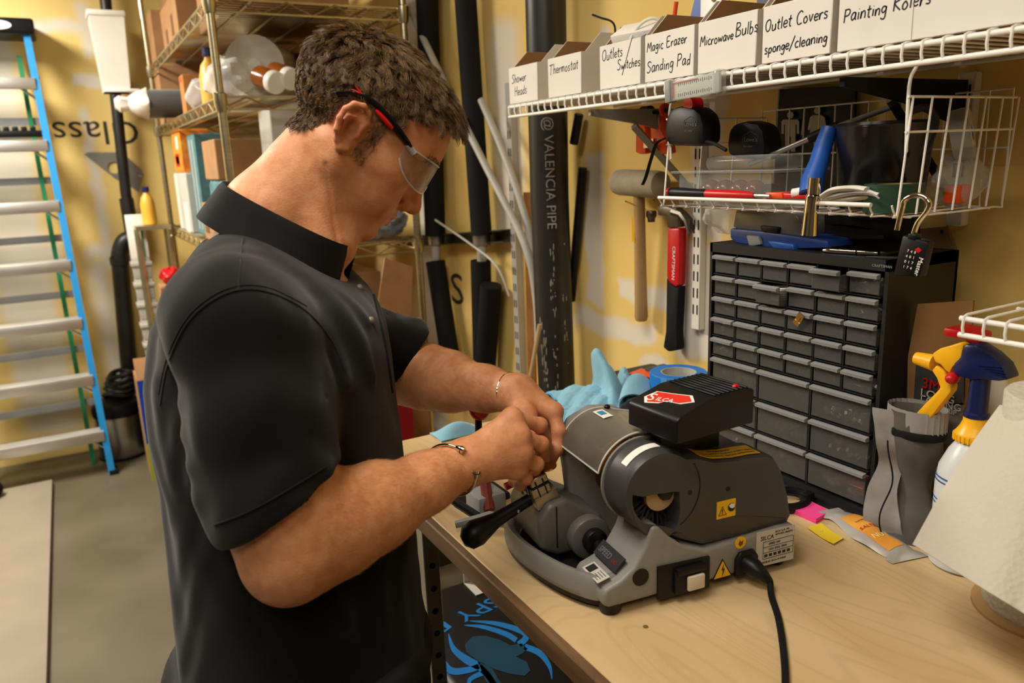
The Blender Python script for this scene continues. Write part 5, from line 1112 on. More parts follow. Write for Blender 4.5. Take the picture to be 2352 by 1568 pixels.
for k in range(5): hx_ = [(2262 + k * 9 - 4 * (4 - k), 838 + k * 6), (2300 + k * 3, 842 + k * 7), (2300 + k * 3, 844 + k * 7), (2262 + k * 9 - 4 * (4 - k), 840 + k * 6)]; trx(hx_, sx_ - .0165, .002, 0, b)
obj('head_ribs', tl(b), M_NVT, t)
obj('nose', tl(hx([(2206, 786), (2213, 792), (2206, 830), (2188, 842), (2180, 858), (2170, 850), (2160, 838), (2146, 832), (2140, 812), (2158, 800), (2180, 794)], .022, None, .004)), M_YLT, t, label='yellow front of trigger head')
A, B = onx(2104, 822, sx_), onx(2146, 833, sx_); obj('nozzle', tl(MB().tube([A, A.lerp(B, .3), B], [.0085, .0095, .0115], 18)), M_YLT, t)
obj('trigger', tl(hx([(2150, 838), (2168, 852), (2176, 876), (2186, 886), (2184, 900), (2160, 930), (2136, 960), (2118, 968), (2098, 954), (2124, 926), (2150, 900), (2158, 890), (2150, 868), (2138, 850)], .016, None, .003)), M_YLT, t, label='yellow trigger lever')
A = onx(2188, 868, sx_ - .012); obj('red_pin', tl(MB().ball(A, (.012, .008, .008), 14)), M_RED, t)
# second white bottle behind with red and black mark
t = thing('white_bottle', 'white plastic bottle with red swoosh behind the spray bottle', 'bottle', (1.15, .60, BZT)); obj('body', MB().lathe([(.04, 0), (.043, .005), (.043, .14), (.03, .18), (.016, .215), (.014, .24), (0, .24)], 28), M_WHITE, t); obj('red_band', MB().lathe([(.0435, .098), (.0435, .104)], 28, TR((0, 0, 0), .05, 0, 0), cap=(False, False)), M_RED, t, 0)
# ------------------------------------------------------------------ paper towel
M_TOW = mat('paper_towel', '#c4bbab', .9, var=.03); 
ns, lk = nodes_of(M_TOW); vo = ns.new('ShaderNodeTexVoronoi'); vo.inputs['Scale'].default_value = 170; tcn = [n for n in ns if n.type == 'TEX_COORD'][0]; lk.new(tcn.outputs['Object'], vo.inputs['Vector'])
bp_ = ns.new('ShaderNodeBump'); bp_.inputs['Strength'].default_value = .5; bp_.inputs['Distance'].default_value = .002; lk.new(vo.outputs['Distance'], bp_.inputs['Height']); lk.new(bp_.outputs[0], ns['Principled BSDF'].inputs['Normal'])
tcx, tcy = .955, .415
t = thing('paper_towel_roll', 'white paper towel roll standing on the bench, sheet loose', 'paper towel', (tcx, tcy, BZT))
obj('roll', MB().lathe([(.021, .006), (.062, .006), (.064, .01), (.064, .272), (.062, .275), (.021, .275), (.021, .006)], 40, cap=(False, False)), M_TOW, t); obj('core', MB().lathe([(.019, 0), (.0212, 0), (.0212, .28), (.019, .28), (.019, 0)], 28, cap=(False, False)), M_CARD, t)
obj('stand', MB().lathe([(.075, 0), (.075, .004), (.07, .006), (0, .006)], 32), mat('bamboo_stand', '#b08a58', .6), t)
C_ = [(2310, 918, .90), (2352, 960, .83), (2095, 1250, .86), (2360, 1420, .74)]
P00, P10, P01, P11 = at(2292, 930, .93), at(2460, 960, .80), at(2090, 1246, .87), at(2400, 1440, .72)
Pm = at(2215, 1080, .885)
def tw(u, v):
    p = P00.lerp(P10, u).lerp(P01.lerp(P11, u), v)
    q = Vector(p); nrm = Vector((-.6, -.75, .25))
    q += nrm * (.022 * math.sin(math.pi * u * 1.3 + .3) * (1 - .35 * v) + .006 * math.sin(9 * u + 2 * v) * v - .010 * math.sin(math.pi * v))
    if q.z < BZT + .004: q.z = BZT + .004
    return Minv2 @ q
Minv2 = t.matrix_world.inverted()
obj('loose_sheet', MB().sheet(tw, 40, 40, .0012), M_TOW, t, 80, label='loose embossed sheet hanging off the roll')
# ------------------------------------------------------------------ small things on the bench
M_PINK = mat('pink_paper', '#f0458f', .6, var=.04); M_YNOTE = mat('yellow_paper', '#e6c62c', .6, var=.06)
P = [onz(x, y, BZT) for x, y in ((1806, 1172), (1856, 1158), (1906, 1184), (1874, 1203))]
t = thing('pink_notes', 'pad of bright pink sticky notes at the cabinet foot', 'sticky notes', (0, 0, 0))
for k in range(4): obj('sheet', MB().prism([(p.x + .0006 * math.sin(k * 2 + i), p.y + .0005 * math.cos(k * 3 + i)) for i, p in enumerate(P)], BZT + .0002 + k * .002, BZT + .002 + k * .002), M_PINK, t, 0)
P = [onz(x, y, BZT) for x, y in ((1854, 1216), (1886, 1206), (1938, 1240), (1914, 1254))]
def yn(u, v): p = P[0].lerp(P[1], u).lerp(P[3].lerp(P[2], u), v); return (p.x, p.y, BZT + .001 + .009 * (1 - v) ** 2 * .3 + .006 * max(0, v - .6))
t = thing('yellow_note', 'single yellow sticky note curling beside the wrapper', 'sticky note', (0, 0, 0)); obj('note', MB().sheet(yn, 4, 10, .0004), M_YNOTE, t, 60)
b = MB(); a = P[0].lerp(P[2], .35); write(b, 'll', .008, TR((a.x, a.y, BZT + .0024), 0, 0, -.9), .0006); obj('pencil_marks', b, M_GREY, t, 0)
# snack wrapper
M_FOIL = mat('silver_wrapper', '#cfcbc2', .28, .55, var=.1, vs=20); M_WRO = mat('wrapper_orange_print', '#d99a3c', .4, hx2='#c9781c', vs=22)
A, B = onz(1918, 1180, BZT), onz(2090, 1288, BZT); d = (B - A); L = d.length; Mw = FR((A.x, A.y, BZT), (d.x, d.y, 0), (-d.y, d.x, 0))
t = thing('snack_wrapper', 'silver and orange snack bar wrapper lying on the bench', 'wrapper', M=Mw)
def wrp(u, v):
    w = .030 * (1 - .25 * abs(2 * u - 1)) if .08 < u < .92 else .030; e = max(0, 1 - abs(2 * u - 1) ** 4); s = 2 * v - 1
    return (u * L, s * w + .002 * math.sin(7 * u), .002 + .013 * e * max(0, 1 - abs(s) ** 2.2) + .0018 * math.sin(12 * u + 5 * v) * e + (.008 * (1 - u / .08) if u < .08 else 0))
obj('foil', MB().sheet(wrp, 40, 18, .0008), M_FOIL, t, 50)
def wpr(u, v): uu, vv = .2 + .66 * u, .18 + .5 * v; p = wrp(uu, vv); return (p[0], p[1], p[2] + .0008)
obj('orange_print', MB().sheet(wpr, 26, 12, .0003), M_WRO, t, 60)
def on_w(mb, s, size, u, v, dy=1):
    q = MB(); text(q, s, size, Matrix.Identity(4), ext=.0001, shear=.1)
    vs = []
    for x, y, z in q.v:
        uu, vv = u - y / L * dy, v + x / .058; p = wrp(uu, max(0, min(1, vv))); vs.append((p[0], p[1], p[2] + .0014 + z))
    return mb.add(vs, q.f)
obj('red_lettering', on_w(MB(), 'SALTED', .0095, .52, .2), mat('wrapper_red', '#a50f18', .4), t, 0); obj('cream_lettering', on_w(MB(), 'NUT', .0135, .68, .22), mat('wrapper_cream', '#e6d48a', .4), t, 0); obj('small_lettering', on_w(MB(), 'honey', .006, .38, .3), M_PRBR, t, 0)
# power cord
t = thing('black_loop', 'black rubber strap loop lying beside the machine', 'strap', (0, 0, 0)); c = onz(1812, 1148, BZT + .01); b = MB()
b.tube([(c.x + .032 * math.cos(a), c.y + .022 * math.sin(a), BZT + .011 + .004 * math.sin(a)) for a in [i * math.pi / 14 for i in range(28)]], .008, 8, True); obj('loop', b, M_BLACK, t); obj('buckle', MB().rbox((c.x + .028, c.y - .012, BZT + .014), (.02, .016, .014), .003), M_BLACK, t)
# blue cloth
M_CLOTH = mat('blue_microfibre', '#7fb4c8', .9, var=.1, vs=20, bump=.25, bs=160, sheen=.3)
t = thing('blue_cloth', 'crumpled light blue microfibre cloth behind the machine', 'cloth', (0, 0, 0))
q = random.Random(5)
cA, cB, cC, cD = onz(1262, 930, BZT), onz(1480, 905, BZT), onz(1330, 985, BZT), onz(1470, 960, BZT)
pk = at(1392, 828, 1.62)
def cl(u, v):
    p = cA.lerp(cB, u).lerp(cC.lerp(cD, u), v)
    r1 = math.exp(-((u - .60 - .10 * v) / .115) ** 2 - ((v - .08) / .45) ** 2); r2 = math.exp(-((u - .30) / .28) ** 2 - ((v - .30) / .4) ** 2)
    dip = math.exp(-((u - .70 - .12 * v) / .045) ** 2 - ((v - .25) / .3) ** 2); r3 = math.exp(-((u - .80 - .15 * v) / .05) ** 2 - ((v - .2) / .5) ** 2)
    z = .012 + .108 * r1 + .034 * r2 - .035 * dip + .055 * r3 + .007 * math.sin(9 * u + 6 * v) * v + .004 * math.sin(21 * v - 9 * u) + .003 * math.sin(31 * u + 13 * v) + .0012 * math.sin(83 * u) * math.sin(71 * v)
    return (p.x - .05 * r1 - .02 * r3 + .01 * math.sin(6 * v), p.y + .02 * math.sin(5 * u + 2) - .012 * dip, BZT + max(.003, z))
obj('cloth_sheet', MB().sheet(cl, 84, 60, .004), M_CLOTH, t, 80)
rim_ = [cl(i / 60, 0) for i in range(61)] + [cl(1, i / 40) for i in range(1, 41)] + [cl(1 - i / 60, 1) for i in range(1, 61)] + [cl(0, 1 - i / 40) for i in range(1, 40)]
obj('cloth_hem', MB().tube(rim_, .0032, 6, True), mat('blue_hem', '#4f9cc0', .85), t, 80, label='darker blue stitched hem')
def cl2(u, v): a = -.4 + 3.6 * v; r = .05 + .01 * math.sin(5 * u); return (1.0 + .11 * u - .06 * math.cos(a) * .6, 1.30 + .10 * (u - .5) + .02 * math.sin(4 * v), BZT + .012 + r * (1 - abs(u - .4)) * max(0, math.sin(a)) + .01)
obj('cloth_fold', MB().sheet(cl2, 24, 20, .004), M_CLOTH, t, 80)
p = onz(1050, 1000, BZT); b = MB(); b.sheet(lambda u, v: (p.x - .045 + .10 * u, p.y - .02 + .06 * v, BZT + .004 + .022 * math.sin(math.pi * u) * math.sin(math.pi * v)), 16, 12, .003)
tag(obj('blue_rag', b, M_CLOTH, smooth=80), 'small light blue rag near the bench end behind wrists', 'cloth')
# blue painter's tape
M_BTAPE = mat('painters_tape', '#1576cc', .5, var=.06); c = onz(1560, 933, BZT)
t = thing('tape_roll', 'roll of blue painters tape lying beside the cabinet', 'tape', (1.115, 1.245, BZT + .042))
obj('tape', MB().lathe([(.039, 0), (.061, 0), (.063, .002), (.063, .046), (.061, .048), (.039, .048), (.039, 0)], 40, cap=(False, False)), M_BTAPE, t); obj('core', MB().lathe([(.036, .0005), (.0392, .0005), (.0392, .0475), (.036, .0475), (.036, .0005)], 36, cap=(False, False)), M_PALE, t)
obj('loose_end', MB().box((-.060, -.018, .026), (.003, .028, .04), R3(0, 0, .0)), mat('tape_end', '#3f97d8', .5), t)
t = thing('dark_pouch', 'dark pouch with orange lettering behind the tape roll', 'pouch', (1.13, 1.36, BZT)); obj('pouch', MB().rbox((0, 0, .03), (.14, .15, .058), .016, 3), mat('dark_pouch', '#33302c', .7, var=.15), t); obj('orange_print', MB().box((-.01, .0, .0596), (.05, .07, .002), R3(0, 0, .3)), M_ORANGE, t); obj('flap', MB().rbox((.03, -.02, .062), (.06, .08, .012), .004), M_GR, t)
t = thing('tape_stand', 'low dark carton under the blue tape roll', 'box', (1.115, 1.245, BZT)); obj('body', MB().rbox((0, 0, .0205), (.1, .1, .041), .003), M_GR, t); obj('edge', MB().box((-.0505, 0, .0205), (.001, .09, .01)), M_BLACK, t)
t = thing('black_mouse_shape', 'smooth black rounded tool behind the machine motor', 'tool', (.985, 1.19, BZT)); obj('shell', MB().ball((0, 0, .035), (.07, .055, .036), 24), M_BLACK, t); obj('seam', MB().tube([(.0705 * math.cos(a), .0555 * math.sin(a), .035) for a in [i * math.pi / 16 for i in range(32)]], .0015, 6, True), M_GREY, t)
t = thing('blue_ring', 'small blue ring cap beside the painters tape', 'cap', (1.02, 1.14, BZT + .06)); obj('ring', MB().lathe([(.008, 0), (.011, 0), (.011, .012), (.008, .012), (.008, 0)], 18, cap=(False, False)), M_BLUE, t); obj('stem', MB().cyl((0, 0, -.06), (0, 0, 0), .006, n=10), M_WHITE, t)
# red disc knob and a small clamp tool behind the wrists
t = thing('red_topped_tool', 'round red knob of a small tool behind the hands', 'tool', (.535, 1.09, BZT)); rd_ = ony(1101, 940, 1.09) - Vector((.535, 1.09, BZT)); obj('disc', MB().lathe([(.0, .006), (.016, .005), (.0185, .002), (.0185, -.003), (.016, -.006), (0, -.006)], 28, TR(tuple(rd_), 1.1, .3, 0)), M_RED, t); obj('stem', MB().cyl((0, 0, .006), tuple(rd_ + Vector((0, .004, -.006))), .006, n=12), M_BLACK, t); obj('base', MB().rbox((0, 0, .006), (.09, .06, .012), .003), M_BLACK, t)
t = thing('hand_pliers', 'pair of dark pliers with red grip behind the lever', 'pliers', (.50, .985, BZT)); obj('jaw', MB().tube([(-.05, .02, .012), (.0, .0, .02), (.05, -.03, .012)], [.006, .009, .005], 8), M_GREY, t)
obj('grip', MB().tube([(-.01, .0, .016), (-.03, .05, .03), (-.045, .1, .05)], .007, 8), M_BLACK, t); obj('grip', MB().tube([(.01, .02, .02), (.02, .05, .06), (.025, .07, .11)], .009, 8), mat('dull_red', '#7c2b1c', .6), t); obj('stand', MB().rbox((.02, .05, .02), (.05, .05, .04), .004), M_GREY, t)
# ------------------------------------------------------------------ key cutting machine
M_CAST = mat('grey_cast_paint', '#85837d', .45, var=.07, vs=40, bump=.12, bs=500, rvar=.1); M_HOOD = mat('charcoal_hood', '#3b3a38', .42, var=.06, bump=.06, bs=600)
M_CARR = mat('dark_grey_cast', '#63605a', .45, .2, var=.08, bump=.08, bs=400); M_VISE = mat('worn_vise_steel', '#a39a86', .38, .85, var=.15, vs=60)
MK = TR((.505, .69, BZT), 0, 0, math.radians(-8)); mk = thing('key_machine', 'grey and black electric key cutting machine on the bench', 'key machine', M=MK); MKI = MK.inverted()
def side(s, z, y=0): return FR((s, y, z), (1, 0, 0), (0, 0, 1))      # near side: right, up, normal towards viewer (-y)
NS = FR((0, 0, 0), (1, 0, 0), (0, 0, 1))                               # prism z = -yl
# base
o_base = obj('base', MB().prism([(.004, .014), (.285, .014), (.293, .022), (.293, .056), (.288, .064), (.262, .066), (.146, .060), (.112, .074), (.092, .090), (.076, .108), (.067, .110), (.061, .098), (.056, .084), (.040, .060), (.022, .047), (.002, .040), (-.004, .034), (-.004, .02)], -.078, 0, NS, .005, 3)
    .prism([(.098, .014), (.285, .014), (.293, .022), (.293, .058), (.285, .076), (.265, .09), (.20, .094), (.14, .125), (.10, .128), (.098, .1)], -.285, -.07, NS, .006, 3), M_CAST, mk, 35)
OUT = smooth_pts([(.01, .012, 0), (-.014, .03, 0), (-.038, .08, 0), (-.054, .15, 0), (-.052, .21, 0), (-.03, .255, 0), (.01, .28, 0), (.08, .285, 0), (.12, .28, 0), (.12, .15, 0), (.12, .03, 0), (.06, .012, 0)], 5, True)
cen = Vector((.04, .14, 0))
def ring(k, z): return [tuple(cen.xy + (p.xy - cen.xy) * k) + (z,) for p in OUT]
b = MB(); rs = [ring(.93, .012), ring(.99, .016), ring(1.0, .024), ring(.995, .042), ring(.965, .048), ring(.90, .047), ring(.85, .041), ring(.83, .022), ring(.82, .020), ring(.5, .020)]
b.loft(rs); obj('tray', b, M_CAST, mk, 50, label='curved grey front tray')
b = MB(); b.loft([ring(.79, .0205), ring(.6, .0212), ring(.1, .0212)]); obj('tray_floor', b, M_BLACKMAT, mk, label='dark tray floor')
b = MB(); b.loft([ring(.9, .006), ring(.965, .008), ring(.975, .018), ring(.9, .0182)]); obj('lower_skirt', b, M_BLACK, mk)
for s, y in ((.014, .016), (.277, .024), (.277, .262), (-.02, .235)): obj('foot', MB().lathe([(.012, 0), (.014, .003), (.015, .016), (0, .016)], 18, TR((s, y, 0))), M_BLACK, mk)
# hood with brush opening
CC = Vector((.083, .150)); RC = .054
arc = [(CC.x + RC * math.cos(math.radians(a)), CC.y + RC * math.sin(math.radians(a))) for a in range(48, 246, 9)]
OUTL = [(.283, .064), (.290, .074), (.283, .108), (.270, .146), (.258, .163), (.243, .171), (.22, .1735), (.19, .174), (.16, .178), (.135, .188)] + arc + [(.083, .094), (.11, .078), (.145, .062), (.2, .061)]
def resample(poly, n):
    P = [Vector((p[0], p[1])) for p in poly]; d = [(P[(i + 1) % len(P)] - P[i]).length for i in range(len(P))]; T = sum(d); out = []; i = 0; acc = 0
    for k in range(n):
        t_ = T * k / n
        while acc + d[i] < t_: acc += d[i]; i += 1
        out.append(P[i].lerp(P[(i + 1) % len(P)], (t_ - acc) / d[i]))
    return out
PO = resample(OUTL, 120); HC = Vector((.083, .128))
HOLE = [(.040, .158), (.055, .151), (.075, .1505), (.098, .149), (.108, .147), (.109, .12), (.105, .10), (.095, .09), (.075, .089), (.058, .1), (.044, .12), (.038, .142)]
HP = resample(HOLE, 200)
def hole_at(d):
    a = math.atan2(d.y, d.x); return min(HP, key=lambda p: abs(math.atan2(math.sin(math.atan2(p.y - HC.y, p.x - HC.x) - a), math.cos(math.atan2(p.y - HC.y, p.x - HC.x) - a))))
def inset(P, k):
    n = len(P); out = []
    for i, p in enumerate(P):
        t_ = (P[(i + 1) % n] - P[i - 1]).normalized(); out.append(p - Vector((t_.y, -t_.x)) * k)
    return out
Y0h = .004
def r3(P, y): return [(p.x, y, p.y) for p in P]
I1, I2 = inset(PO, .0035), inset(PO, .011)
if sum((p - HC).length for p in I2) > sum((p - HC).length for p in PO): I1, I2 = inset(PO, -.0035), inset(PO, -.011)
hl = [hole_at(p - HC) for p in PO]
b = MB(); b.loft([r3(PO, .056), r3(PO, Y0h + .011), r3(I1, Y0h + .003), r3(I2, Y0h), r3(hl, Y0h), r3(hl, Y0h + .03)], cap=(True, False)); hood = obj('motor_hood', b, M_HOOD, mk, 40, label='charcoal moulded motor and brush hood')
obj('hood_inside', MB().prism(circ(CC.x, CC.y, .05, 32), -(Y0h + .046), -(Y0h + .042), NS), M_BLACKMAT, hood)
b = MB()
for k in range(72):
    a = 2 * math.pi * k / 72; d = Vector((math.cos(a), 0, math.sin(a))); b.tube([Vector((CC.x + .006, Y0h + .022 + .004 * (k % 3), CC.y - .010)) + d * .018, Vector((CC.x + .006, Y0h + .02 + .006 * (k % 2), CC.y - .010)) + d * .046], [.0012, .0018], 4)
o = obj('brush_bristles', b, mat('brush_bristles', '#2a241e', .7, var=.2), hood, label='dark bristles of the brush wheel'); o['kind'] = 'stuff'
obj('brush_hub', MB().prism(circ(CC.x + .006, CC.y - .010, .021, 28), -(Y0h + .026), -(Y0h + .014), NS, .001), mat('beige_hub', '#c4ab80', .6), hood, label='beige brush hub'); obj('brush_nut', MB().prism(circ(CC.x + .010, CC.y - .005, .0105, 6), -(Y0h + .016), -(Y0h + .006), NS, .001), M_BLACK, hood)
obj('hood_groove', MB().tube([(CC.x + .0548 * math.cos(a), Y0h - .0002, CC.y + .0548 * math.sin(a)) for a in [math.radians(-62 + 4 * i) for i in range(25)]], .0007, 5), M_BLACK, hood)
for s, z in ((.123, .143), (.181, .136), (.105, .078)): obj('screw', MB().prism(circ(s, z, .0035, 12), -Y0h - .0004, -Y0h + .0022 - .002, NS), M_BLACK, hood)
obj('hood_ring', MB().lathe([(.0535, 0), (.0565, 0), (.0565, .004), (.0535, .004), (.0535, 0)], 48, FR((CC.x, .0605, CC.y), (1, 0, 0), (0, 0, 1)), cap=(False, False)), M_CAST, mk)
b = MB(); b.sheet(lambda u, v: (CC.x + .0545 * math.cos(math.radians(82 + 56 * u)), 0.022 + .013 * v, CC.y + .0545 * math.sin(math.radians(82 + 56 * u))), 16, 2, .0004); st = obj('white_sticker', b, M_WHITE, hood, 60, label='white curved sticker')
def top_z(s):
    best = None
    for i in range(len(PO)):
        a_, c_ = PO[i], PO[(i + 1) % len(PO)]
        if min(a_.x, c_.x) <= s <= max(a_.x, c_.x) and abs(a_.x - c_.x) > 1e-9:
            z = a_.y + (c_.y - a_.y) * (s - a_.x) / (c_.x - a_.x); best = z if best is None else max(best, z)
    return best
M_WARN = mat('warning_yellow', '#e8b414', .5, var=.04)
b = MB(); b.sheet(lambda u, v: ((.142 + .095 * u), .012 + .030 * v, top_z(.142 + .095 * u) + .0010), 20, 3, .0005); yl = obj('yellow_label', b, M_WARN, hood, 60, label='yellow printed warning label')
b = MB()
for r in range(3):
    q = MB(); text(q, ['WARNING', 'WEAR SAFETY GLASSES WHEN USING', 'READ MANUAL BEFORE OPERATION'][r], .005 if r else .007, Matrix.Identity(4), ext=.00005); 
    vs = [(.150 + (.02 if r == 0 else 0) + x, .032 - r * .008 + y, (top_z(min(.236, .150 + (.02 if r == 0 else 0) + x)) or .17) + .0014 + z) for x, y, z in q.v]; b.add(vs, q.f)
obj('label_lettering', b, M_INK, yl, 0)
# face sticker
sk = obj('warning_sticker', MB().box((.1785, Y0h - .0005, .109), (.029, .001, .024)), M_WARN, hood, 0, label='small yellow warning sticker')
b = MB(); b.tube([(.1665, Y0h - .0014, .1015), (.1785, Y0h - .0014, .1015), (.1725, Y0h - .0014, .1135)], .0005, 4, True); b.box((.1725, Y0h - .0014, .1075), (.0009, .0006, .005)); b.box((.1725, Y0h - .0014, .1035), (.0009, .0006, .001)); b.prism(circ(.1865, .110, .0058, 18), -Y0h + .0012, -Y0h + .0016, NS); obj('sticker_marks', b, M_INK, sk, 0)
obj('sticker_face', MB().prism([(.182, .113), (.186, .1155), (.1905, .114), (.191, .110), (.187, .1085), (.184, .110)], -Y0h + .0016, -Y0h + .0022, NS), M_WHITE, sk, 0)
# base side: speed plate, hole, switch, socket, labels
M_SIL = mat('silver_label', '#c3bfb4', .4, var=.05)
obj('round_plug', MB().prism(circ(.049, .046, .0115, 24), -.0005, .0012, NS), M_BLACK, o_base, label='round black plug')
sw_ = obj('switch_plate', MB().prism([(.072, .009), (.150, .008), (.150, .052), (.072, .055)], 0, .004, NS, .001), M_BLACK, o_base, label='black switch plate')
obj('switch_frame', MB().prism([(.094, .013), (.141, .013), (.141, .044), (.094, .044)], .004, .010, NS, .002), M_BLACK, sw_); obj('switch_button', MB().prism([(.110, .017), (.135, .017), (.135, .037), (.110, .037)], .010, .0155, NS, .002), mat('cream_button', '#cfc6b0', .35), sw_, label='cream rocker button')
obj('switch_flap', MB().prism([(.096, .040), (.139, .040), (.139, .049), (.096, .049)], .004, .013, NS, .002), M_BLACK, sw_)
def tri(cx, cy, r): return [(cx - r, cy - r * .8), (cx + r, cy - r * .8), (cx, cy + r)]
tr_ = obj('lightning_sign', MB().prism(tri(.172, .026, .0155), 0, .0008, NS), M_INK, o_base, 0, label='yellow lightning warning triangle'); obj('triangle_fill', MB().prism(tri(.172, .0255, .0128), .0008, .0012, NS), M_WARN, tr_, 0)
obj('bolt', MB().prism([(.1735, .0335), (.170, .0255), (.1728, .0262), (.1712, .0165), (.1752, .0272), (.1724, .0265)], .0012, .0018, NS), M_INK, tr_, 0)
k = obj('round_sticker', MB().prism(circ(.2, .058, .0085, 24), 0, .0008, NS), M_WARN, o_base, 0, label='small round orange sticker'); obj('hand_mark', MB().prism([(.196, .056), (.1985, .062), (.2005, .059), (.204, .061), (.203, .055), (.199, .053)], .0008, .0012, NS), M_PRBR, k, 0)
so = obj('power_socket', MB().prism([(.190, .012), (.226, .012), (.226, .036), (.219, .046), (.197, .046), (.190, .036)], 0, .006, NS, .002), M_BLACK, o_base)
pl_ = obj('power_plug', MB().tube([(.208, -.004, .028), (.210, -.017, .027), (.215, -.027, .022), (.221, -.035, .014)], [.0125, .0125, .009, .005], 14), M_BLACK, mk, label='black power plug')
w = [(.218, -.031, .018), (.221, -.035, .014)] + [tuple(MKI @ onz(x, y, BZT + .005)) for x, y in ((1772, 1368), (1788, 1420), (1799, 1490), (1804, 1570), (1800, 1700))]
obj('power_cord', MB().tube(smooth_pts(w, 8), .0042, 10), M_BLACKMAT, mk, label='black power cord')
lb = obj('rating_label', MB().prism([(.226, .015), (.289, .013), (.289, .064), (.226, .066)], 0, .0007, NS), M_SIL, o_base, 0, label='pale rating label with fine print')
b = MB(); text(b, 'SILCA', .0085, side(.232, .0525, -.0009), shear=.1); text(b, 'SILCA S.p.A. VIA', .0034, side(.256, .060, -.0009)); text(b, 'VITTORIO VENETO', .0034, side(.256, .0555, -.0009)); text(b, 'SPEED 040', .0042, side(.246, .044, -.0009)); text(b, '120V 60Hz 190W', .0042, side(.246, .036, -.0009)); text(b, 'CE MADE BY SILCA IN INDIA', .0036, side(.230, .0185, -.0009)); 
for z in (.0495, .0415, .0335, .0245): b.box((.262, -.0009, z), (.05, .0004, .0005))
for s in (.237, .287): b.box((s, -.0009, .037), (.0005, .0004, .025))
for k in range(6): b.box((.242 + .0075 * k, -.0009, .029), (.005, .0004, .004))
obj('label_print', b, M_INK, lb, 0)
# speed plate on the slope
A = Vector((.0195, .008, .049)); sl = Vector((.0365, .008, .0745)) - A
Msp = FR(A + Vector((-.002, 0, .001)), (0, -1, 0), sl)  # local x towards viewer side
Msp = FR(Vector((.0185, .070, .0475)), (0, -1, 0), Vector((.034, 0, .033)))
sp = obj('speed_plate', MB().prism([(0, .004), (.056, .004), (.056, .026), (0, .026)], 0, .0035, Msp, .0006), mat('speed_plate_grey', '#2f2f33', .4), o_base, 0, label='dark plate reading SPEED')
obj('speed_lettering', text(MB(), 'SPEED', .012, Msp @ Matrix.Translation((.005, .011, .0037)), shear=.15, sx=.9), mat('speed_print', '#6f6e72', .4), sp, 0); obj('speed_number', text(MB(), '040', .009, Msp @ Matrix.Translation((.039, .011, .0037)), shear=.15, sx=.8), mat('speed_red', '#7a2a22', .5), sp, 0)
Ms2 = FR(Vector((-.006, .052, .0455)), (0, -1, 0), (1, 0, .25))
s2 = obj('asset_sticker', MB().prism([(0, 0), (.042, 0), (.042, .018), (0, .018)], 0, .0006, Ms2), M_SIL, mk, 0, label='small silver sticker with fine print'); b = MB()
for r in range(4): b.box((.030, .0145 - r * .0038, .0008), (.016 - .002 * (r % 2), .0008, .0003), Ms2)
b.box((.010, .009, .0008), (.013, .013, .0003), Ms2); obj('sticker_print', b, M_INK, s2, 0)
# clear shield with screws and blue eye sticker
b = MB()
def shd(u, v):
    if u < .7: a = math.radians(165 - 100 * (u / .7)); r = .061; return (CC.x + r * math.cos(a), .062 + .114 * v, CC.y + r * math.sin(a))
    k = (u - .7) / .3; return (CC.x + .0258 + .075 * k, .062 + .114 * v, CC.y + .0553 - .020 * k)
b.sheet(shd, 36, 4, .0025); shield = obj('clear_shield', b, clear('shield_plastic', '#d6d0c0', .07, .06), mk, 60, label='clear curved eye shield')
for u, v in ((.62, .96), (.62, .06), (.95, .06), (.95, .96)):
    p = shd(u, v); obj('shield_screw', MB().ball((p[0], p[1], p[2] + .002), (.0048, .0048, .0035), 12), M_BLACK, shield)
b = MB(); b.sheet(lambda u, v: tuple(Vector(shd(.44 + .10 * v, .60 + .28 * u)) + Vector((-.0005, 0, .0012))), 8, 6, .0003); es = obj('eye_sticker', b, M_WHITE, shield, 60, label='white and blue eye sticker'); b = MB(); b.sheet(lambda u, v: tuple(Vector(shd(.458 + .06 * v, .70 + .12 * u)) + Vector((-.0008, 0, .0018))), 6, 5, .0003); obj('eye_mark', b, mat('eye_blue', '#2f86a8', .4), es, 60)
for vv in (0, 1): obj('eye_shield_rim', MB().tube([Vector(shd(i / 24, vv)) for i in range(25)], .0013, 6), M_SIL, shield)
obj('eye_shield_edge', MB().tube([Vector(shd(0, i / 8)) for i in range(9)], .0013, 6), M_SIL, shield); obj('eye_shield_edge', MB().tube([Vector(shd(1, i / 8)) for i in range(9)], .0016, 6), M_SIL, shield)
# left bearing bracket, shaft, cutter
obj('bearing_bracket', MB().prism([(.045, .02), (.040, .08), (.036, .12), (.030, .165), (.045, .196), (.08, .21), (.12, .205), (.15, .18), (.165, .10), (.165, .02)], -.202, -.179, NS, .006, 3), M_CAST, mk, 40, label='grey bearing bracket')
obj('bracket_cap', MB().prism(circ(CC.x, CC.y, .030, 32), -.179, -.172, NS, .003), M_CARR, mk)
obj('shaft', MB().cyl((CC.x, .05, CC.y), (CC.x, .21, CC.y), .008, n=16), M_STEEL, mk)
b = MB(); b.prism(circ(CC.x, CC.y, .039, 40), -.105, -.100, NS); 
for k in range(60):
    a = 2 * math.pi * k / 60; b.box((CC.x + .041 * math.cos(a), .1025, CC.y + .041 * math.sin(a)), (.0045, .005, .0018), None)
obj('cutter_wheel', b, mat('brass_cutter', '#b07a2c', .35, .9, var=.1), mk, 30, label='brass toothed cutter wheel'); obj('cutter_flange', MB().prism(circ(CC.x, CC.y, .024, 28), -.099, -.072, NS, .002), mat('yellow_flange', '#c9a21c', .4), mk)
obj('motor_wall', MB().prism([(.128, .05), (.262, .05), (.262, .15), (.245, .166), (.15, .168), (.128, .15)], -.20, -.05, NS, .005), M_HOOD, mk, 40)
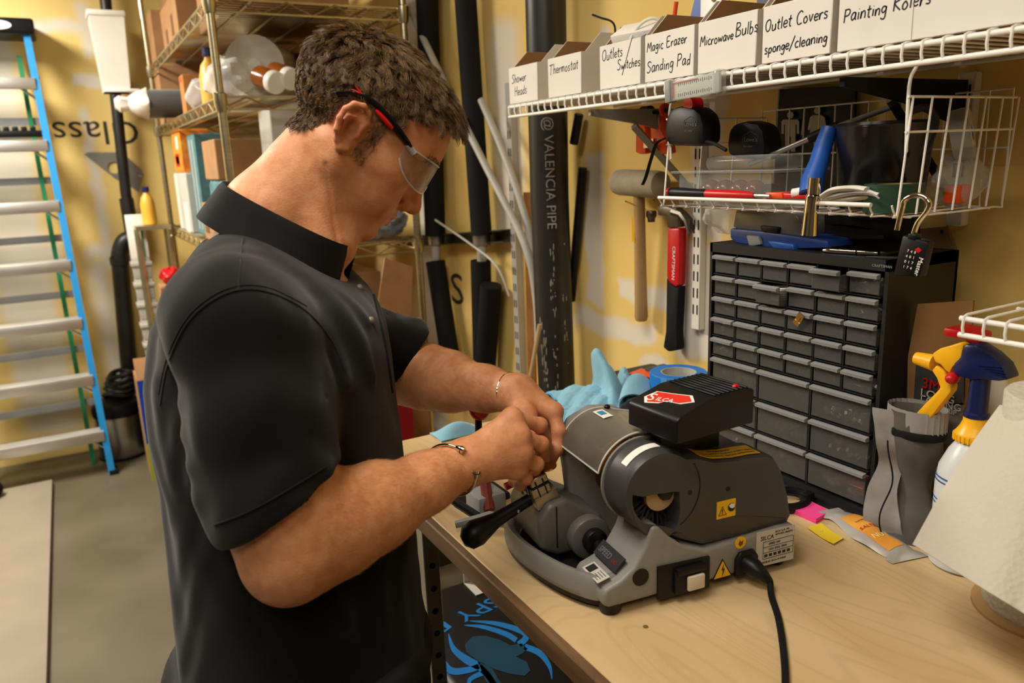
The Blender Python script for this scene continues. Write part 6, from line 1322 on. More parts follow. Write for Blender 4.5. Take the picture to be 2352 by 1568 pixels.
# top transformer box
TBm = TR((.147, .040, .0), 0, 0, math.radians(9)); hx_, hy_ = .065, .046
Mtb = TBm @ FR((0, 0, 0), (1, 0, 0), (0, 0, 1))
tb = obj('top_box', MB().prism([(-hx_, .219), (hx_, .219), (hx_, .263), (hx_ - .004, .266), (-.01, .2655), (-hx_ + .004, .252), (-hx_, .248)], -hy_, hy_, Mtb, .004, 3), M_BLACK, mk, 35, label='black ribbed top box with red and white logo')
obj('box_neck', MB().prism([(-.045, .165), (.06, .165), (.06, .221), (-.045, .221)], -.04, -.006, Mtb, .003), M_BLACK, mk)
for k in range(8): obj('box_rib', MB().rbox((.002 + k * .0078, 0, .2668), (.0036, hy_ * 1.8, .0022), .0009, 1, TBm), M_BLACK, tb)
obj('indicator', MB().ball((.048, -.030, .2675), (.005, .004, .003), 12, TBm), M_RED, tb, label='red indicator lamp')
def slope_z(x): return .2655 + (x + .01) * (.2655 - .252) / (.051)
def logo(b, pts, dz):
    vs = []; n = len(pts)
    for e in (0, .0006):
        for p in pts: vs.append((p[0], p[1], slope_z(p[0]) + dz + e))
    b.add(vs, [tuple(range(n))[::-1], tuple(range(n, 2 * n))] + [(i, (i + 1) % n, n + (i + 1) % n, n + i) for i in range(n)], TBm); return b
K = [(-.052, .0), (-.050, .016), (-.036, .024), (-.026, .018), (-.018, -.004), (-.012, -.022), (-.020, -.028), (-.030, -.010), (-.036, -.012)]
K = [(-.058, .022), (-.048, .034), (-.030, .030), (-.024, .006), (-.016, -.020), (-.026, -.034), (-.038, -.022), (-.042, .0), (-.050, .004)]
cx = sum(p[0] for p in K) / len(K); cy = sum(p[1] for p in K) / len(K)
o = obj('logo_border', logo(MB(), K, .0003), M_WHITE, tb, 0, label='white bordered red logo'); obj('logo_red', logo(MB(), [(cx + (p[0] - cx) * .86, cy + (p[1] - cy) * .9) for p in K], .0007), mat('logo_red', '#cf2a1c', .4), o, 0)
b = MB(); q = MB(); text(q, 'S', .023, Matrix.Identity(4), ext=.0001, sx=1.1); text(q, 'ILCA', .012, Matrix.Translation((.014, .001, 0)), ext=.0001)
Mt = FR(Vector((-.0545, .031, 0)), Vector((.033, -.058, 0)), Vector((.058, .033, 0))) @ Matrix.Translation((.0, -.0005, 0))
Mt = FR(Vector((-.0445, .029, 0)), Vector((.016, -.06, 0)), Vector((.06, .016, 0))) @ Matrix.Translation((0, -.009, 0))
vs = []
for p in q.v:
    w_ = Mt @ Vector(p); vs.append(tuple(TBm @ Vector((w_.x, w_.y, slope_z(w_.x) + .0015 + p[2]))))
obj('logo_lettering', MB().add(vs, q.f), M_WHITE, o, 0)
# carriage with vises and lever
car = obj('carriage', MB().prism([(-.036, .045), (-.038, .085), (-.022, .108), (.004, .112), (.030, .094), (.058, .078), (.066, .055), (.055, .035), (-.01, .030)], -.225, -.115, NS, .008, 3), M_CARR, mk, 40, label='dark grey carriage casting')
obj('carriage_boss', MB().prism(circ(.032, .055, .030, 28), -.118, -.098, NS, .004), M_CARR, car); obj('boss_cap', MB().prism(circ(.034, .055, .017, 24), -.1, -.086, NS, .003), M_BLACK, car)
obj('slide_shaft', MB().cyl((.036, .02, .05), (.036, .27, .05), .009, n=16), M_BLACK, mk); obj('carriage_line', MB().box((-.012, .1142, .075), (.0012, .001, .06)), M_BLACK, car)
for yv, nm in ((.148, 'near'), (.208, 'far')):
    Mv = TR((-.016, yv, .104), 0, math.radians(-18), 0)
    v = obj('vise', MB().rbox((0, 0, .008), (.036, .044, .020), .002, 2, Mv), M_VISE, mk, 35, label='worn steel key vise')
    obj('lower_jaw', MB().rbox((-.004, 0, .024), (.028, .042, .013), .0012, 1, Mv), M_VISE, v); obj('upper_jaw', MB().rbox((-.002, 0, .0385), (.026, .040, .012), .0012, 1, Mv), M_VISE, v)
    for dy in (-.012, 0, .008): obj('jaw_slot', MB().box((-.0185, dy, .026), (.0012, .0022, .014), Mv), M_BLACK, v, 0)
    for dx in (-.008, .003): obj('side_slot', MB().box((dx, -.0212, .028), (.0018, .0012, .024), Mv), M_BLACK, v, 0)
    obj('jaw_gap', MB().box((-.002, 0, .0315), (.0255, .0425, .0022), Mv), M_BLACK, v, 0); obj('top_jaw', MB().rbox((.002, 0, .051), (.022, .030, .012), .002, 1, Mv), M_VISE, v)
obj('red_button', MB().cyl((-.050, .205, .105), (-.038, .205, .108), .0055, n=14), M_RED, car)
P = [(-.030, .150, .108), (-.05, .150, .100), (-.072, .150, .0915), (-.086, .150, .086), (-.100, .150, .080), (-.114, .150, .074), (-.127, .150, .0685), (-.134, .150, .066)]
lv = obj('lever', MB().tube(P, [.008, .0085, .0095, .0105, .0145, .0185, .0165, .0075], 20), M_BLACK, mk, 60, label='black lever handle with drop shaped grip')
obj('lever_rivet', MB().ball((-.056, .141, .097), .003, 8), M_STEEL, lv)
t = thing('brass_key', 'small brass key held in the machine vise', 'key', M=MK @ TR((-.012, .148, .152), 0, math.radians(-18), 0))
obj('blade', MB().rbox((.0, .01, .004), (.007, .034, .002), .0006, 1), mat('key_brass', '#c9a45a', .3, 1.0), t); obj('bow', MB().prism(circ(0, -.016, .011, 20), .003, .0052), mat('key_brass', '#c9a45a'), t)
# ------------------------------------------------------------------ the man: signed distance field -> one continuous skin
V3 = lambda p: np.array(p, dtype=np.float32)
def sd_cone(P, a, b, r1, r2):
    a, b = V3(a), V3(b); ba = b - a; pa = P - a; h = np.clip((pa @ ba) / max(float(ba @ ba), 1e-12), 0, 1)
    d = pa - h[:, None] * ba
    return np.sqrt((d * d).sum(1)) - (r1 + (r2 - r1) * h)
def sd_ell(P, c, r, R=None):
    q = P - V3(c)
    if R is not None: q = q @ R
    r = V3(r); k0 = np.sqrt(((q / r) ** 2).sum(1)); k1 = np.sqrt(((q / (r * r)) ** 2).sum(1))
    return k0 * (k0 - 1) / np.maximum(k1, 1e-6)
def smin(a, b, k):
    h = np.clip(.5 + .5 * (b - a) / k, 0, 1); return b + (a - b) * h - k * h * (1 - h)
def smax(a, b, k): return -smin(-a, -b, k)
def sd_chain(P, pts, rs, k=.004):
    d = None
    for i in range(len(pts) - 1):
        e = sd_cone(P, pts[i], pts[i + 1], rs[i], rs[i + 1]); d = e if d is None else smin(d, e, k)
    return d
def surface_nets(groups, h, lo, hi, B=8):
    """groups: list of (fn, bbox lo, bbox hi, blend); sparse evaluation near the zero level"""
    lo, hi = np.array(lo), np.array(hi); n = np.ceil((hi - lo) / h / B).astype(int)
    def ev(P):
        out = np.full(len(P), .5, np.float32)
        for fn, a, b, k in groups:
            m = np.all((P > V3(a)) & (P < V3(b)), 1)
            if m.any(): out[m] = smin(out[m], fn(P[m]).astype(np.float32), k)
        return out
    ii = np.stack(np.meshgrid(*[np.arange(x) for x in n], indexing='ij'), -1).reshape(-1, 3)
    # two-level culling
    c = (lo + (ii + .5) * B * h).astype(np.float32)
    d = ev(c); act = ii[np.abs(d) < B * h * 1.05]
    g = np.arange(B + 1); off = np.stack(np.meshgrid(g, g, g, indexing='ij'), -1).reshape(-1, 3)
    N = (n * B + 2).astype(np.int64); lin = lambda c_: (c_[..., 0] * N[1] + c_[..., 1]) * N[2] + c_[..., 2]
    ids = []; pos = []; edges = {0: [], 1: [], 2: []}
    for s in range(0, len(act), 512):
        blk = act[s:s + 512]; G = blk[:, None, :] * B + off[None]; P = (lo + G * h).reshape(-1, 3).astype(np.float32)
        D = ev(P).reshape(len(blk), B + 1, B + 1, B + 1)
        S = D < 0; cs = np.zeros((len(blk), B, B, B), np.int8)
        for dx in (0, 1):
            for dy in (0, 1):
                for dz in (0, 1): cs += S[:, dx:B + dx, dy:B + dy, dz:B + dz]
        w = np.argwhere((cs > 0) & (cs < 8))
        if not len(w): continue
        bi, cc = w[:, 0], w[:, 1:]; acc = np.zeros((len(w), 3)); cnt = np.zeros(len(w))
        cor = {(dx, dy, dz): D[bi, cc[:, 0] + dx, cc[:, 1] + dy, cc[:, 2] + dz] for dx in (0, 1) for dy in (0, 1) for dz in (0, 1)}
        for a_ in cor:
            for ax in range(3):
                if a_[ax]: continue
                b_ = list(a_); b_[ax] = 1; b_ = tuple(b_); da, db = cor[a_], cor[b_]; m = (da < 0) != (db < 0)
                t_ = np.where(m, da / np.where(m, da - db, 1), 0); p = np.tile(np.array(a_, float), (len(w), 1)); p[:, ax] += t_
                acc += p * m[:, None]; cnt += m
        gc = blk[bi] * B + cc; ids.append(lin(gc)); pos.append(lo + (gc + acc / cnt[:, None]) * h)
        for ax in range(3):
            sl0 = [slice(None)] + [slice(0, B)] * 3; sl1 = list(sl0); sl1[ax + 1] = slice(1, B + 1)
            e = S[tuple(sl0)] != S[tuple(sl1)]; we = np.argwhere(e)
            if len(we):
                flip = S[tuple(sl0)][e]; edges[ax].append((blk[we[:, 0]] * B + we[:, 1:], flip))
    ids = np.concatenate(ids); pos = np.concatenate(pos); o = np.argsort(ids); ids = ids[o]; pos = pos[o]
    Q = []
    for ax in range(3):
        if not edges[ax]: continue
        G = np.concatenate([e[0] for e in edges[ax]]); F = np.concatenate([e[1] for e in edges[ax]]); u, v = (ax + 1) % 3, (ax + 2) % 3
        quad = []
        for du, dv in ((-1, -1), (0, -1), (0, 0), (-1, 0)):
            c_ = G.copy(); c_[:, u] += du; c_[:, v] += dv; L = lin(c_); k = np.searchsorted(ids, L); k = np.clip(k, 0, len(ids) - 1); quad.append(np.where(ids[k] == L, k, -1))
        q = np.stack(quad, 1); ok = (q >= 0).all(1); q = q[ok]; F = F[ok]; q[~F] = q[~F][:, ::-1]; Q.append(q)
    return pos, np.concatenate(Q)
def np_obj(name, pos, quads, m, parent=None):
    me = bpy.data.meshes.new(name); me.vertices.add(len(pos)); me.vertices.foreach_set('co', pos.astype(np.float32).ravel())
    me.loops.add(quads.size); me.loops.foreach_set('vertex_index', quads.astype(np.int32).ravel()); me.polygons.add(len(quads))
    me.polygons.foreach_set('loop_start', np.arange(0, quads.size, 4, dtype=np.int32)); me.polygons.foreach_set('loop_total', np.full(len(quads), 4, np.int32))
    me.update(calc_edges=True); me.validate(); me.shade_smooth(); me.materials.append(m)
    return link(name, me, parent)
def relax(pos, quads, it=2, lam=.5):
    n = len(pos); e = np.concatenate([quads[:, [0, 1]], quads[:, [1, 2]], quads[:, [2, 3]], quads[:, [3, 0]]]); 
    for _ in range(it):
        s = np.zeros_like(pos); c = np.zeros(n); np.add.at(s, e[:, 0], pos[e[:, 1]]); np.add.at(c, e[:, 0], 1); np.add.at(s, e[:, 1], pos[e[:, 0]]); np.add.at(c, e[:, 1], 1)
        pos = pos + lam * (s / c[:, None] - pos)
    return pos
def A3(x, y, d): return np.array(at(x, y, d), dtype=np.float64)
# --- head frame: x forward (face), y left (away from viewer), z up the skull
HO = A3(814, 300, 1.0); _r = np.array(_ray(814, 300)); _r /= np.linalg.norm(_r)
_px = np.array(R_CW @ np.array([1, 0, 0])); _py = -np.array(R_CW @ np.array([0, 1, 0]))
ex_ = _px - _r * (_px @ _r); ex_ /= np.linalg.norm(ex_); ey_ = np.cross(_r, ex_); ey_ /= np.linalg.norm(ey_)
if ey_ @ _py < 0: ey_ = -ey_
PITCH = math.radians(38)
HF = ex_ * math.cos(PITCH) + ey_ * math.sin(PITCH); HU = ex_ * math.sin(PITCH) - ey_ * math.cos(PITCH); HL = np.cross(HU, HF); HL /= np.linalg.norm(HL)
HR = np.stack([HF, HL, HU], 1)                         # local -> world columns
def h2w(p): return HO + HR @ np.array(p, float)
def w2h(P): return ((P - HO.astype(np.float32)) @ HR.astype(np.float32)).astype(np.float32)
def sym(f): return lambda P: f(np.stack([P[:, 0], np.abs(P[:, 1]), P[:, 2]], 1))
_cr = np.array([[(w - HO) @ HF, (w - HO) @ HU] for w in [A3(x, y, 1.0) for x, y in ((752, 372), (757, 410), (762, 455), (768, 505), (777, 548))]], np.float32)
def crease(Pw):
    P = w2h(Pw); q = np.full(len(P), 9., np.float32); uv = P[:, [0, 2]]
    for i in range(len(_cr) - 1):
        a, b = _cr[i], _cr[i + 1]; ba = b - a; h = np.clip(((uv - a) @ ba) / (ba @ ba), 0, 1); q = np.minimum(q, np.linalg.norm(uv - a - h[:, None] * ba, axis=1))
    return np.where(P[:, 1] < -.015, .0032 * np.exp(-(q / .0026) ** 2), 0).astype(np.float32)
def ear_curve():
    # ear outline in (front-back a, up b) from the ear canal, metres
    return [(.010, .004), (.014, .016), (.010, .029), (-.002, .0345), (-.015, .031), (-.0225, .020), (-.0245, .006), (-.021, -.009), (-.013, -.021), (-.004, -.029), (.004, -.0285)]
def head_sdf(Pw):
    P = w2h(Pw); A = np.stack([P[:, 0], np.abs(P[:, 1]), P[:, 2]], 1)
    d = sd_ell(P, (.0, 0, .040), (.0985, .0755, .076))                       # skull
    d = smin(d, sd_ell(P, (.055, 0, .040), (.052, .060, .055)), .03)          # forehead
    d = smin(d, sd_ell(P, (.045, 0, -.030), (.050, .056, .070)), .03)         # face
    d = smin(d, sd_cone(A, (.002, .050, -.045), (.078, .016, -.094), .017, .016), .028)   # jaw line
    d = smin(d, sd_cone(A, (-.004, .058, .0), (.002, .052, -.048), .014, .014), .025)
    d = smin(d, sd_ell(P, (.083, 0, -.092), (.0175, .019, .0165)), .018)       # chin
    d = smin(d, sd_ell(A, (.058, .046, -.012), (.03, .018, .020)), .022)      # cheekbone
    d = smin(d, sd_ell(A, (.070, .030, -.045), (.024, .024, .024)), .022)     # cheek
    d = smin(d, sd_cone(A, (.0985, .006, .026), (.075, .050, .026), .0105, .010), .016)   # brow
    d = smax(d, -sd_ell(A, (.108, .039, .006), (.021, .019, .013)), .012)     # eye socket
    d = smin(d, sd_ell(A, (.080, .032, .005), (.0155, .0165, .0130)), .005)   # closed lid over the eye
    d = smin(d, sd_ell(P, (.080, 0, -.062), (.0235, .028, .026)), .014)       # mouth mound
    d = smin(d, sd_cone(P, (.096, 0, .016), (.1155, 0, -.026), .0075, .0085), .010)       # nose bridge
    d = smin(d, sd_cone(P, (.084, 0, .012), (.098, 0, -.034), .011, .0155), .008)
    d = smin(d, sd_ell(P, (.1165, 0, -.034), (.0125, .0115, .0105)), .007)    # nose tip
    d = smin(d, sd_ell(A, (.1035, .0115, -.039), (.0115, .0065, .0088)), .005)  # nostril wing
    d = smax(d, -sd_ell(A, (.1095, .0066, -.0470), (.0070, .0036, .0052)), .0025)
    d = smax(d, -sd_chain(A, [(.1075, .0165, -.0275), (.0985, .0185, -.0300), (.0925, .0180, -.0395), (.0945, .0150, -.0475)], [.0008, .0013, .0014, .001], .002), .004)   # wing crease
    d = smax(d, -sd_cone(A, (.098, .017, -.036), (.078, .030, -.058), .0012, .0015), .006)  # smile fold
    d = smin(d, sd_cone(A, (.1025, 0, -.0585), (.086, .022, -.063), .0062, .003), .005)    # upper lip
    d = smin(d, sd_cone(A, (.0985, 0, -.0715), (.084, .020, -.067), .0072, .003), .005)    # lower lip
    d = smax(d, -sd_cone(A, (.110, 0, -.0652), (.082, .0275, -.0625), .0012, .0016), .0025)  # mouth line
    d = smax(d, -sd_ell(P, (.104, 0, -.083), (.010, .018, .005)), .006)
    # ear (both sides)
    th = .30; ca, sa = math.cos(th), math.sin(th)
    E = (A - V3((-.004, .0735, .0))) / .88
    u = E[:, 0] * ca + E[:, 1] * sa * -1; w = E[:, 0] * sa + E[:, 1] * ca; v = E[:, 2]          # u front-back, v up, w outward
    tl = -.16; u2 = u * math.cos(tl) - v * math.sin(tl); v2 = u * math.sin(tl) + v * math.cos(tl)
    Q = np.stack([u2, v2, w], 1)
    oc = [(a, b, .0062 + (.0055 if i in (3, 4, 5, 6, 7) else .001 if i in (2, 8) else 0)) for i, (a, b) in enumerate(ear_curve())]
    pl = sd_ell(Q, (-.0045, .002, .001), (.0205, .033, .0052))
    he = sd_chain(Q, oc, [.0032, .0036, .0040, .0042, .0042, .0042, .0040, .0038, .0042, .0058, .0045], .003)
    ea = smin(pl, he, .004)
    ea = smax(ea, -sd_ell(Q, (-.0035, -.002, .0080), (.0110, .0138, .0125)), .003)             # concha
    ea = smax(ea, -sd_ell(Q, (-.0045, .0205, .0085), (.0125, .0085, .0085)), .003)               # upper hollow
    ea = smin(ea, sd_chain(Q, [(-.013, -.010, .004), (-.0155, .004, .0055), (-.012, .013, .0065), (-.003, .0155, .0045)], [.0026, .0032, .0032, .0022], .003), .002)
    ea = smin(ea, sd_ell(Q, (.0095, -.004, .0045), (.0045, .0065, .005)), .004)                 # tragus
    ea = smin(ea, sd_ell(Q, (-.001, -.0265, .003), (.0085, .0085, .0045)), .005)                # lobe
    ea = smax(ea, -sd_ell(Q, (.0035, -.002, .004), (.0034, .0052, .012)), .002)
    d = smin(d, ea * .88, .004)
    return d + crease(Pw)
NB = A3(628, 500, 1.005)                               # base of neck
def neck_sdf(P):
    a = h2w((-.014, 0, -.035)); b = NB; c = b + np.array([-.02, .01, -.09])
    d = sd_chain(P, [a, (a + b) / 2 + np.array([.004, 0, 0]), b, c], [.054, .055, .062, .085], .02)
    j = h2w((.030, 0, -.075)); t = A3(760, 560, 1.0)
    d = smin(d, sd_chain(P, [j, t], [.034, .034], .02), .03)                      # throat
    d = d + crease(P)
    m0, m1 = h2w((-.020, -.050, -.034)), A3(742, 555, .970)
    d = smin(d, sd_cone(P, m0, m1, .011, .011), .03)                              # neck muscle
    return d
# --- joints (photo pixel and distance from the lens)
RSH, REL, RWR = A3(560, 742, .825), A3(668, 1260, .822), A3(1062, 1066, .985)
LSH, LEL, LWR = A3(640, 700, 1.18), A3(925, 858, 1.30), A3(1186, 905, 1.135)
def arm_sdf(S, E, Wr, sc, fl):
    S, E, Wr = map(np.array, (S, E, Wr)); f = (Wr - E); u = (E - S)
    def fn(P):
        d = sd_chain(P, [S, S + u * .45, S + u * .8, E], [.062 * sc, .060 * sc, .057 * sc, .048 * sc], .02)
        d = smin(d, sd_chain(P, [E, E + f * .22, E + f * .45, E + f * .75, Wr], [.046 * sc, .0515 * sc, .046 * sc, .034 * sc, .0285 * sc], .02), .03)
        # elbow bone and forearm bulge on top
        d = smin(d, sd_ell(P, E - f * .03 + u * .06, (.036 * sc, .036 * sc, .036 * sc)), .02)
        d = smin(d, sd_cone(P, E + f * .08 + fl, E + f * .42 + fl * .9, .036 * sc, .026 * sc), .03)
        return d
    return fn
rarm = arm_sdf(RSH, REL, RWR, 1.02, np.array([.004, -.004, .022])); larm = arm_sdf(LSH, LEL, LWR, .96, np.array([0, 0, .016]))
# --- hands: joints of each finger
def finger(P, J, r0=.0095, r1=.0078, k=.004):
    n = len(J); rs = [r0 - (r0 - r1) * i / (n - 1) for i in range(n)]
    d = sd_chain(P, J, rs, k)
    for i in range(1, n - 1): d = smin(d, sd_ell(P, J[i], (rs[i] * 1.10,) * 3), .004)
    return d
RH = dict(idx=[(1176, 958, 1.005), (1240, 976, 1.03), (1250, 1010, 1.062), (1243, 1050, 1.075)],
          mid=[(1194, 1000, .998), (1243, 1020, 1.022), (1244, 1052, 1.055), (1232, 1078, 1.062)],
          rng=[(1200, 1042, 1.0), (1232, 1066, 1.018), (1226, 1092, 1.05), (1206, 1098, 1.066)],
          lit=[(1188, 1078, 1.008), (1208, 1098, 1.018), (1196, 1112, 1.042), (1178, 1106, 1.056)],
          thm=[(1112, 1018, 1.055), (1165, 995, 1.085), (1220, 1012, 1.092), (1248, 1045, 1.09)])
LH = dict(idx=[(1272, 945, 1.10), (1284, 990, 1.088), (1279, 1030, 1.085), (1262, 1062, 1.085)],
          mid=[(1262, 942, 1.125), (1282, 985, 1.125), (1276, 1022, 1.118), (1258, 1045, 1.11)],
          rng=[(1245, 945, 1.145), (1266, 985, 1.15), (1256, 1018, 1.14), (1238, 1030, 1.13)],
          lit=[(1228, 950, 1.16), (1245, 985, 1.165), (1236, 1010, 1.155), (1222, 1018, 1.145)],
          thm=[(1205, 950, 1.09), (1226, 990, 1.075), (1244, 1030, 1.075), (1256, 1058, 1.083)])
def hand_sdf(H, Wr, toward, nails=False):
    J = {k: [A3(*p) for p in v] for k, v in H.items()}; Wr = np.array(Wr)
    def fn(P):
        d = None
        for k_, r in (('idx', .0108), ('mid', .0112), ('rng', .0106), ('lit', .0096)):
            m = J[k_][0]; pal = sd_cone(P, Wr + (m - Wr) * .06 + toward * .001, m, .0215 if k_ in ('mid', 'idx') else .0195, .0125 if k_ != 'lit' else .0115)
            d = pal if d is None else smin(d, pal, .020)
            d = smin(d, sd_ell(P, m - toward * .001, (.0118,) * 3), .010)
        for k_, r in (('idx', .0100), ('mid', .0104), ('rng', .0098), ('lit', .0088)): d = smin(d, finger(P, J[k_], r, r * .8), .0035)
        t = J['thm']; d = smin(d, sd_cone(P, Wr + (t[0] - Wr) * .35, t[0], .018, .0165), .012); d = smin(d, sd_chain(P, t, [.0155, .0125, .0108, .0092], .004), .007)
        return d
    return fn, J
_tc = -np.array(_ray(1180, 1010)); _tc /= np.linalg.norm(_tc)
rhand, RJ = hand_sdf(RH, RWR, _tc); lhand, LJ = hand_sdf(LH, LWR, _tc)
Cb, Cf = A3(528, 424, 1.0), A3(806, 566, 1.0); Cm = (Cb + Cf) / 2; ca_ = np.linalg.norm(Cf - Cb) / 2; cd = (Cf - Cb) / (2 * ca_)
dn = -ex_ * .48 + ey_ * .88; dn -= cd * (dn @ cd); dn /= np.linalg.norm(dn); cl_ = np.cross(cd, dn); cl_ /= np.linalg.norm(cl_)
CUT0 = Cm + dn * .045
# --- torso: sections measured back/front, given a lateral half width
FW = np.array([.96, -.28, 0]); LT = np.array([.28, .96, 0])
SEC = [(498, 512, 735, .075), (540, 482, 830, .105), (600, 436, 846, .150), (660, 402, 862, .176), (720, 378, 876, .186), (830, 362, 893, .186), (930, 368, 903, .180), (1060, 396, 922, .164), (1200, 410, 948, .154), (1330, 418, 962, .150), (1460, 436, 976, .154), (1600, 455, 990, .16), (1760, 470, 1000, .165)]
def build_sections():
    out = []
    for y, b, f, w in SEC:
        pb, pf = A3(b, y, 1.0), A3(f, y, 1.0); c = (pb + pf) / 2; out.append((c[2], c[0], c[1], np.linalg.norm(pf - pb) / 2, w))
    out.sort(); return np.array(out)
TS = build_sections()
def torso_sdf(P, grow=0.0, fold=None):
    z = P[:, 2]; cx = np.interp(z, TS[:, 0], TS[:, 1]); cy = np.interp(z, TS[:, 0], TS[:, 2]); a = np.interp(z, TS[:, 0], TS[:, 3]) + grow; w = np.interp(z, TS[:, 0], TS[:, 4]) + grow
    dx, dy = P[:, 0] - cx, P[:, 1] - cy; u = (dx * FW[0] + dy * FW[1]) / a; v = (dx * LT[0] + dy * LT[1]) / w
    e = 2.25; k = (np.abs(u) ** e + np.abs(v) ** e) ** (1 / e); d = (k - 1) * np.minimum(a, w)
    top = z - (TS[-1, 0] - .012); return smax(d, top, .05)
def body_torso(P): return smax(smax(torso_sdf(P, -.024), .93 - P[:, 2], .01), -((P - CUT0.astype(np.float32)) @ dn.astype(np.float32)), .02)
def bb(pts, m): p = np.array(pts); return p.min(0) - m, p.max(0) + m
hp = [h2w((x, y, z)) for x in (-.12, .14) for y in (-.1, .1) for z in (-.13, .14)]
groups = [(body_torso, *bb([(TS[:, 1].min() - .2, TS[:, 2].min() - .22, .9), (TS[:, 1].max() + .2, TS[:, 2].max() + .22, TS[-1, 0] + .02)], .02), .03),
          (neck_sdf, *bb([NB, h2w((-.03, 0, -.02)), h2w((.03, 0, -.08)), A3(760, 560, 1.0), NB + np.array([0, 0, -.09])], .10), .03),
          (head_sdf, *bb(hp, .01), .012),
          (rarm, *bb([RSH, REL, RWR], .085), .005), (larm, *bb([LSH, LEL, LWR], .085), .005),
          (rhand, *bb([p for v in RJ.values() for p in v] + [RWR], .035), .014), (lhand, *bb([p for v in LJ.values() for p in v] + [LWR], .035), .014)]
allp = np.array([g[1] for g in groups] + [g[2] for g in groups])
pos, quads = surface_nets(groups, .0017, allp.min(0), allp.max(0)); pos = relax(pos, quads, 2, .4)
# skin material: warm, slightly redder on ears, nose, knuckles
M_SKIN = mat('skin', '#d3956a', .52, hx2='#c27f54', vs=70, bump=.22, bs=380, sss=.10, spec=.4)
ns, lk = nodes_of(M_SKIN); bs_ = ns['Principled BSDF']; old = bs_.inputs['Base Color'].links[0].from_socket
at_ = ns.new('ShaderNodeAttribute'); at_.attribute_name = 'flush'; mx = ns.new('ShaderNodeMix'); mx.data_type = 'RGBA'; lk.new(at_.outputs['Fac'], mx.inputs[0]); lk.new(old, mx.inputs[6]); mx.inputs[7].default_value = lin('#b4583c')
at2 = ns.new('ShaderNodeAttribute'); at2.attribute_name = 'stubble'; mx2 = ns.new('ShaderNodeMix'); mx2.data_type = 'RGBA'; lk.new(at2.outputs['Fac'], mx2.inputs[0]); lk.new(mx.outputs[2], mx2.inputs[6]); mx2.inputs[7].default_value = lin('#6a4a34')
lk.new(mx2.outputs[2], bs_.inputs['Base Color'])
person = np_obj('person', pos, quads, M_SKIN)
tag(person, 'man in black polo and safety glasses bending over the key machine', 'person')
hl_ = (pos - HO) @ HR
g_ = lambda c, r: np.exp(-(((hl_ - np.array(c)) / r) ** 2).sum(1))
fl_ = .75 * g_((.115, 0, -.034), .016) + .55 * g_((-.008, -.085, .004), .028) + .55 * g_((-.008, .085, .004), .028) + .30 * g_((.07, -.05, -.02), .03) + .35 * g_((.09, 0, .06), .04) + .5 * g_((.098, 0, -.066), .014) + .2 * g_((.06, -.05, .04), .03)
for J in (RJ, LJ):
    for k_, v in J.items():
        for p, s in ((v[0], .22), (v[1], .30), (v[-1], .35)): fl_ += s * np.exp(-(((pos - p) / .013) ** 2).sum(1))
st_ = .22 * g_((.07, 0, -.09), .035) + .16 * g_((.03, -.05, -.06), .03) + .10 * g_((-.04, -.055, -.04), .04)
for nm, arr in (('flush', np.clip(fl_, 0, .8)), ('stubble', np.clip(st_, 0, .5))):
    a_ = person.data.attributes.new(nm, 'FLOAT', 'POINT'); a_.data.foreach_set('value', arr.astype(np.float32))
# ------------------------------------------------------------------ clothing
M_SHIRT = mat('black_pique', '#0b0a09', .85, var=.14, vs=60, bump=.22, bs=900, sheen=.12, spec=.2); M_SHIRT2 = mat('black_rib_knit', '#0d0c0c', .85, var=.1, vs=60, bump=.2, bs=700, sheen=.1, spec=.2); M_TROU = mat('black_trousers', '#17171a', .8, var=.15, vs=30, bump=.15, bs=400)
FOLDS = []
def fold(pts, h, w): FOLDS.append((np.array([A3(*p) for p in pts]), h, w))
fold([(425, 1075, .80), (520, 1060, .78), (640, 1085, .77), (745, 1075, .79)], .007, .012); fold([(432, 1000, .80), (520, 968, .78), (610, 985, .77), (700, 1040, .78)], .006, .012)
fold([(470, 1140, .79), (580, 1120, .77), (700, 1060, .78)], .006, .013); fold([(420, 930, .80), (480, 900, .79), (560, 915, .78)], .004, .011)
fold([(395, 820, .82), (400, 950, .81), (430, 1080, .80)], -.006, .010); fold([(372, 880, .86), (385, 1000, .86), (420, 1130, .86)], .005, .012)
fold([(690, 640, .90), (800, 740, .89), (880, 880, .90)], .006, .012); fold([(650, 660, .88), (740, 760, .86), (800, 880, .86)], .005, .011); fold([(730, 620, .92), (840, 730, .92)], .005, .010)
fold([(415, 700, .88), (450, 630, .90), (500, 570, .93)], .004, .014); fold([(460, 740, .86), (480, 660, .88), (520, 600, .9)], .004, .012)
fold([(440, 1180, .88), (520, 1330, .87), (620, 1500, .87)], .009, .018); fold([(480, 1250, .87), (600, 1450, .86), (660, 1560, .86)], -.008, .014); fold([(760, 1380, .86), (820, 1480, .86), (850, 1580, .86)], .007, .016); fold([(900, 1150, .9), (930, 1300, .9), (940, 1450, .9)], .006, .015)
HN = ex_ * .50 + ey_ * .86; HN /= np.linalg.norm(HN); HC0 = A3(632, 1140, .824)          # right hem plane
HN2 = ex_ * .78 + ey_ * .63; HN2 /= np.linalg.norm(HN2); HC2 = A3(930, 822, 1.285)
SL_R = [(RSH + np.array([.02, .06, .0]), .07), (RSH + np.array([0, .004, .0]), .078), (RSH + (REL - RSH) * .40, .075), (HC0, .0725), (HC0 + HN * .06, .0715)]
SL_L = [(LSH + np.array([-.02, -.06, .0]), .08), (LSH, .080), (LSH + (LEL - LSH) * .5, .072), (HC2, .065), (HC2 + HN2 * .06, .064)]
def sleeve(P, S, hn, hc, inner=0):
    return sd_chain(P, [s[0] for s in S], [s[1] - inner for s in S], .02)
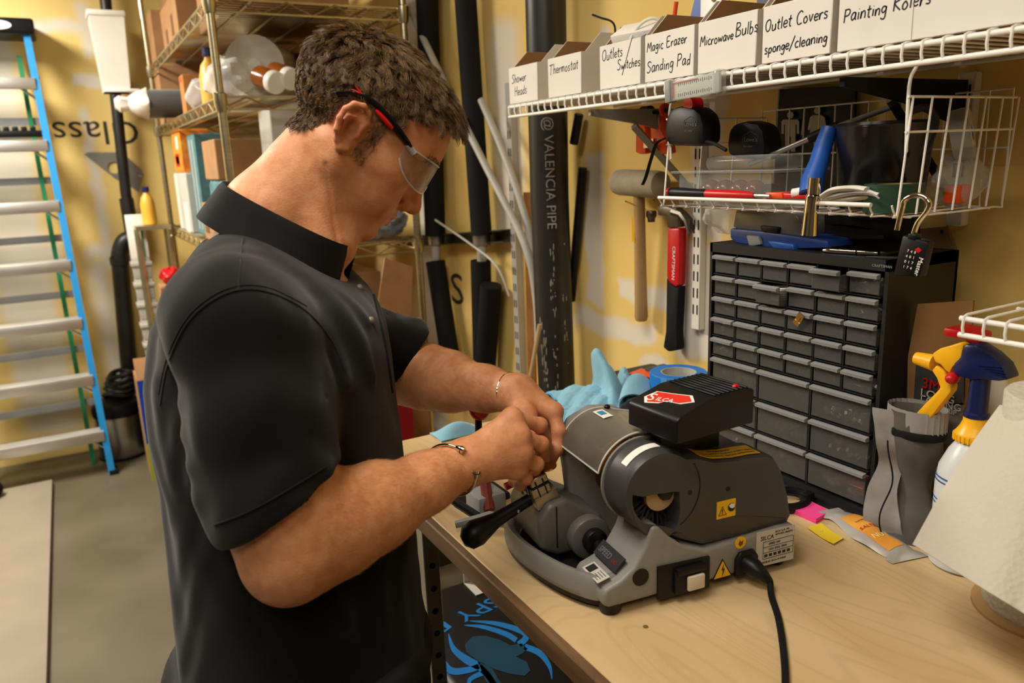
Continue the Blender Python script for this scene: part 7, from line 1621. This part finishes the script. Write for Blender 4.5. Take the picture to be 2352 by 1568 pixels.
def shirt_sdf(P):
    d = torso_sdf(P, 0)
    # slope of the shoulders towards the neck
    d = smin(d, sd_chain(P, [RSH + np.array([.0, .03, .012]), NB + np.array([-.025, -.015, -.09])], [.066, .066], .02), .045); d = smin(d, sd_chain(P, [LSH + np.array([0, -.03, .012]), NB + np.array([-.025, .03, -.09])], [.064, .066], .02), .045)
    h1 = (P - HC0.astype(np.float32)) @ HN.astype(np.float32); h2 = (P - HC2.astype(np.float32)) @ HN2.astype(np.float32)
    sr = sleeve(P, SL_R, HN, HC0); sl = sleeve(P, SL_L, HN2, HC2)
    d = smin(smin(d, smax(sr, h1, .003), .012), smax(sl, h2, .003), .012)
    for pts, h_, w_ in FOLDS:
        m = np.abs(d) < .04
        if m.any():
            q = sd_chain(P[m], pts, [0.0] * len(pts), 1e-4); d[m] -= 1.5 * h_ * np.exp(-(q / w_) ** 2)
    d = d - .0016 * np.sin(38 * P[:, 2] + 22 * P[:, 0] + 6 * np.sin(17 * P[:, 1])) - .0009 * np.sin(90 * P[:, 0] - 60 * P[:, 2] + 4 * np.sin(40 * P[:, 1]))
    d = np.maximum(d, -np.maximum(sleeve(P, SL_R, HN, HC0, .0075), -h1 - .10)); d = np.maximum(d, -np.maximum(sleeve(P, SL_L, HN2, HC2, .0075), -h2 - .09))
    d = smax(d, -(neck_sdf(P) - .004), .004)
    d = smax(d, .026 + .13 * ((P - Cm.astype(np.float32)) @ cd.astype(np.float32)) - ((P - Cm.astype(np.float32)) @ dn.astype(np.float32)), .03)
    hem = .845 + .03 * ((P[:, 0] - .2)) - P[:, 2]
    return smax(d, hem, .004)
lo, hi = bb([(TS[:, 1].min() - .2, TS[:, 2].min() - .25, .84), (TS[:, 1].max() + .24, TS[:, 2].max() + .3, TS[-1, 0] + .06)], .03)
sp_, sq_ = surface_nets([(shirt_sdf, lo - 1, hi + 1, .001)], .0034, lo, hi); sp_ = relax(sp_, sq_, 3, .5)
shirt = np_obj('polo_shirt', sp_, sq_, M_SHIRT, person); shirt['label'] = 'black short-sleeved polo shirt'
from mathutils.bvhtree import BVHTree
def bvh_of(p, q): return BVHTree.FromPolygons([tuple(v) for v in p], [tuple(map(int, f)) for f in q])
bv = bvh_of(sp_, sq_)
def cast(px, py, off=.001):
    d = Vector(_ray(px, py)).normalized(); loc, n, i, t_ = bv.ray_cast(Vector(_O), d)
    return None if loc is None else loc - d * off
def seam(pts, name, r, m, par, off=.0006, k=6):
    P = [cast(p.x, p.y, off) for p in smooth_pts([(x, y, 0) for x, y in pts], k)]; P = [p for p in P if p is not None]
    return obj(name, MB().tube(P, r, 6), m, par, 80)
seam([(368, 930), (385, 840), (425, 750), (480, 695), (548, 666), (620, 672), (700, 712), (760, 780), (790, 850)], 'shoulder_seam', .0012, M_SHIRT2, shirt)
seam([(364, 905), (382, 825), (422, 740), (478, 685), (548, 656), (622, 662), (704, 702)], 'stitch_line', .0007, M_SHIRT2, shirt)
seam([(566, 500), (556, 560), (548, 666)], 'yoke_seam', .0008, M_SHIRT2, shirt)
seam([(492, 1205), (560, 1180), (640, 1138), (748, 1072)], 'cuff_seam', .0011, M_SHIRT2, shirt)
seam([(838, 575), (850, 640), (868, 720), (886, 800), (900, 900)], 'placket_edge', .003, M_SHIRT2, shirt)
for i, (x, y) in enumerate(((800, 592), (826, 660), (852, 735))):
    c = cast(x, y, .002)
    if c is not None: obj('button', MB().ball(c, (.0045, .0045, .0045), 12), mat('grey_button', '#77736c', .3), shirt)
# collar
def collar(u, v):
    g = .045; fi = math.pi * (g + (2 - 2 * g) * u)             # from front, round the back, to front
    c_, s_ = math.cos(fi), math.sin(fi)
    n = cd * c_ * .7 + cl_ * s_; n = n / np.linalg.norm(n)
    top = Cm + cd * ca_ * math.copysign(abs(c_) ** .85, c_) + cl_ * (.070 + .004 * c_) * math.copysign(abs(s_) ** .7, s_)
    fr = max(0, c_) ** 3                                        # longer points at the front
    back = max(0, -c_)
    if v < .35: k = v / .35; p = top - n * .010 * (1 - k) + dn * .038 * (1 - k)
    else:
        k = (v - .35) / .65; hgt = .048 + .012 * fr + .002 * back
        p = top + n * (.006 * math.sin(k * math.pi * .5) + .010 * k * k * (1 - .5 * fr) * (1 - .6 * back)) + dn * hgt * k - dn * .005 * math.sin(min(1, k * 6) * math.pi) * .6
    return tuple(p)
obj('collar', MB().sheet(collar, 60, 16, .0035), M_SHIRT2, shirt, 80, label='black rib knit collar')
# trousers and shoes
pc = np.array([np.interp(.86, TS[:, 0], TS[:, 1]), np.interp(.86, TS[:, 0], TS[:, 2]), .86])
FT = [pc + LT * s * .12 + FW * (.0) for s in (-1, 1)]
def trou_sdf(P):
    d = smin(sd_ell(P, pc + np.array([0, 0, -.0]), (.158, .178, .14), np.stack([FW, LT, np.array([0, 0, 1.])], 1).astype(np.float32)), sd_ell(P, pc - FW * .03 + np.array([0, 0, -.04]), (.15, .17, .12), np.stack([FW, LT, np.array([0, 0, 1.])], 1).astype(np.float32)), .05)
    for s, f in zip((-1, 1), FT):
        hp_ = pc + LT * s * .092 + np.array([0, 0, -.06]); kn = np.array([(hp_ + (f - pc) * 0)[0], hp_[1], .50]) + LT * s * .02 + FW * .02; an = np.array([f[0], f[1], .07]) + LT * s * .0
        d = smin(d, sd_chain(P, [hp_, kn, an], [.095, .072, .060], .03), .03)
    d = d - .003 * np.sin(34 * P[:, 2] + 9 * np.sin(14 * P[:, 0] + 11 * P[:, 1]))
    return smax(smax(d, P[:, 2] - .90, .004), .045 - P[:, 2], .004)
lo, hi = bb([pc + np.array([-.24, -.3, 0]), pc + np.array([.24, .3, .05]), (pc[0], pc[1], .03)], .02)
tp, tq = surface_nets([(trou_sdf, lo - 1, hi + 1, .001)], .008, lo, hi); tp = relax(tp, tq, 2, .5); np_obj('trousers', tp, tq, M_TROU, person)['label'] = 'black trousers'
for s, f in zip((-1, 1), FT):
    M = FR((f[0], f[1], 0), FW, LT); b = MB(); rings = []
    for i in range(13):
        u = i / 12; x = -.09 + .29 * u; w = .036 + .012 * math.sin(math.pi * u) - .02 * max(0, u - .8) / .2; hh = .085 if u < .35 else .085 - .045 * (u - .35) / .65 - .02 * max(0, u - .85) / .15
        rings.append([(x, w * math.cos(a), .004 + hh * .5 * (1 + math.sin(a))) for a in [2 * math.pi * k / 20 for k in range(20)]])
    sh_ = obj('shoe', b.loft(rings, M), M_BLACK, person, 60); b = MB(); rs = []
    for i in range(13):
        u = i / 12; x = -.095 + .30 * u; w = .040 + .013 * math.sin(math.pi * u) - .018 * max(0, u - .8) / .2; rs.append([(x, -w, 0), (x, w, 0), (x, w, .022), (x, -w, .022)])
    obj('sole', b.loft(rs, M), M_BLACKMAT, sh_, 30)
# ------------------------------------------------------------------ hair
M_HAIR = mat('brown_hair', '#84653f', .42, hx2='#4a3722', vs=160, spec=.45)
rg = np.random.default_rng(11)
hv = (pos - HO) @ HR
x_, y_, z_ = hv[:, 0], hv[:, 1], hv[:, 2]
rad = np.sqrt((x_ / .0985) ** 2 + (y_ / .0755) ** 2 + ((z_ - .04) / .076) ** 2)
ay = np.abs(y_)
line = np.where(x_ > .02, .030 + .040 * np.clip((x_ - .02) / .045, 0, 1) + .014 * np.clip((x_ - .065) / .03, 0, 1), np.where(x_ > -.022, .034, -.034 + .0 * x_))
line = np.where((x_ <= -.022) & (x_ > -.045), -.034 + .055 * np.clip((x_ + .045) / .023, 0, 1), line)
line = np.where(x_ <= -.045, -.034 - .012 * np.clip((-x_ - .045) / .04, 0, 1), line)
line = line - .020 * np.exp(-(ay / .020) ** 2) * (x_ > .08) * 0
burn = (x_ > .013) & (x_ < .031 + .0 * z_) & (z_ > -.030) & (z_ < .06) & (ay > .05)
near_ear = (((x_ + .008) / .022) ** 2 + ((z_ - .002) / .036) ** 2 < 1) & (ay > .062)
msk = ((z_ > line) | burn) & (rad < 1.25) & ~near_ear & (hv[:, 2] < .16) & (hv[:, 2] > -.06)
neckm = (x_ < -.03) & (z_ < -.02) & (ay > .07)
msk &= ~neckm
idx = np.where(msk)[0]
# darken the scalp under the hair
sc_ = person.data.attributes['stubble'].data; vals = np.zeros(len(pos), np.float32); sc_.foreach_get('value', vals); vals[idx] = np.where(burn[idx] & ~(z_ > line)[idx], .28, .9); sc_.foreach_set('value', vals)
nrm = np.zeros((len(pos), 3)); person.data.vertices.foreach_get('normal', (_n := np.zeros(len(pos) * 3, np.float32))); nrm = (_n.reshape(-1, 3)) @ HR
def strands(idx, N, length, lift, width, seed, name, m, parent, label, seg=6, flowfn=None, clumps=900, clump=.55, jit=.25, tipw=.3, wave=.0025):
    r = np.random.default_rng(seed); s = r.choice(idx, N); p = hv[s] + r.normal(0, .0009, (N, 3)); n = nrm[s]
    fl = flowfn(p, n); cid = r.integers(0, len(idx), clumps); cp = hv[idx[cid]]
    # nearest clump
    best = np.zeros(N, int); bd = np.full(N, 9.)
    for a in range(0, clumps, 150):
        d = ((p[:, None, :] - cp[None, a:a + 150]) ** 2).sum(2); j = d.argmin(1); dm = d[np.arange(N), j]; up = dm < bd; bd[up] = dm[up]; best[up] = j[up] + a
    cn = r.normal(0, 1, (clumps, 3)); cl = r.uniform(.75, 1.2, clumps); ph = r.uniform(0, 6.28, clumps)
    L = length(p) * cl[best] * r.uniform(.8, 1.15, N); lf = lift(p)
    fl = fl + jit * cn[best] + .16 * r.normal(0, 1, (N, 3)); fl -= n * (fl * n).sum(1, keepdims=True); fl /= np.linalg.norm(fl, axis=1, keepdims=True) + 1e-9
    side_ = np.cross(n, fl); pts = []
    for k in range(seg + 1):
        t = k / seg; up = lf * L * (t - .55 * t * t) + .0006
        q = p + fl * (L * t)[:, None] + n * up[:, None] + side_ * (wave * np.sin(ph[best] + 7 * t + r.uniform(0, .5, N)) * t)[:, None]
        # follow the curve of the skull
        c = np.array([.0, 0, .040]); e = np.array([.0985, .0755, .076]); v = (q - c) / e; rr = np.sqrt((v ** 2).sum(1)); tgt = 1 + (up + .0012) / .085; kk = (k > 0) * np.where(p[:, 2] > .0, .8, .0)
        q = np.where((kk > 0)[:, None] & (rr < tgt)[:, None], c + v / rr[:, None] * (tgt)[:, None] * e, q)
        pts.append(q)
    ctr = np.zeros((clumps, 3)); cnt = np.zeros(clumps); np.add.at(ctr, best, pts[-1]); np.add.at(cnt, best, 1); ctr /= np.maximum(cnt, 1)[:, None]
    for k in range(1, seg + 1): t = k / seg; pts[k] = pts[k] + (ctr[best] - pts[-1]) * (clump * t ** 1.5)
    P = np.stack(pts, 1) @ HR.T + HO                                    # N, seg+1, 3
    T = np.gradient(P, axis=1); T /= np.linalg.norm(T, axis=2, keepdims=True) + 1e-12; Nw = (n @ HR.T)[:, None, :]
    X = np.cross(T, np.broadcast_to(Nw, T.shape)); X /= np.linalg.norm(X, axis=2, keepdims=True) + 1e-12; Y = np.cross(X, T)
    w = width * (1 - (1 - tipw) * np.linspace(0, 1, seg + 1) ** 1.5)[None, :, None]
    ring_ = np.stack([P + X * w, P - X * w * .5 + Y * w * .87, P - X * w * .5 - Y * w * .87], 2)   # N, seg+1, 3, 3
    vid = np.arange(N * (seg + 1) * 3).reshape(N, seg + 1, 3); qs = []
    for j in range(3): a, b = vid[:, :-1, j], vid[:, :-1, (j + 1) % 3]; c, d = vid[:, 1:, (j + 1) % 3], vid[:, 1:, j]; qs.append(np.stack([a, b, c, d], -1).reshape(-1, 4))
    o = np_obj(name, ring_.reshape(-1, 3), np.concatenate(qs), m, parent); o['label'] = label; o['kind'] = 'stuff'; return o
crown = np.array([-.055, .005, .106])
def flow(p, n):
    f = p - crown; f = f / (np.linalg.norm(f, axis=1, keepdims=True) + 1e-9)
    front = np.clip((p[:, 0] - .03) / .06, 0, 1)[:, None]; f = f * (1 - .6 * front) + np.array([.8, -.25, .15]) * front
    low = np.clip((.02 - p[:, 2]) / .05, 0, 1)[:, None]; f = f * (1 - .7 * low) + np.array([-.15, 0, -1.0]) * .7 * low
    return f
def hlen(p):
    top = np.clip((p[:, 2] - .03) / .07, 0, 1); fr = np.clip((p[:, 0] - .05) / .04, 0, 1); return .012 + .022 * top + .004 * fr * top
def hlift(p):
    top = np.clip((p[:, 2] - .02) / .07, 0, 1); fr = np.clip((p[:, 0] - .06) / .03, 0, 1); return .5 + .2 * top + .25 * fr
main = idx[(z_ > line)[idx]]
hair = strands(main, 30000, hlen, hlift, .00029, 3, 'hair', M_HAIR, person, 'short wavy brown hair', flowfn=flow, clumps=1300, clump=.6, jit=.34, wave=.0035)
bidx = idx[burn[idx]]
strands(bidx, 800, lambda p: .007 + .003 * (p[:, 2] > 0), lambda p: np.full(len(p), .10), .00018, 5, 'sideburns', mat('light_brown_hair', '#7a6142', .5, hx2='#4a3826', vs=160), person, 'short brown sideburns', seg=3, flowfn=lambda p, n: np.tile(np.array([.1, 0, -1.]), (len(p), 1)), clumps=200, clump=.2)
brow = np.where((x_ > .07) & (x_ < .112) & (ay > .012) & (ay < .052) & (z_ > .024) & (z_ < .034))[0]
strands(brow, 260, lambda p: np.full(len(p), .008), lambda p: np.full(len(p), .25), .00022, 6, 'eyebrows', MC['light_brown_hair'], person, 'brown eyebrows', seg=3, flowfn=lambda p, n: np.stack([-.6 * np.ones(len(p)), np.sign(p[:, 1]), .25 * np.ones(len(p))], 1), clumps=150, clump=.2)
# ------------------------------------------------------------------ safety glasses
g = thing('safety_glasses', 'clear wraparound safety glasses with black and red arms worn by man', 'glasses', (0, 0, 0))
H = lambda p: Vector(h2w(p))
def lens(u, v):
    fi = math.radians(-82 + 164 * u); c_, s_ = math.cos(fi), math.sin(fi); sdn = abs(2 * u - 1)
    zt = .029 - .005 * sdn ** 2; zb = -.0135 + .020 * sdn ** 5 + .012 * math.exp(-((u - .5) / .07) ** 2)
    return H((.050 + .064 * c_ + .003 * (1 - v), .071 * s_, zb + (zt - zb) * v))
M_LENS = clear('lens_plastic', '#f2f5f5', .03, .04, .9)
obj('lens', MB().sheet(lens, 48, 10, .0016), M_LENS, g, 80, label='clear curved lens'); 
obj('lens_rim', MB().tube([lens(u / 40, 0) for u in range(41)], .0011, 6), clear('rim_plastic', '#f4f6f6', .35, .1), g); obj('brow_bar', MB().tube([lens(u / 40, 1) for u in range(41)], .0013, 6), clear('bar_plastic', '#f4f6f6', .35, .1), g)
for s in (-1, 1):
    P = [(.064, s * .0715, .0255), (.045, s * .0765, .031), (.020, s * .0795, .0365), (-.004, s * .0800, .0395), (-.024, s * .078, .034), (-.040, s * .072, .022)]
    obj('side_arm', MB().tube([H(p) for p in smooth_pts(P, 5)], [.0052 + .0028 * math.sin(math.pi * min(1, i / 18)) for i in range(26)], 10, sy=.5), M_BLACK, g, label='black side arm')
    obj('hinge', MB().tube([H((.073, s * .069, .0225)), H((.060, s * .0725, .0265))], .0042, 8), clear('hinge_plastic', '#e8ecec', .4, .1), g)
    P = [(.034, s * .0822, .0300), (.020, s * .0838, .0325), (.006, s * .0838, .0350)]; obj('red_inlay', MB().tube([H(p) for p in smooth_pts(P, 4)], [.002, .0026, .003, .0032, .0032, .003, .0028, .0022, .0016], 8), M_RED, g, label='red inlay')
    for k in range(3): obj('red_tip', MB().tube([H((-.016, s * .0815, .0385)), H((-.022 - .002 * k, s * .081, .0410 - .003 * k)), H((-.029 - .001 * k, s * .080, .0425 - .006 * k))], [.002, .0014, .0005], 6), M_RED, g)
# ------------------------------------------------------------------ wrist jewellery
fd = (RWR - REL); fd /= np.linalg.norm(fd); wc = RWR - fd * .020
tv = -np.array(_ray(1070, 1060)); tv -= fd * (tv @ fd); tv /= np.linalg.norm(tv); uv = np.cross(fd, tv)
if uv[2] < 0: uv = -uv
t = thing('cuff_bracelet', 'silver open cuff bracelet on the right wrist', 'bracelet', (0, 0, 0))
def cuff(a): return Vector(wc + (tv * math.cos(a) + uv * math.sin(a)) * .0345 + fd * (.012 * math.cos(a + .5)))
P = [cuff(math.radians(38 + 284 * i / 40)) for i in range(41)]
obj('band', MB().tube(P, .0019, 10), M_POL, t)
for e, f_ in ((0, 1), (40, 39)):
    d_ = (P[e] - P[f_]).normalized(); o_ = obj('end_knob', MB().tube([P[e] - d_ * .002, P[e] + d_ * .003, P[e] + d_ * .010], [.0025, .0042, .005], 12), M_POL, t)
    obj('knob_groove', MB().tube([P[e] + d_ * .0055, P[e] + d_ * .0064], .0049, 12), M_BLACKMAT, o_)
fd2 = (LWR - LEL); fd2 /= np.linalg.norm(fd2); wc2 = LWR - fd2 * .012; t2 = -np.array(_ray(1170, 900)); t2 -= fd2 * (t2 @ fd2); t2 /= np.linalg.norm(t2); u2 = np.cross(fd2, t2)
t = thing('chain_bracelet', 'thin silver chain bracelet on the left wrist', 'bracelet', (0, 0, 0))
obj('chain', MB().tube([Vector(wc2 + (t2 * math.cos(a) + u2 * math.sin(a)) * .0305 + fd2 * .004 * math.sin(a)) for a in [i * math.pi / 30 for i in range(60)]], [.0011 if i % 2 else .0006 for i in range(60)], 6, True), M_POL, t); obj('clasp', MB().ball(Vector(wc2 - t2 * .031), .0025, 8), M_POL, t)

# fine fair hair on the forearms
def arm_hair(E, Wr, n, seed, lab):
    f = Wr - E; L_ = np.linalg.norm(f); f = f / L_; q = pos - E; t_ = q @ f; rad_ = np.linalg.norm(q - t_[:, None] * f, axis=1)
    ok = np.where((t_ > .01) & (t_ < L_ * .97) & (rad_ < .075))[0]
    r = np.random.default_rng(seed); s = r.choice(ok, n); p = pos[s]; nn = _n.reshape(-1, 3)[s]; fl = f[None] + r.normal(0, .45, (n, 3)) + np.array([0, 0, -.35]); fl -= nn * (fl * nn).sum(1, keepdims=True); fl /= np.linalg.norm(fl, axis=1, keepdims=True)
    Ls = r.uniform(.004, .009, n); pts = [p + fl * (Ls * k)[:, None] + nn * (Ls * (.42 * k - .28 * k * k))[:, None] for k in (0, .5, 1)]
    P = np.stack(pts, 1); T = np.gradient(P, axis=1); T /= np.linalg.norm(T, axis=2, keepdims=True); X = np.cross(T, np.broadcast_to(nn[:, None], T.shape)); X /= np.linalg.norm(X, axis=2, keepdims=True) + 1e-12; Y = np.cross(X, T)
    w = .00007 * np.array([1, .8, .3])[None, :, None]; rg_ = np.stack([P + X * w, P - X * w * .5 + Y * w * .87, P - X * w * .5 - Y * w * .87], 2); vid = np.arange(n * 9).reshape(n, 3, 3); qs = []
    for j in range(3): a, b = vid[:, :-1, j], vid[:, :-1, (j + 1) % 3]; c, d = vid[:, 1:, (j + 1) % 3], vid[:, 1:, j]; qs.append(np.stack([a, b, c, d], -1).reshape(-1, 4))
    o = np_obj('forearm_hair', rg_.reshape(-1, 3), np.concatenate(qs), mat('fair_arm_hair', '#c08f56', .5, var=.1), person); o['label'] = lab; o['kind'] = 'stuff'
arm_hair(REL, RWR, 5000, 41, 'fair hair on the right forearm'); arm_hair(LEL, LWR, 3500, 42, 'fair hair on the left forearm')
